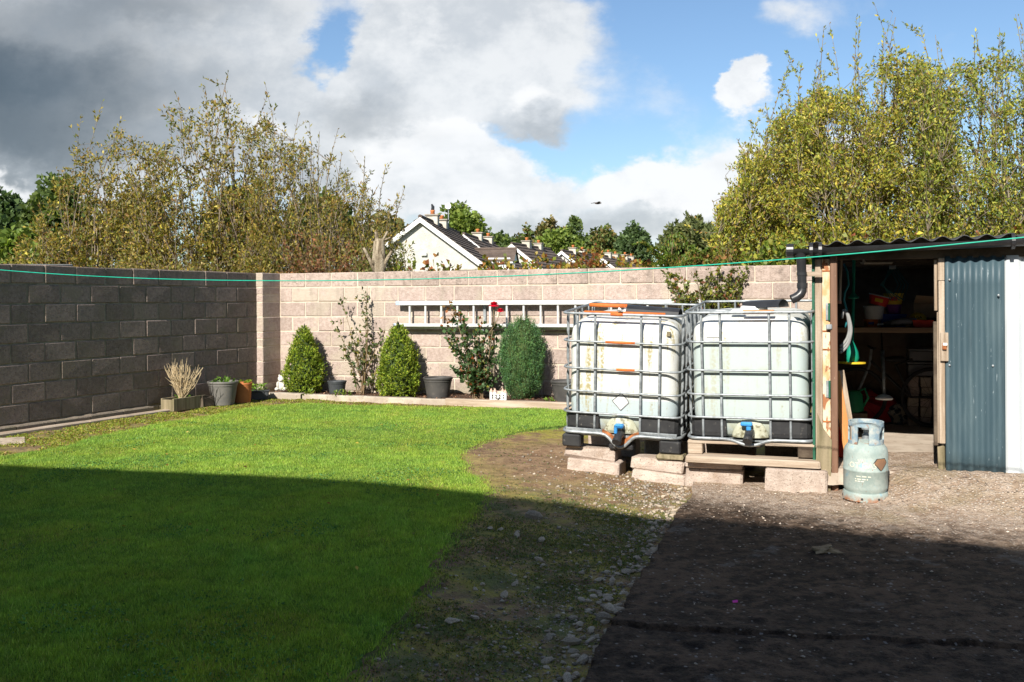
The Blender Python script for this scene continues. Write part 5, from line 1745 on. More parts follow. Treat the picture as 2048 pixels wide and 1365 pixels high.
# ------------------------------------------------------------------ bulk liquid tanks
def tankmat(name, streak, wl, tint):
    m, q = gm(name)
    co = q.n('ShaderNodeTexCoord').outputs['Object']
    cx, cy, cz = q.sep(co)
    st = q.v('MULTIPLY', co, (1, 1, 0.10))
    n1 = q.noise(st, 16, 6, 0.65).outputs['Fac']
    n2 = q.noise(co, 9, 5, 0.65).outputs['Fac']
    n3 = q.noise(co, 45, 3, 0.6).outputs['Fac']
    c = q.mix(q.step(n2, 0.3, 0.7), (0.58, 0.58, 0.55), (0.66, 0.67, 0.645))
    water = q.step(q.m('ADD', cz, q.m('MULTIPLY', q.m('SUBTRACT', n2, 0.5), 0.015)), wl + 0.01, wl - 0.01)
    c = q.mix(q.m('MULTIPLY', water, 0.9), c, tint)
    # grime runs that start under the rails and bands
    run = q.m('MULTIPLY', q.step(n1, 0.50, 0.64), q.step(n3, 0.32, 0.58))
    c = q.mix(q.m('MULTIPLY', run, streak), c, (0.36, 0.31, 0.16))
    sp = q.step(q.m('ADD', q.m('MULTIPLY', n3, 0.5), q.m('MULTIPLY', n2, 0.5)), 0.61, 0.67)
    c = q.mix(q.m('MULTIPLY', sp, 0.55), c, (0.22, 0.18, 0.06))
    for zz in (0.50, 0.69, 0.90):
        band = q.m('MULTIPLY', q.step(q.m('ABSOLUTE', q.m('SUBTRACT', cz, zz - 0.02)), 0.05, 0.0), q.step(n2, 0.40, 0.62))
        c = q.mix(q.m('MULTIPLY', band, 0.28), c, (0.34, 0.34, 0.10))
    low = q.m('MULTIPLY', q.step(cz, 0.31, 0.20), q.step(n2, 0.3, 0.6))
    c = q.mix(q.m('MULTIPLY', low, 0.6), c, (0.38, 0.36, 0.20))
    finish(m, q, c, 0.42, q.noise(co, 5, 3).outputs['Fac'], 0.01, 0.25, 0.45)
    return m


MT['tankL'] = tankmat('white_tank_plastic_stained', 1.0, 0.425, (0.42, 0.50, 0.52))
MT['tankR'] = tankmat('white_tank_plastic_full', 0.45, 0.90, (0.43, 0.505, 0.49))
MT['sticker'] = mat('white_sticker', (0.82, 0.82, 0.80), (0.86, 0.86, 0.84), 6, 0.5)
MT['ink'] = mat('faded_ink', (0.12, 0.12, 0.12), (0.2, 0.2, 0.2), 6, 0.7)
MT['ink_pale'] = mat('pale_ink', (0.45, 0.45, 0.44), (0.55, 0.55, 0.54), 6, 0.7)
TW, TD = 0.97, 1.15


def ibc(label, loc, rot, left):
    t = thing('water_tank', label, 'water tank', loc, group='white caged tanks', rot=rot)
    zc0 = 0.13                       # cage bottom above pallet base
    CH = 1.0
    # inner bottle: stacked rounded rectangles
    ins = 0.042
    lev = [(0.0, 0.06), (0.03, 0.03), (0.10, 0.012), (0.18, 0.0), (0.36, -0.004), (0.55, 0.0), (0.70, -0.004), (0.80, 0.0), (0.86, 0.008), (0.905, 0.03), (0.935, 0.065), (0.952, 0.12), (0.96, 0.20), (0.962, 0.33)]
    V, F = [], []
    k = 9
    for z, a in lev:
        rr = max(0.10, 0.11 - a * 0.2)
        V += rrect(ins + a, TW - ins - a, ins + a, TD - ins - a, rr, zc0 + z, k)
    n = 4 * (k + 1)
    for i in range(len(lev) - 1):
        for j in range(n):
            l = (j + 1) % n
            F.append((i * n + j, i * n + l, (i + 1) * n + l, (i + 1) * n + j))
    F.append(tuple(range(n))[::-1])
    F.append(tuple((len(lev) - 1) * n + j for j in range(n)))
    me = mesh('bottle', V, F)
    ob('bottle', me, MT['tankL' if left else 'tankR'], t)
    autosmooth(me, 50)
    MB().lathe([(0.11, 0.0), (0.11, 0.03), (0.095, 0.045), (0.02, 0.045)], 24, (TW / 2, TD / 2, zc0 + 0.962)).build('lid', MT['white_paint'], t, 'auto')
    # outlet bay
    xm = TW / 2
    bw_ = 0.155
    bay = MB()
    bv, bf = ell((0, 0, 0), (1, 1, 1), 28, 20)
    bv[:, 2] = np.maximum(bv[:, 2], -0.02)
    bv[:, 0] *= 1.0 - 0.18 * np.clip(bv[:, 2], 0, 1)
    bay.add(bv * np.array([0.145, 0.042, 0.155]) + np.array([xm, 0.052, zc0 + 0.012]), bf)
    bay.build('outlet_bay', mat('yellowed_tank_plastic', (0.36, 0.36, 0.26), (0.50, 0.51, 0.42), 9, 0.5, spots=(((0.12, 0.10, 0.05), 22, 0.50, 0.64, 0.8),)), t, True)
    # hoops and uprights
    r_ = 0.0092
    levels = [1.0, 0.768, 0.543, 0.351, 0.169, 0.0]
    for li, z in enumerate(levels):
        pts = rrect(0, TW, 0, TD, 0.085 if li else 0.07, zc0 + z * CH, 6)
        if li == 0:
            pts = [(x, y, z_) for x, y, z_ in pts]
        if li == 5:
            q2 = []
            # bottom rail dips under the outlet
            fr_ = [p for p in pts]
            seg = [(0.085 + (TW - 0.17) * f, 0.0) for f in np.linspace(0.02, 0.98, 30)]
            dip = 0.105 if left else 0.045
            mid = [(x, y, zc0 - dip * math.exp(-(abs(x - xm) / (0.085 if left else 0.11)) ** 2.4)) for x, y in seg]
            i0 = max(i for i, p in enumerate(fr_) if abs(p[0] - 0.085) < 1e-6 and p[1] < 0.01) if any(abs(p[0] - 0.085) < 1e-6 and p[1] < 0.01 for p in fr_) else len(fr_) - 1
            pts = fr_ + mid if i0 == len(fr_) - 1 else fr_
            MB().tube(pts, 0.0135, 8, True).build('base_rail', MT['galv'], t, True)
            continue
        MB().tube(pts, 0.011 if li == 0 else r_, 8, True).build('hoop_rail', MT['galv'], t, True)
    def upright(x, y, nx, ny):
        zs = np.linspace(zc0 + 0.005, zc0 + CH - 0.006, 26)
        mb = MB()
        pts = []
        V, F = [], []
        w = 0.0098
        for z in zs:
            near = min(abs(z - zc0 - l * CH) for l in levels)
            d = 0.007 if near < 0.03 else 0.0125         # flattened at each crossing
            o = 0.016 if near < 0.03 else 0.011
            tx, ty = -ny, nx
            for a in range(8):
                an = 2 * math.pi * a / 8
                V.append((x - nx * o + tx * w * math.cos(an) + nx * d * math.sin(an), y - ny * o + ty * w * math.cos(an) + ny * d * math.sin(an), z))
        for i in range(len(zs) - 1):
            for a in range(8):
                b = (a + 1) % 8
                F.append((i * 8 + a, i * 8 + b, (i + 1) * 8 + b, (i + 1) * 8 + a))
        me = mesh('upright_bar', V, F, True)
        ob('upright_bar', me, MT['galv'], t)
    for f in (0.129, 0.279, 0.664, 0.82):
        upright(f * TW, 0, 0, -1)
        upright(f * TW, TD, 0, 1)
    for f in (0.12, 0.3, 0.5, 0.7, 0.88):
        upright(0, f * TD, -1, 0)
        upright(TW, f * TD, 1, 0)
    # black guard sheets round the foot
    for xa, xb, sgn in ((0.012, 0.30, -1), (0.645, TW - 0.012, 1)):
        V = []
        if sgn < 0:
            path = [(xb, 0.020), (0.11, 0.020), (0.055, 0.035), (0.028, 0.065), (0.02, 0.12), (0.02, 1.0)]
        else:
            path = [(TW - 0.02, 1.0), (TW - 0.02, 0.12), (TW - 0.028, 0.065), (TW - 0.055, 0.035), (TW - 0.11, 0.020), (xa, 0.020)]
        for (x, y) in path:
            V += [(x, y, zc0 + 0.018), (x, y - 0.004, zc0 + 0.05), (x, y, zc0 + 0.155)]
        nn = len(path)
        V += [(x + (0.004 if x < xm else -0.004), y + 0.006, z) for x, y, z in V]
        F = []
        for off in (0, nn * 3):
            for i in range(nn - 1):
                for j in range(2):
                    f = (off + i * 3 + j, off + i * 3 + j + 1, off + (i + 1) * 3 + j + 1, off + (i + 1) * 3 + j)
                    F.append(f)
        for i in range(nn - 1):
            F.append((i * 3 + 2, nn * 3 + i * 3 + 2, nn * 3 + (i + 1) * 3 + 2, (i + 1) * 3 + 2))
        ob('guard_sheet', mesh('guard_sheet', V, F), MT['black_sheet'], t)
    # outlet valve
    vz = zc0 + (-0.012 if left else 0.035)
    vb = MB().tube([(xm, 0.06, vz + 0.02), (xm, -0.02, vz + 0.02), (xm - 0.004, -0.055, vz + 0.005), (xm - 0.008, -0.085, vz - 0.02)], [0.040, 0.036, 0.034, 0.030], 14)
    v = vb.build('valve', MT['black_pipe'], t, 'auto')
    MB().tube([(xm - 0.006, -0.072, vz - 0.012), (xm - 0.0095, -0.098, vz - 0.032)], 0.037, 14).build('valve_cap', MT['black_sheet'], v, 'auto')
    MB().tube([(xm, -0.01, vz + 0.04), (xm, -0.01, vz + 0.085)], 0.014, 8).build('valve_stem', MT['galv'], v)
    if left:
        mb = MB().box((-0.038, -0.05, 0.075), (0.034, 0.015, 0.108), 0.008)
        mb.box((-0.038, -0.052, 0.03), (-0.012, -0.016, 0.09), 0.006)
    else:
        mb = MB().box((-0.065, -0.04, 0.078), (0.025, 0.004, 0.108), 0.008)
        mb.box((-0.022, -0.03, 0.04), (0.014, 0.0, 0.085), 0.006)
    mb.build('valve_handle', MT['blue_tap'], v, loc=(xm, -0.01, vz))
    # pallet
    if left:
        # rusting tray under the outlet
        mb = MB()
        xs = np.linspace(xm - 0.16, xm + 0.16, 20)
        V = []
        for x in xs:
            d = 0.105 * math.exp(-(abs(x - xm) / 0.085) ** 2.4)
            V += [(x, 0.004, zc0 - d), (x, 0.012, zc0 + 0.03 - d * 0.75), (x, 0.12, zc0 + 0.012 - d * 0.25), (x, 0.12, zc0 + 0.004 - d * 0.35), (x, 0.012, zc0 - 0.006 - d)]
        F = []
        for i in range(len(xs) - 1):
            for j in range(4):
                F.append((i * 5 + j, i * 5 + j + 1, (i + 1) * 5 + j + 1, (i + 1) * 5 + j))
        ob('outlet_tray', mesh('outlet_tray', V, F, True), MT['rust'], t)
        # pressed steel rim that the bottle stands in
        for xa, xb in ((0.03, xm - 0.15), (xm + 0.15, TW - 0.03)):
            MB().box((xa, 0.002, zc0 - 0.004), (xb, 0.016, zc0 + 0.035), 0.004).build('tray_rim', MT['galv'], t)
        for xa, xb in ((0.0, 0.155), (0.80, TW)):
            for ya in (0.0, 0.5, 1.02):
                MB().box((xa, ya, 0.0), (xb, ya + 0.13, 0.105), 0.012).build('pallet_foot', MT['black_sheet'], t)
        MB().box((xm - 0.10, 0.02, 0.0), (xm + 0.10, 0.16, 0.045), 0.01).build('pallet_foot', MT['black_sheet'], t)
        MB().box((0.02, 0.03, 0.098), (TW - 0.02, TD - 0.02, 0.122), 0.004).build('tray_base', MT['galv'], t)
        # rust and primer on the rails
        for (li, xa, xb, mm) in ((1, 0.36, 0.60, 'rust_paint'), (2, 0.45, 0.60, 'rust_paint'), (0, 0.40, 0.50, 'rust_paint')):
            z = zc0 + levels[li] * CH
            MB().tube([(xa, 0, z), ((xa + xb) / 2, 0, z), (xb, 0, z)], [r_ + 0.001, r_ + 0.0025, r_ + 0.001] if li else [0.0135, 0.0150, 0.0135], 8).build('rust_patch', MT[mm], t, True)
        # diamond sticker
        c = (xm - 0.005, 0.034, zc0 + 0.27)
        V = [(c[0] - 0.062, c[1], c[2] + 0.005), (c[0], c[1], c[2] - 0.064), (c[0] + 0.058, c[1], c[2] - 0.005), (c[0] + 0.052, c[1], c[2] + 0.016), (c[0] + 0.004, c[1], c[2] + 0.068)]
        V2 = [(c[0] + (x - c[0]) * 1.17, c[1] + 0.0015, c[2] + (z - c[2]) * 1.17) for x, y, z in V]
        s_ = ob('hazard_diamond', mesh('hazard_diamond', V2, [(0, 1, 2, 3, 4)]), MT['ink'], t)
        ob('diamond_face', mesh('diamond_face', V, [(0, 1, 2, 3, 4)]), MT['sticker'], s_)
        for dz, sz, tx, mm in ((0.022, 0.0135, 'IMPORTANT', 'ink_pale'),):
            tv, tf = text_mesh(tx, sz)
            V = np.stack([tv[:, 0] + c[0] + 0.0, np.full(len(tv), c[1] - 0.0015), tv[:, 1] + c[2] + dz], 1)
            ob('lettering', mesh('lettering', V, tf), MT[mm], s_)
        for dz, hw in ((0.008, 0.034), (-0.003, 0.040), (-0.014, 0.036), (-0.026, 0.020)):
            MB().box((c[0] - hw, c[1] - 0.002, c[2] + dz), (c[0] + hw, c[1] - 0.0012, c[2] + dz + 0.0025)).build('print_line', MT['ink_pale'], s_)
        # clip of dried weed stuck by the upright
        MB().box((0.845, 0.034, zc0 + 0.83), (0.875, 0.048, zc0 + 0.87), 0.003).build('old_tape', MT['timber_green'], t)
    else:
        for xa, xb, mm in ((0.0, 0.115, 'timber'), (0.845, TW, 'timber_dark')):
            for ya in (0.0, 0.5, 1.03):
                MB().box((xa, ya, 0.0), (xb, ya + 0.12, 0.085), 0.006).build('pallet_block', MT[mm], t)
        for xa, xb in ((0.0, 0.40), (0.60, TW)):
            MB().box((xa, -0.004, 0.086), (xb, 0.12, 0.108), 0.004).build('pallet_board', MT['timber'], t)
        MB().box((0.43, 0.02, 0.070), (0.56, 0.14, 0.088), 0.004).build('pallet_board', MT['timber'], t)
        for ya in (0.25, 0.5, 0.75, 1.02):
            MB().box((0.0, ya, 0.086), (TW, ya + 0.12, 0.108), 0.004).build('pallet_board', MT['timber'], t)
        MB().box((0.03, 0.03, 0.109), (TW - 0.03, TD - 0.03, 0.118)).build('tray_base', MT['galv'], t)
        V = [(0.16, 0.0285, zc0 + 0.80), (0.275, 0.0285, zc0 + 0.80), (0.275, 0.0285, zc0 + 0.86), (0.16, 0.0285, zc0 + 0.86)]
        s_ = MB().box((0.16, 0.032, zc0 + 0.800), (0.262, 0.046, zc0 + 0.850), 0.002).build('paper_label', MT['sticker'], t)
        for j in range(10):
            MB().box((0.172 + j * 0.008, 0.0305, zc0 + 0.825), (0.172 + j * 0.008 + (0.003 if j % 3 else 0.005), 0.0316, zc0 + 0.845)).build('print_line', MT['ink_pale'], s_)
    return t


RZ = R(-19.0)
tilt = R(4.2)
tl = ibc('left white caged tank with rusty outlet and diamond sticker, on black feet', (0.415, 8.243, 0.262), (tilt, R(1.8), RZ), True)
tl.scale = (1.03, 1, 1)
tr_ = ibc('right white caged tank full of water on a timber pallet beside the shed', (1.40, 7.80, 0.262), (tilt, R(-0.3), RZ), False)


def in_tank(base, rot, p):
    return Vector(base) + Euler(rot).to_matrix() @ Vector(p)


TL = ((0.415, 8.243, 0.262), (tilt, R(1.8), RZ))
TR = ((1.40, 7.80, 0.262), (tilt, R(-0.3), RZ))
TOPZ = 0.13 + 0.968
# loose pieces lying on top of the tanks
o = MB().tube([(0.16, 0.12, TOPZ + 0.032), (0.50, 0.10, TOPZ + 0.035), (0.84, 0.13, TOPZ + 0.032)], 0.014, 8).build('orange_pipe', MT['rust_paint'], None, True, TL[0], TL[1])
tag(o, 'orange painted pipe lying along the front rail of the left tank', 'pipe')
o = MB().tube([(0.10, 0.52, TOPZ + 0.06), (0.44, 0.50, TOPZ + 0.062)], 0.017, 8).build('orange_pipe', MT['rust_paint'], None, True, TL[0], TL[1])
tag(o, 'short orange pipe on the back half of the left tank', 'pipe')
o = MB().tube([(0.46, 0.08, TOPZ + 0.055), (0.47, 0.06, TOPZ + 0.075), (0.485, 0.07, TOPZ + 0.06)], 0.012, 8).build('pipe_elbow', MT['white_paint'], None, True, TL[0], TL[1])
tag(o, 'small white pipe elbow on the front of the left tank', 'pipe fitting')


def half_gutter(r, l, n=10):
    V, F = [], []
    for x in (0, l):
        for k in range(n + 1):
            a = math.pi * k / n
            V.append((x, r * math.cos(a), r * math.sin(a)))
        for k in range(n + 1):
            a = math.pi * k / n
            V.append((x, (r - 0.004) * math.cos(a), (r - 0.004) * math.sin(a)))
    m_ = 2 * (n + 1)
    for k in range(n):
        F.append((k, k + 1, m_ + k + 1, m_ + k))
        F.append((n + 1 + k + 1, n + 1 + k, m_ + n + 1 + k, m_ + n + 1 + k + 1))
        F.append((k + 1, k, n + 1 + k, n + 1 + k + 1))
        F.append((m_ + k, m_ + k + 1, m_ + n + 1 + k + 1, m_ + n + 1 + k))
    return V, F


g0 = in_tank(*TL, (0.47, 0.40, TOPZ + 0.005))
o = ob('gutter_piece', mesh('gutter_piece', *half_gutter(0.075, 0.46)), MT['black_pipe'], None, g0, (0, R(4), RZ + R(-6)))
tag(o, 'upturned black gutter length on the left tank', 'gutter piece')
g0 = in_tank(*TR, (0.42, 0.62, TOPZ + 0.012))
o = ob('gutter_piece', mesh('gutter_piece', *half_gutter(0.062, 0.40)), MT['black_pipe'], None, g0, (0, R(-2), RZ - R(38)))
tag(o, 'upturned black gutter length on the right tank, open end towards the viewer', 'gutter piece')
o = MB().box((0.44, 0.06, TOPZ + 0.012), (0.68, 0.11, TOPZ + 0.042), 0.004).build('wood_batten', MT['orange_wood'], None, False, TR[0], TR[1])
tag(o, 'short wooden batten on the front of the right tank', 'wood')
o = MB().tube([(0.08, 0.30, TOPZ + 0.02), (0.40, 0.28, TOPZ + 0.02)], 0.015, 8).build('grey_pipe', MT['galv'], None, True, TR[0], TR[1])
tag(o, 'thin grey pipe lying on the left half of the right tank', 'pipe')
o = MB().box((0.34, 0.10, TOPZ + 0.010), (0.45, 0.20, TOPZ + 0.040), 0.012).build('white_block', MT['white_paint'], None, False, TR[0], TR[1])
tag(o, 'white plastic piece in the middle of the right tank top', 'plastic piece')

# blocks and timber under the tanks
rg = np.random.RandomState(66)


def loose_block(label, c, size, rz, mname='block_loose', name='concrete_block', cat='block', chip=0.004, rx=0.0, ry=0.0):
    V, F = cbox((-size[0] / 2, -size[1] / 2, 0), (size[0] / 2, size[1] / 2, size[2]), 0.012)
    V = V + rg.normal(0, chip, V.shape)
    o = ob(name, mesh(name, V, F), MT[mname], None, c, (rx, ry, rz))
    return tag(o, label, cat)


def onp(px, Y, z):
    p = P(px, 600, Y)
    return (p[0], Y, z)


loose_block('lower of the two flat blocks under the left tank, left stack', onp(1190, 8.30, 0.02), (0.46, 0.23, 0.125), RZ + R(-4), ry=R(3))
loose_block('upper chipped flat block of the left stack under the left tank', onp(1184, 8.34, 0.148), (0.43, 0.23, 0.10), RZ + R(-2), chip=0.008, ry=R(2.5))
loose_block('lower flat block of the right stack under the left tank', onp(1320, 8.06, -0.03), (0.45, 0.23, 0.115), RZ + R(-7), ry=R(4), chip=0.006)
loose_block('upper flat block of the right stack under the left tank', onp(1318, 8.08, 0.085), (0.44, 0.23, 0.105), RZ + R(-4), ry=R(3))
loose_block('short mossy timber wedge between block and black tank foot', onp(1341, 7.99, 0.188), (0.225, 0.16, 0.045), RZ, 'timber_green', 'timber_offcut', 'timber', 0.004)
loose_block('thin concrete slab on top of the block under the right tank', onp(1428, 7.86, 0.145), (0.45, 0.24, 0.055), RZ, chip=0.003)
loose_block('upright block under the left end of the bleached plank', onp(1429, 7.87, -0.015), (0.445, 0.22, 0.16), RZ + R(1), chip=0.004)
loose_block('upright block at the right end of the plank, against the shed post', onp(1590, 7.50, -0.02), (0.45, 0.22, 0.215), RZ + R(1), chip=0.005, ry=R(1))
loose_block('long bleached plank lying under the timber pallet of the right tank', onp(1503, 7.63, 0.200), (1.02, 0.20, 0.062), RZ, 'timber', 'plank', 'plank', 0.003)
loose_block('rear support block under the left tank', (0.95, 9.15, 0.04), (0.45, 0.22, 0.30), RZ, chip=0.003)
loose_block('rear support block deep in shadow under the left tank, right side', (1.45, 8.95, 0.03), (0.45, 0.22, 0.30), RZ, chip=0.003)
loose_block('rear support block under the right tank', (1.95, 8.75, 0.0), (0.45, 0.22, 0.33), RZ, chip=0.003)
loose_block('rear support block under the right tank, shed side', (2.45, 8.55, 0.0), (0.45, 0.22, 0.33), RZ, chip=0.003)

# ------------------------------------------------------------------ gas cylinder
m, q = gm('worn_blue_paint')
co = q.n('ShaderNodeTexCoord').outputs['Object']
cx, cy, cz = q.sep(co)
n1 = q.noise(co, 7, 6, 0.65).outputs['Fac']
n2 = q.noise(co, 26, 6, 0.7).outputs['Fac']
c = q.mix(q.step(n1, 0.35, 0.65), (0.25, 0.315, 0.295), (0.37, 0.42, 0.385))
c = q.mix(q.m('MULTIPLY', q.step(n2, 0.50, 0.62), 0.55), c, (0.24, 0.30, 0.28))
c = q.mix(q.m('MULTIPLY', q.step(n1, 0.58, 0.66), 0.6), c, (0.16, 0.36, 0.46))
c = q.mix(q.m('MULTIPLY', q.step(cz, 0.06, 0.0), q.step(n2, 0.40, 0.56)), c, (0.30, 0.12, 0.05))
c = q.mix(q.m('MULTIPLY', q.step(cz, 0.40, 0.44), q.step(n2, 0.55, 0.62)), c, (0.32, 0.13, 0.06))
c = q.mix(q.step(q.noise(co, 40, 5, 0.7).outputs['Fac'], 0.64, 0.69), c, (0.25, 0.11, 0.05))
finish(m, q, c, 0.6, n2, 0.004, 0.5, 0.4)
MT['cyl'] = m
cyl_loc = (2.565, 7.10, float(H(2.565, 7.10)) + 0.024)
t = thing('gas_cylinder', 'weathered pale blue gas cylinder standing before the shed doorway', 'gas cylinder', cyl_loc, rot=(R(2.0), 0, 0))
rb = 0.152
MB().lathe([(0.155, 0.0), (0.160, 0.004), (0.158, 0.045), (0.150, 0.062), (0.135, 0.062)], 40).build('foot_ring', MT['cyl'], t, 'auto')
MB().lathe([(0.10, 0.035), (0.135, 0.048), (rb, 0.085), (rb + 0.002, 0.10), (rb + 0.002, 0.212), (rb + 0.005, 0.216), (rb + 0.005, 0.226), (rb + 0.002, 0.230), (rb + 0.001, 0.345), (rb - 0.006, 0.375), (rb - 0.028, 0.405), (rb - 0.062, 0.425), (0.04, 0.436)], 48).build('body', MT['cyl'], t, 'auto')
for a in (-118, -75, -40, 10, 60, 120, 170):
    ca, sa = math.cos(R(a)), math.sin(R(a))
    MB().tube([(0.150 * ca, 0.150 * sa, 0.026), (0.1615 * ca, 0.1615 * sa, 0.026)], 0.0085, 10).build('vent_hole', MT['dark_hole'], t)
MT['cyl_blue'] = mat('worn_bright_blue_paint', (0.20, 0.29, 0.36), (0.36, 0.42, 0.41), 14, 0.6, 0.2, 60, spots=(((0.46, 0.47, 0.44), 20, 0.50, 0.62, 0.7), ((0.30, 0.13, 0.06), 24, 0.60, 0.68, 0.8)))


def arc_band(r0, r1, z0, z1, a0, a1, n=26):
    V, F = [], []
    for k in range(n + 1):
        a = R(a0 + (a1 - a0) * k / n)
        for r, z in ((r0, z0), (r1, z0), (r1, z1), (r0, z1)):
            V.append((r * math.cos(a), r * math.sin(a), z))
    for k in range(n):
        for j in range(4):
            l = (j + 1) % 4
            F.append((k * 4 + j, (k + 1) * 4 + j, (k + 1) * 4 + l, k * 4 + l))
    F.append((0, 1, 2, 3))
    F.append((n * 4 + 3, n * 4 + 2, n * 4 + 1, n * 4))
    return V, F


col = MB()
ra, rb2 = 0.112, 0.123
col.add(*arc_band(ra, rb2, 0.535, 0.565, 0, 360, 48))
for a0, a1 in ((-100, -62), (-22, 15), (140, 168), (198, 222)):
    col.add(*arc_band(ra, rb2, 0.408, 0.536, a0, a1, 10))
col.add(*arc_band(ra, rb2, 0.408, 0.440, -100, 30, 30))
col.add(*arc_band(ra, rb2, 0.408, 0.430, 140, 222, 20))
col.build('collar', MT['cyl_blue'], t, 'auto')
MB().lathe([(0.028, 0.43), (0.026, 0.47), (0.018, 0.475), (0.018, 0.50), (0.03, 0.505), (0.03, 0.525), (0.01, 0.53)], 16).build('valve', MT['galv'], t, 'auto')


def wrap(tv, ang0, z0, r):
    a = R(ang0) + tv[:, 0] / r
    return np.stack([r * np.cos(a), r * np.sin(a), z0 + tv[:, 1]], 1)


MT['cream_print'] = mat('faded_cream_print', (0.80, 0.76, 0.60), (0.62, 0.60, 0.50), 30, 0.7)
tv, tf = text_mesh('OT GAS', 0.056)
ob('lettering', mesh('lettering', wrap(tv, -90 - 28, 0.248, rb + 0.0038), tf), MT['cream_print'], t)
tv, tf = text_mesh('VA', 0.036)
ob('lettering', mesh('lettering', wrap(tv, -90 - 32, 0.287, rb + 0.0036), tf), MT['cream_print'], t)
for i, zz in enumerate((0.185, 0.165, 0.150)):
    tv = np.array([(x, y, 0) for x in np.linspace(-0.06, 0.05 - i * 0.02, 12) for y in (0, 0.006)])
    ob('print_line', mesh('print_line', wrap(tv, -90 - 25, zz, rb + 0.0038), [(2 * k, 2 * k + 2, 2 * k + 3, 2 * k + 1) for k in range(11) if (k * 7 + i) % 4]), MT['cream_print'], t)
MT['diamond'] = mat('rusted_warning_label', (0.33, 0.17, 0.08), (0.22, 0.12, 0.07), 16, 0.8)
for sc, mm, rr in ((1.0, 'dark_hole', 0.0034), (0.86, 'diamond', 0.0044)):
    xs = np.linspace(-1, 1, 17)
    tv = []
    for x in xs:
        hi = 0.050 * (1 - abs(x)) if True else 0
        tv += [(x * 0.062 * sc, -0.062 * (1 - abs(x)) * sc, 0), (x * 0.062 * sc, min(0.034, 0.085 * (1 - abs(x))) * sc, 0)]
    ob('warning_diamond', mesh('warning_diamond', wrap(np.array(tv), -90 + 22, 0.285, rb + rr), [(2 * k, 2 * k + 2, 2 * k + 3, 2 * k + 1) for k in range(16)]), MT[mm], t)

# ------------------------------------------------------------------ shed
SO = np.array([2.333, 7.506])
SX = np.array([0.9455, -0.3256])
SY = np.array([0.3256, 0.9455])


def SP(px, py, yl):
    u = P(px, py, 1.0)
    Y = (yl + SO[0] * SY[0] + SO[1] * SY[1]) / (u[0] * SY[0] + SY[1])
    return P(px, py, Y)


def SL(px, py, yl):
    """shed-local coordinates of a survey pixel at local depth yl"""
    w = SP(px, py, yl)
    d = w[:2] - SO
    return np.array([np.dot(d, SX), np.dot(d, SY), w[2]])


FLZ = 0.20
SW, SD = 3.0, 3.15
ZF = 1.86          # eaves height of roof sheet at the front


def corrugated(x0, x1, z0f, z1, pitch, amp, y, sharp=0.0, thick=0.0025, per=8):
    """upright corrugated sheet; z0f may be a function of x (ragged foot)"""
    n = int((x1 - x0) / pitch * per) + 1
    xs = np.linspace(x0, x1, n)
    V = []
    zz = np.linspace(0, 1, 9)
    for x in xs:
        s = math.sin(2 * math.pi * (x - x0) / pitch)
        if sharp:
            s = max(-1, min(1, s * sharp))
        z0 = z0f(x) if callable(z0f) else z0f
        for f in zz:
            V.append((x, y - amp * s, z0 + (z1 - z0) * f))
    m_ = len(zz)
    k = len(V)
    V += [(a, b + thick, c) for a, b, c in V]
    F = []
    for i in range(n - 1):
        for j in range(m_ - 1):
            F.append((i * m_ + j, (i + 1) * m_ + j, (i + 1) * m_ + j + 1, i * m_ + j + 1))
            F.append((k + i * m_ + j, k + i * m_ + j + 1, k + (i + 1) * m_ + j + 1, k + (i + 1) * m_ + j))
        F.append((i * m_, k + i * m_, k + (i + 1) * m_, (i + 1) * m_))
        F.append((i * m_ + m_ - 1, (i + 1) * m_ + m_ - 1, k + (i + 1) * m_ + m_ - 1, k + i * m_ + m_ - 1))
    for i in (0, n - 1):
        for j in range(m_ - 1):
            F.append((i * m_ + j, i * m_ + j + 1, k + i * m_ + j + 1, k + i * m_ + j))
    return V, F


sh = thing('garden_shed', 'open fronted shed of slate blue and white corrugated sheets with dark roof', 'shed', (SO[0], SO[1], 0), R(-19.0))
V, F = corrugated(0.915, 1.312, lambda x: 0.165, 1.80, 0.076, 0.010, -0.020)
me = mesh('blue_sheet', V, F, True)
bs_ = ob('corrugated_sheet', me, MT['blue_sheet'], sh)
bs_['label'] = 'slate blue corrugated sheet'
V, F = corrugated(1.314, 3.0, lambda x: 0.17, 1.80, 0.20, 0.012, -0.012, sharp=2.2, per=16)
me = mesh('white_sheet', V, F)
ws_ = ob('corrugated_sheet', me, MT['white_sheet'], sh)
ws_['label'] = 'white box profile sheet'
for (px, py) in ((1997, 591), (1899, 731), (1986, 732), (1899, 560)):
    l = SL(px, py, -0.035)
    MB().add(*ell((l[0], -0.034, l[2]), (0.009, 0.006, 0.009), 10, 6)).build('screw_cap', MT['galv'], bs_, True)
# roof sheet
xs = np.linspace(-0.06, 3.2, 200)
V, F = [], []
ny_ = 6
for x in xs:
    w = 0.016 * math.sin(2 * math.pi * (x + 0.02) / 0.146)
    for j in range(ny_):
        y = -0.14 + (SD + 0.3) * j / (ny_ - 1)
        V.append((x, y, ZF + 0.055 + 0.022 * x + w + 0.03 * y))
k = len(V)
V += [(a, b, c - 0.006) for a, b, c in V]
for i in range(len(xs) - 1):
    for j in range(ny_ - 1):
        F.append((i * ny_ + j, (i + 1) * ny_ + j, (i + 1) * ny_ + j + 1, i * ny_ + j + 1))
        F.append((k + i * ny_ + j, k + i * ny_ + j + 1, k + (i + 1) * ny_ + j + 1, k + (i + 1) * ny_ + j))
    F.append((i * ny_, k + i * ny_, k + (i + 1) * ny_, (i + 1) * ny_))
ob('roof_sheet', mesh('roof_sheet', V, F, True), MT['roof_sheet'], sh)
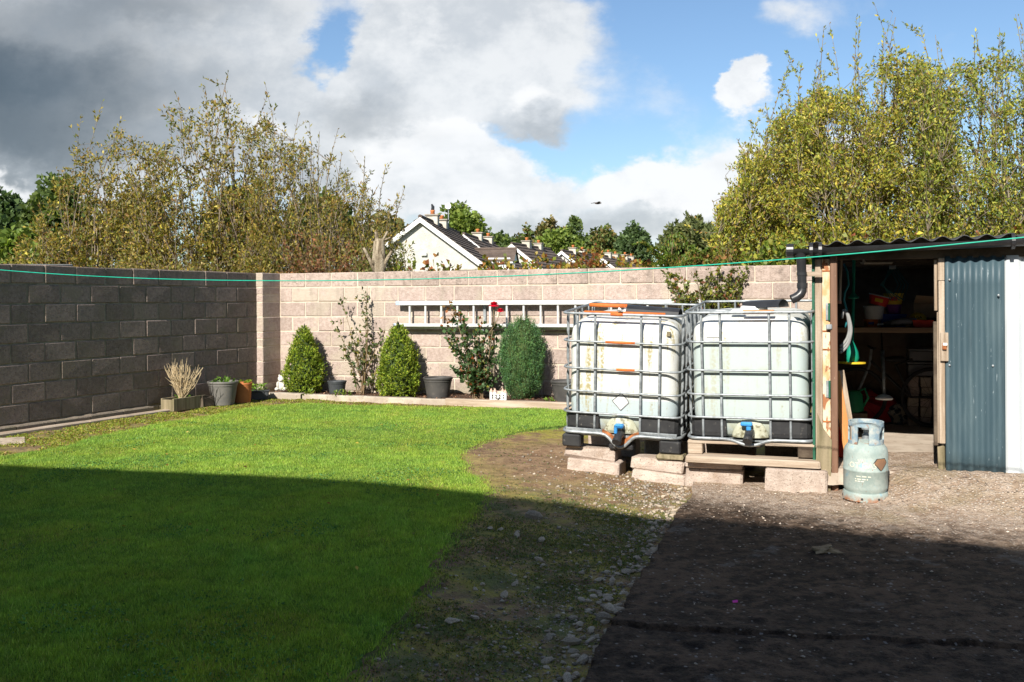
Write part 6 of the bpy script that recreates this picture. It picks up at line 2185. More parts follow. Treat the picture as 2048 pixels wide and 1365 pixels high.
# frame and walls
MB().box((-0.02, -0.02, ZF - 0.07), (3.1, 0.07, ZF + 0.02)).build('front_beam', MT['timber_dark'], sh)
for y in (0.9, 1.9, 2.9):
    MB().box((0.02, y, ZF - 0.06), (3.1, y + 0.06, ZF + 0.03)).build('roof_joist', MT['timber_dark'], sh)
for k in range(12):
    MB().box((-0.05, SD, 0.05 + k * 0.155), (3.15, SD + 0.03 + 0.012 * (k % 2), 0.05 + k * 0.155 + 0.170), 0.004).build('back_board', mat('dark_board', (0.15, 0.11, 0.08), (0.21, 0.16, 0.12), 6, 0.9) if k == 0 else bpy.data.materials['dark_board'], sh)
V, F = corrugated(0.03, SD, lambda x: 0.02, ZF + 0.0, 0.09, 0.012, 0.0)
V = [(b - 0.012, a, c) for a, b, c in V]
ob('side_sheet', mesh('side_sheet', V, F, True), MT['green_paint'], sh)
MB().box((3.08, 0.0, 0.0), (3.11, SD, ZF)).build('side_wall', bpy.data.materials['dark_board'], sh)
# posts at the left of the doorway
MB().box((-0.022, -0.035, 0.0), (-0.002, 0.01, 1.80), 0.002).build('green_edge_strip', MT['green_paint'], sh)
MB().box((0.0, -0.03, 0.35), (0.052, 0.05, 1.80), 0.004).build('post', MT['timber_v'], sh)
MB().box((0.053, -0.036, 0.15), (0.110, 0.04, 1.80), 0.003).build('rusty_plate', MT['rusty_white'], sh)
mb = MB().box((0.112, -0.062, 0.02), (0.163, 0.02, 1.83), 0.006)
mb.build('door_post', MT['brown_paint'], sh)
for zz in (1.33, 0.74):
    hg = MB().box((0.078, -0.046, zz), (0.098, -0.0362, zz + 0.13), 0.002).build('hinge', MT['galv'], sh)
    MB().tube([(0.103, -0.048, zz), (0.103, -0.048, zz + 0.13)], 0.008, 8).build('hinge_pin', MT['green_paint'], hg)
MB().box((0.08, -0.075, 1.26), (0.125, -0.05, 1.30), 0.006).build('hasp', MT['galv'], sh)
for zz in (1.70, 1.24, 1.10, 0.55):
    MB().box((0.054, -0.040, zz), (0.109, -0.0362, zz + 0.012), 0.001).build('plate_joint', MT['rust'], sh)
# mossy board leaning at the foot of the posts
V = [(-0.005, -0.075, -0.02), (0.105, -0.085, -0.02), (0.118, -0.078, 0.42), (0.06, -0.072, 0.50), (0.012, -0.068, 0.62)]
V += [(a, b + 0.022, c) for a, b, c in V]
ob('foot_board', mesh('foot_board', V, [(0, 1, 2, 3, 4), (9, 8, 7, 6, 5), (0, 5, 6, 1), (1, 6, 7, 2), (2, 7, 8, 3), (3, 8, 9, 4), (4, 9, 5, 0)]), MT['timber_green'], sh)
# right jamb with latch block
MB().box((0.872, -0.028, 0.42), (0.913, 0.03, 1.62), 0.004).build('door_jamb', MT['timber_v'], sh)
MB().box((0.868, -0.024, 1.622), (0.913, 0.03, 1.79), 0.004).build('door_jamb', MT['timber_v'], sh)
MB().box((0.845, -0.006, 1.40), (0.866, 0.04, 1.78), 0.003).build('door_jamb', MT['timber_v'], sh)
MB().box((0.838, 0.00, 0.40), (0.868, 0.045, 1.32), 0.004).build('black_edge_board', MT['timber_dark'], sh)
MB().box((0.862, -0.002, 0.42), (0.872, 0.04, 1.39), 0.002).build('door_jamb', MT['timber_v'], sh)
MB().box((0.862, -0.01, 0.16), (0.912, 0.06, 0.40), 0.01, 0.004, np.random.RandomState(3)).build('rotten_jamb_foot', MT['timber_green'], sh)
lt = MB().box((0.880, -0.052, 1.03), (0.935, -0.0335, 1.24), 0.003).build('latch_block', MT['timber_v'], sh)
MB().box((0.892, -0.070, 1.115), (0.922, -0.052, 1.165), 0.004).build('latch_bolt', MT['rust'], lt)
MB().box((0.895, -0.078, 1.145), (0.925, -0.060, 1.165), 0.003).build('latch_tongue', MT['white_paint'], lt)
# threshold and floor
V, F = [], []
rgf = np.random.RandomState(8)
xs = np.linspace(0.02, 3.08, 60)
ysf = np.concatenate([[-0.11, -0.06, -0.02], np.linspace(0.03, SD, 30)])
for x in xs:
    for j, y in enumerate(ysf):
        e = rgf.normal(0, 0.012) if j < 2 else 0
        z = FLZ + 0.010 * (vnoise(x, y, 6, 51) - 0.5)
        if j == 0:
            z = FLZ - 0.11
        V.append((x, y + e, z))
mm_ = len(ysf)
for i in range(len(xs) - 1):
    for j in range(mm_ - 1):
        F.append((i * mm_ + j, (i + 1) * mm_ + j, (i + 1) * mm_ + j + 1, i * mm_ + j + 1))
MT['shed_floor'] = mat('dusty_concrete', (0.38, 0.305, 0.24), (0.50, 0.42, 0.34), 4, 0.95, 0.5, 70, spots=(((0.16, 0.12, 0.09), 9, 0.58, 0.72, 0.5), ((0.52, 0.44, 0.36), 60, 0.62, 0.70, 0.6)))
struct(ob('shed_floor', mesh('shed_floor', V, F, True), MT['shed_floor'], None, (SO[0], SO[1], 0), (0, 0, R(-19.0))))
# gutter with downpipe
gt_ = thing('rain_gutter', 'black plastic gutter with elbowed downpipe along the shed eaves', 'gutter', (SO[0], SO[1], 0), R(-19.0))
V, F = half_gutter(0.052, 3.35, 12)
V = [(x - 0.20, -0.135 + y, 1.875 + 0.026 * (x - 0.2) - z) for x, y, z in V]
ob('gutter_channel', mesh('gutter_channel', V, F, True), MT['black_pipe'], gt_)
for x in (-0.02, 0.045, 1.35, 2.6):
    MB().tube([(x - 0.012, -0.135, 1.862 + 0.026 * x), (x + 0.012, -0.135, 1.862 + 0.026 * x)], 0.058, 16).build('gutter_bracket', MT['black_pipe'], gt_)
MB().lathe([(0.054, 0), (0.054, 0.05), (0.03, 0.055)], 18).xf(Matrix.Translation((-0.20, -0.135, 1.860)) @ Matrix.Rotation(R(-90), 4, 'Y') @ Matrix.Translation((0, 0, -0.05))).build('stop_end', MT['black_pipe'], gt_)
pxp = -0.095
dp = MB().tube([(pxp, -0.135, 1.845), (pxp, -0.135, 1.80), (pxp + 0.006, -0.135, 1.60)], [0.044, 0.036, 0.034], 18).build('downpipe', MT['black_pipe'], gt_, 'auto')
MB().tube([(pxp + 0.006, -0.135, 1.615), (pxp + 0.006, -0.135, 1.575)], 0.039, 18).build('pipe_socket', MT['black_pipe'], dp, 'auto')
mb = MB().tube([(pxp + 0.006, -0.135, 1.59), (pxp + 0.006, -0.137, 1.555), (pxp - 0.006, -0.142, 1.530), (pxp - 0.032, -0.150, 1.508), (pxp - 0.070, -0.160, 1.490)], 0.035, 18, cap=False)
mb.build('pipe_elbow', MT['black_pipe'], dp, 'auto')
MB().tube([(pxp - 0.060, -0.157, 1.4945), (pxp - 0.0705, -0.160, 1.4898)], 0.0305, 18).build('pipe_mouth', MT['dark_hole'], dp)
MB().box((-0.135, -0.105, 1.665), (0.052, -0.085, 1.70), 0.002).build('pipe_board', MT['timber'], gt_)
MB().tube([(pxp + 0.004, -0.135, 1.672), (pxp + 0.004, -0.135, 1.695)], 0.038, 18).build('pipe_clip', MT['black_pipe'], dp)

# ------------------------------------------------------------------ things in the shed
def at_shed(name, label, cat, px, py, yl, rz=0.0, group=None):
    w = SP(px, py, yl)
    return thing(name, label, cat, tuple(w), R(-19.0) + rz, group)


def flat(name, c1, c2, **k):
    if name not in MT:
        MT[name] = mat(name, c1, c2, k.get('scale', 8), k.get('rough', 0.5))
    return MT[name]


flat('tub_red', (0.55, 0.03, 0.02), (0.62, 0.05, 0.03))
flat('tub_yellow', (0.70, 0.46, 0.02), (0.75, 0.52, 0.04))
flat('tub_orange', (0.60, 0.13, 0.02), (0.66, 0.18, 0.04))
flat('tub_purple', (0.16, 0.03, 0.20), (0.2, 0.05, 0.25))
flat('tub_clear', (0.45, 0.46, 0.46), (0.55, 0.56, 0.56))
flat('crate_blue', (0.03, 0.06, 0.30), (0.04, 0.08, 0.36))
flat('cardboard', (0.50, 0.35, 0.22), (0.56, 0.40, 0.26))
flat('tool_green', (0.0, 0.20, 0.12), (0.01, 0.25, 0.16))
flat('hose_grey', (0.22, 0.22, 0.22), (0.29, 0.29, 0.28))
flat('rope_teal', (0.03, 0.22, 0.25), (0.05, 0.28, 0.30))
flat('bag_red', (0.52, 0.03, 0.04), (0.60, 0.05, 0.06), rough=0.8)
flat('can_green', (0.01, 0.14, 0.06), (0.02, 0.18, 0.08))
flat('dark_rubber', (0.02, 0.02, 0.02), (0.03, 0.03, 0.03), rough=0.7)
flat('box_grey', (0.16, 0.16, 0.17), (0.2, 0.2, 0.21))
flat('copper', (0.45, 0.20, 0.12), (0.5, 0.24, 0.15))

shy = 2.30
a_, b_ = SL(1706, 655, shy), SL(1880, 656, shy)
shz = a_[2]
t = thing('shelf', 'rough wooden shelf across the back of the shed', 'shelf', (SO[0], SO[1], 0), R(-19.0))
MB().box((0.03, shy - 0.02, shz - 0.05), (2.6, shy + 0.55, shz), 0.004).build('shelf_board', mat('shelf_board', (0.30, 0.20, 0.13), (0.38, 0.26, 0.17), 6, 0.85, stretch=(0.3, 4, 4)), t)
for x in (0.08, 1.3):
    MB().box((x, shy + 0.05, FLZ), (x + 0.05, shy + 0.10, shz - 0.051)).build('shelf_leg', MT['timber_dark'], t)


def tub(name, label, px, py, yl, r, h, mname, lid=None, tilt_=(0, 0), logo=None):
    w = SP(px, py, yl)
    t = thing(name, label, 'tub', (w[0], w[1], w[2]), rot=(R(tilt_[0]), R(tilt_[1]), R(-19)))
    MB().lathe([(r * 0.82, 0), (r * 0.86, 0.006), (r, h * 0.92), (r * 1.04, h * 0.93), (r * 1.04, h), (r * 0.9, h)], 24).build('tub_wall', MT[mname], t, 'auto')
    if lid:
        MB().lathe([(r * 1.07, h * 0.94), (r * 1.07, h * 1.05), (r * 0.98, h * 1.06), (0.01, h * 1.05)], 24).build('lid', MT[lid], t, 'auto')
    if logo:
        V, F = arc_band(r * 0.99, r * 1.0, h * 0.35, h * 0.7, -112, -68, 8)
        ob('printed_patch', mesh('printed_patch', V, F), MT[logo], t)
    return t


p_ = SP(1742, 655, 2.36)
sz_ = shz + 0.002 - p_[2]


def onshelf(px, yl, dz=0.0):
    w = SP(px, 655, yl)
    return (w[0], w[1], shz + dz)


def tub_at(name, label, px, yl, dz, r, h, mname, lid=None, tilt_=(0, 0), logo=None):
    t = tub(name, label, px, 655, yl, r, h, mname, lid, tilt_, logo)
    t.location = onshelf(px, yl, dz)
    return t


tub_at('plastic_tub', 'small orange tub with a blue print on the shelf, lowest of the pile', 1742, 2.42, 0.0, 0.068, 0.075, 'tub_orange', logo='crate_blue')
tub_at('plastic_tub', 'clear lidded tub stacked on the orange tub', 1748, 2.42, 0.078, 0.095, 0.125, 'tub_clear', 'tub_clear')
tub_at('plastic_tub', 'red tub with pale lid tilted on top of the clear tub', 1755, 2.42, 0.215, 0.098, 0.095, 'tub_red', 'tub_clear', (0, 14), 'tub_yellow')
tub_at('plastic_tub', 'purple tub under the yellow tub on the shelf', 1787, 2.52, 0.13, 0.075, 0.09, 'tub_purple')
tub_at('plastic_tub', 'bright yellow tub on top of the purple tub', 1787, 2.52, 0.222, 0.090, 0.105, 'tub_yellow', 'tub_yellow', logo='tub_red')


def crate(name, label, px, yl, dz, sx, sy, h, mname, cat='crate'):
    t = thing(name, label, cat, onshelf(px, yl, dz), R(-19))
    V = [(-sx * 0.46, -sy * 0.46, 0), (sx * 0.46, -sy * 0.46, 0), (sx * 0.46, sy * 0.46, 0), (-sx * 0.46, sy * 0.46, 0), (-sx / 2, -sy / 2, h), (sx / 2, -sy / 2, h), (sx / 2, sy / 2, h), (-sx / 2, sy / 2, h),
         (-sx / 2 + 0.008, -sy / 2 + 0.008, h), (sx / 2 - 0.008, -sy / 2 + 0.008, h), (sx / 2 - 0.008, sy / 2 - 0.008, h), (-sx / 2 + 0.008, sy / 2 - 0.008, h), (-sx * 0.44, -sy * 0.44, 0.01), (sx * 0.44, -sy * 0.44, 0.01), (sx * 0.44, sy * 0.44, 0.01), (-sx * 0.44, sy * 0.44, 0.01)]
    F = [(3, 2, 1, 0), (0, 1, 5, 4), (1, 2, 6, 5), (2, 3, 7, 6), (3, 0, 4, 7), (4, 5, 9, 8), (5, 6, 10, 9), (6, 7, 11, 10), (7, 4, 8, 11), (8, 9, 13, 12), (9, 10, 14, 13), (10, 11, 15, 14), (11, 8, 12, 15), (12, 13, 14, 15)]
    ob('crate_wall', mesh('crate_wall', V, F), MT[mname], t)
    MB().box((-sx / 2 - 0.006, -sy / 2 - 0.006, h - 0.012), (sx / 2 + 0.006, -sy / 2 - 0.0005, h + 0.002), 0.001).build('rim', MT[mname], t)
    return t


crate('storage_crate', 'blue plastic crate on the shelf under the purple tub', 1786, 2.52, 0.0, 0.24, 0.2, 0.125, 'crate_blue')
crate('storage_crate', 'red plastic crate on the shelf in front of the cardboard box', 1845, 2.40, 0.0, 0.18, 0.16, 0.07, 'tub_red')
w = onshelf(1852, 2.62, 0.0)
t = thing('cardboard_box', 'open cardboard box on the shelf by the right door jamb', 'box', (w[0], w[1], w[2] + 0.09), R(-25))
MB().box((-0.11, -0.08, 0), (0.11, 0.08, 0.14), 0.003).build('carton', MT['cardboard'], t)
V = [(-0.11, -0.082, 0.14), (0.11, -0.082, 0.14), (0.13, -0.15, 0.20), (-0.08, -0.15, 0.22)]
V += [(a, b + 0.004, c + 0.003) for a, b, c in V]
ob('flap', mesh('flap', V, [(0, 1, 2, 3), (7, 6, 5, 4), (2, 6, 7, 3), (0, 3, 7, 4), (1, 5, 6, 2)]), MT['cardboard'], t)
MB().box((-0.14, -0.1, -0.09), (0.14, 0.1, -0.002), 0.004).build('carton_base', MT['timber_dark'], t)
w = onshelf(1835, 2.44, 0.072)
t = thing('yellow_cap', 'yellow cap with dark lettering lying in the red crate', 'cap', w, R(-19))
V, F = ell((0, 0, 0), (0.085, 0.075, 0.072), 18, 10)
V[:, 2] = np.maximum(V[:, 2], -0.004)
ob('cap_crown', mesh('cap_crown', V, F, True), MT['tub_yellow'], t)
V = [(-0.06, -0.06, 0.0), (0.06, -0.06, 0.0), (0.045, -0.12, -0.008), (-0.045, -0.12, -0.008)]
V += [(a, b, c - 0.006) for a, b, c in V]
ob('peak', mesh('peak', V, [(0, 3, 2, 1), (4, 5, 6, 7), (0, 4, 7, 3), (1, 2, 6, 5), (2, 3, 7, 6)]), MT['tub_yellow'], t)
tv, tf = text_mesh('USA', 0.042)
ob('lettering', mesh('lettering', np.stack([tv[:, 0], np.full(len(tv), -0.0735), tv[:, 1] + 0.012], 1) + np.array([0, 0, 0]), tf), MT['dark_rubber'], t)
w = onshelf(1800, 2.36, 0.03)
t = thing('folded_umbrella', 'dark bundled umbrella lying along the front of the shelf', 'umbrella', w, R(-19))
MB().tube([(-0.15, 0, 0.0), (-0.05, 0, 0.015), (0.08, 0, 0.03), (0.15, 0, 0.04)], [0.018, 0.034, 0.04, 0.02], 10).build('cloth', flat('umbrella_cloth', (0.06, 0.06, 0.07), (0.25, 0.25, 0.27), scale=14), t, True)
MB().tube([(-0.15, 0, 0), (-0.21, 0, -0.005)], 0.01, 8).build('handle', MT['white_paint'], t)

# strimmer hanging by the door
t = at_shed('strimmer', 'green garden strimmer hanging upside down inside the left of the doorway', 'strimmer', 1706, 600, 0.85)
top, bot = SP(1707, 520, 0.85), SP(1704, 690, 0.85)
o0 = np.array(t.location)
Ri = np.array(Euler((0, 0, R(19))).to_matrix())
loc = lambda px, py, yl=0.85: Ri @ (SP(px, py, yl) - o0)
MB().tube([loc(1708, 515), loc(1707, 600), loc(1704, 695)], 0.013, 10).build('shaft', MT['tool_green'], t)
c_ = loc(1707, 596)
MB().lathe([(0.013, 0.04), (0.03, 0.02), (0.045, 0.004), (0.045, -0.004), (0.02, -0.01)], 18, c_).build('collar', MT['tool_green'], t, 'auto')
c_ = loc(1704, 690)
MB().lathe([(0.016, 0.02), (0.03, -0.01), (0.05, -0.06), (0.058, -0.11), (0.045, -0.15), (0.02, -0.165)], 18, c_).build('head', MT['tool_green'], t, 'auto')
V, F = arc_band(0.06, 0.12, 0, 0.014, 150, 340, 20)
V = np.array(V) + loc(1703, 727)
ob('guard', mesh('guard', V, F), MT['tub_yellow'], t)
# hose, rope, pole
t = at_shed('garden_hose', 'loops of pale grey hose hanging inside the left of the doorway', 'hose', 1690, 660, 0.5)
o0 = np.array(t.location)
loc5 = lambda px, py, yl=0.5: Ri @ (SP(px, py, yl) - o0)
for k, (wx, dy_, y1) in enumerate(((10, 0, 697), (7, 3, 690), (12, -2, 703))):
    pts = [loc5(1683, 640 + dy_, 0.45), loc5(1687, 618, 0.5), loc5(1692 + wx * 0.4, 628, 0.5), loc5(1692 + wx, 660, 0.5), loc5(1690 + wx * 0.6, y1 - 12, 0.5), loc5(1685, y1, 0.5), loc5(1678, y1 + 4, 0.48)]
    tt = np.linspace(0, 1, len(pts))
    ts = np.linspace(0, 1, 26)
    pts = np.stack([np.interp(ts, tt, np.array(pts)[:, i]) for i in range(3)], 1)
    pts = (pts + np.roll(pts, 1, 0) + np.roll(pts, -1, 0))[1:-1] / 3
    MB().tube(pts, 0.011, 8).build('hose_loop', MT['hose_grey'], t, True)
t = at_shed('rope', 'teal rope hanging in a loop inside the doorway', 'rope', 1692, 560, 0.6)
o0 = np.array(t.location)
loc6 = lambda px, py, yl=0.6: Ri @ (SP(px, py, yl) - o0)
pts = np.array([loc6(1688, 528), loc6(1695, 545), loc6(1697, 570), loc6(1690, 585), loc6(1688, 600), loc6(1693, 620), loc6(1696, 640), loc6(1690, 655)])
MB().tube(pts, 0.009, 8).build('rope_strand', MT['rope_teal'], t, True)
t = at_shed('long_pole', 'thin upright pole with copper end inside the left of the doorway', 'pole', 1680, 560, 0.4)
o0 = np.array(t.location)
loc7 = lambda px, py, yl=0.4: Ri @ (SP(px, py, yl) - o0)
MB().tube([loc7(1682, 515), loc7(1679, 606)], 0.012, 8).build('pole', MT['timber_v'], t)
MB().tube([loc7(1679, 602), loc7(1679, 608)], 0.016, 10).build('ferrule', MT['copper'], t)
t = at_shed('rolled_lino', 'pale roll poking out over the roof joists at the top of the doorway', 'roll', 1725, 524, 0.9)
MB().tube([(0, 0, 0), (0.25, 0.7, 0.02)], 0.022, 14).build('roll', flat('lino', (0.42, 0.38, 0.32), (0.5, 0.45, 0.38)), t)
t = at_shed('hanging_cable', 'loops of dark cable on a hook at the back of the shed', 'cable', 1785, 545, 2.2)
for k in range(4):
    pts = [(0.02 * k - 0.03, 0, 0.05), (0.05 + 0.03 * k, 0.01 * k, -0.12), (0.04 * k - 0.02, 0, -0.27), (-0.08 - 0.01 * k, 0, -0.12), (0.02 * k - 0.03, 0, 0.05)]
    MB().tube(pts, 0.006, 6).build('cable_loop', flat('cable_teal', (0.02, 0.10, 0.11), (0.03, 0.13, 0.14)), t, True)
MB().box((-0.03, -0.01, 0.03), (0.03, 0.02, 0.09), 0.004).build('hook', MT['galv'], t)

# floor things
def onfloor(px, py):
    Y = FPX * (CAMZ - FLZ) / ((py - HZ) + ROLL * (px - 1024))
    w = P(px, py, Y)
    return (w[0], w[1], FLZ + 0.004)


def lumpy(c, r, seed, n=22, m=14, amp=0.12, flatz=True):
    rg_ = np.random.RandomState(seed)
    V, F = ell((0, 0, 0), (1, 1, 1), n, m)
    d = V.copy()
    for k in range(10):
        ax = unit(rg_.normal(size=3))
        V = V * (1 + amp * 0.5 * np.sin(d @ ax * rg_.uniform(3, 9) + rg_.rand() * 6)[:, None])
    V = V * np.array(r)
    V[:, 2] = np.where(V[:, 2] < -r[2] * 0.55, -r[2] * 0.55, V[:, 2])
    V[:, 2] += r[2] * 0.55
    return V + np.array(c), F


w = onfloor(1738, 849)
t = thing('red_sack', 'big slumped dark red fabric sack on the shed floor', 'sack', w, R(-19))
ob('sack_cloth', mesh('sack_cloth', *lumpy((0, 0.15, 0), (0.26, 0.2, 0.20), 5, amp=0.10), True), MT['bag_red'], t)
w = onfloor(1768, 838)
t = thing('striped_rug', 'rolled striped rug lying behind the red sack', 'rug', (w[0], w[1] + 0.1, w[2]), R(-19))
m, q = gm('striped_cloth')
cx_ = q.sep(q.n('ShaderNodeTexCoord').outputs['Object'])
wv = q.m('FRACT', q.m('MULTIPLY', cx_[2], 22.0))
c = q.mix(q.step(wv, 0.45, 0.55), (0.32, 0.09, 0.06), (0.45, 0.36, 0.26))
c = q.mix(q.step(q.m('FRACT', q.m('MULTIPLY', cx_[2], 9.0)), 0.7, 0.75), c, (0.14, 0.05, 0.05))
finish(m, q, c, 0.9)
MT['striped'] = m
ob('rug_cloth', mesh('rug_cloth', *lumpy((0.05, 0.2, 0.0), (0.30, 0.16, 0.20), 6, amp=0.10), True), m, t)
w = onfloor(1800, 850)
t = thing('camouflage_bag', 'blue and cream camouflage patterned bag beside the red sack', 'bag', (w[0], w[1] + 0.02, w[2]), R(-19))
MT['camo'] = mat('camouflage_cloth', (0.05, 0.075, 0.09), (0.34, 0.30, 0.24), 11, 0.9, lo=0.50, hi=0.53, spots=(((0.02, 0.03, 0.04), 9, 0.54, 0.57, 0.95),))
ob('bag_cloth', mesh('bag_cloth', *lumpy((0, 0.1, 0), (0.17, 0.13, 0.15), 7, amp=0.14), True), MT['camo'], t)
t = thing('watering_can', 'green watering can behind the red sack at the left of the shed', 'watering can', tuple(SP(1704, 800, 2.3)), R(-19))
MB().lathe([(0.10, 0), (0.11, 0.01), (0.10, 0.17), (0.07, 0.21), (0.055, 0.21)], 20).build('can_body', MT['can_green'], t, 'auto')
MB().tube([(0.05, 0, 0.20), (0.12, 0, 0.23), (0.15, 0, 0.14), (0.10, 0, 0.05)], 0.012, 8).build('handle', MT['can_green'], t, True)
MB().tube([(-0.08, 0, 0.04), (-0.2, 0, 0.2)], [0.02, 0.012], 8).build('spout', MT['can_green'], t, True)
t.location.z = FLZ + 0.18
MB().box((-0.14, -0.1, -0.175), (0.14, 0.14, -0.002), 0.005).build('plinth', MT['timber_dark'], t)
# stacked blocks at the back
def colb(px, n, half, lab, y0=815, yl=2.72):
    w0 = SP(px, y0, yl)
    z = FLZ + 0.004
    for k in range(n):
        V, F = cbox((-0.05, 0, 0), (0.05, 0.35, 0.098), 0.006)
        V = V + rg.normal(0, 0.002, V.shape)
        tag(ob('stacked_block', mesh('stacked_block', V, F), MT['block'], None, (w0[0] + rg.normal(0, 0.004), w0[1], z), (0, 0, R(-19) + rg.normal(0, 0.03))), lab % ('lowest', 'second from below', 'third from below', 'fourth from below', 'fifth from below', 'topmost')[k if n - 1 - k else 5], 'block', 'blocks stacked in the shed')
        z += 0.1


colb(1827, 5, False, '%s block of the left column stacked at the back of the shed')
colb(1852, 5, False, '%s block of the right column stacked at the back of the shed')
t = thing('plastic_box', 'dark grey lidded box standing on the stacked blocks', 'box', tuple(SP(1842, 752, 2.74)[:2]) + (FLZ + 0.51,), R(-19))
MB().box((-0.12, 0, 0), (0.12, 0.3, 0.12), 0.01).build('box_wall', MT['box_grey'], t)
MB().box((-0.128, -0.008, 0.121), (0.128, 0.308, 0.14), 0.005).build('lid', MT['box_grey'], t)
t = thing('plastic_box', 'upper grey lidded box on top of the other dark grey box', 'box', tuple(SP(1842, 752, 2.76)[:2]) + (FLZ + 0.652,), R(-17))
MB().box((-0.11, 0, 0), (0.11, 0.28, 0.11), 0.01).build('box_wall', MT['box_grey'], t)
MB().box((-0.118, -0.008, 0.111), (0.118, 0.288, 0.13), 0.005).build('lid', MT['box_grey'], t)
# bicycle
w = SP(1775, 790, 2.62)
t = thing('bicycle', 'dark bicycle leaning at the back of the shed under the shelf', 'bicycle', (w[0], w[1], FLZ + 0.004), R(-19) + R(8))


def ring(c, r, tr, axis='y', n=32):
    pts = [(c[0] + r * math.cos(2 * math.pi * k / n), c[1], c[2] + r * math.sin(2 * math.pi * k / n)) for k in range(n)]
    return pts


for cx_ in (-0.30, 0.42):
    wh = MB().tube(ring((cx_, 0, 0.30), 0.285, 0), 0.016, 8, True).build('tyre', MT['dark_rubber'], t, True)
    mb = MB()
    for k in range(16):
        a = 2 * math.pi * k / 16
        mb.tube([(cx_, 0.01 * (-1) ** k, 0.30), (cx_ + 0.275 * math.cos(a), 0, 0.30 + 0.275 * math.sin(a))], 0.0015, 4)
    mb.build('spokes', MT['dark_rubber'], wh)
    MB().tube(ring((cx_, 0, 0.30), 0.268, 0), 0.007, 6, True).build('rim', MT['dark_rubber'], wh, True)
MB().tube([(0.42, 0, 0.30), (0.22, 0, 0.30), (0.08, 0, 0.62), (0.24, 0, 0.68)], 0.014, 8).build('frame', MT['dark_rubber'], t)
MB().tube([(0.08, 0, 0.62), (0.20, 0, 0.31), (-0.16, 0, 0.66)], 0.016, 8).build('frame', MT['dark_rubber'], t)
MB().tube([(-0.30, 0, 0.30), (-0.17, 0, 0.62), (-0.15, 0, 0.78)], 0.014, 8).build('fork', MT['galv'], t)
MB().tube([(-0.15, -0.22, 0.80), (-0.13, 0, 0.78), (-0.15, 0.22, 0.80)], 0.011, 8).build('handlebar', MT['dark_rubber'], t)
MB().add(*ell((0.08, 0, 0.68), (0.11, 0.06, 0.03))).build('saddle', MT['dark_rubber'], t, True)
# stick cleaner with round pale foot
t = at_shed('stick_cleaner', 'upright pole with a round white foot in front of the bicycle', 'cleaner', 1768, 792, 1.95)
MB().tube([(0.0, 0, 0.0), (0.0, 0.02, 0.18), (-0.01, 0.08, 0.42)], [0.014, 0.014, 0.02], 10).build('tube', MT['galv'], t, True)
MB().lathe([(0.075, -0.035), (0.08, -0.02), (0.06, 0.0), (0.02, 0.015)], 20).build('foot', MT['white_paint'], t, 'auto')
MB().tube([(-0.01, 0.08, 0.42), (-0.01, 0.36, shz - t.location.z - 0.06)], 0.008, 6).build('hanging_cord', MT['dark_rubber'], t)
# planks and red toolbox leaning inside the door
for k, (xa, mm, lb) in enumerate(((0.20, 'orange_wood', 'orange wooden plank leaning just inside the left door post, nearer one'), (0.235, 'timber_v', 'paler plank leaning inside the left door post behind the orange one'))):
    t = thing('leaning_plank', lb, 'plank', tuple(SO + SX * (xa + 0.05) + SY * (0.30 + 0.1 * k)) + (FLZ + 0.004,), rot=(R(-3), R(-9), R(-19)))
    MB().box((-0.035, 0, 0), (0.035, 0.02, 0.72), 0.003).build('board', MT[mm], t)
t = thing('red_toolbox', 'red metal toolbox standing inside the doorway by the planks', 'toolbox', tuple(SO + SX * 0.225 + SY * 0.62) + (FLZ + 0.004,), R(-19))
MB().box((-0.07, -0.12, 0), (0.07, 0.12, 0.22), 0.006).build('box_wall', MT['tub_red'], t)
MB().box((-0.075, -0.13, 0.22), (0.075, 0.13, 0.25), 0.005).build('lid', MT['tub_red'], t)

# ------------------------------------------------------------------ loose stones
def stone_mesh(seed):
    rg_ = np.random.RandomState(seed)
    V, F = ell((0, 0, 0), (1, 1, 1), 8, 5)
    d = V.copy()
    for k in range(9):
        ax = unit(rg_.normal(size=3))
        h_ = d @ ax
        lim = rg_.uniform(0.55, 0.95)
        V = V - np.maximum(V @ ax - lim, 0)[:, None] * ax
    V[:, 2] *= rg_.uniform(0.55, 0.85)
    V[:, 1] *= rg_.uniform(0.6, 0.9)
    return V, F


SM = []
for k in range(10):
    V, F = stone_mesh(900 + k)
    me = mesh('stone', V, F)
    me.materials.append(MT['stone'])
    SM.append(me)
rg = np.random.RandomState(71)


def gz(x, y):
    return float(earthz(np.array([x]), np.array([y]))[0])


def put_stone(x, y, s, label, group, sx=1.0):
    o = bpy.data.objects.new('stone', SM[rg.randint(len(SM))])
    COL.objects.link(o)
    o.location = (x, y, gz(x, y) + 0.16 * s)
    o.rotation_euler = (rg.normal(0, 0.2), rg.normal(0, 0.2), rg.rand() * 6.28)
    o.scale = (s * sx, s, s * rg.uniform(0.7, 1.1))
    tag(o, label, 'stone', group)
    return o


def gp(px, py, z=0.03):
    Y = FPX * (CAMZ - z) / ((py - HZ) + ROLL * (px - 1024))
    return P(px, py, Y)


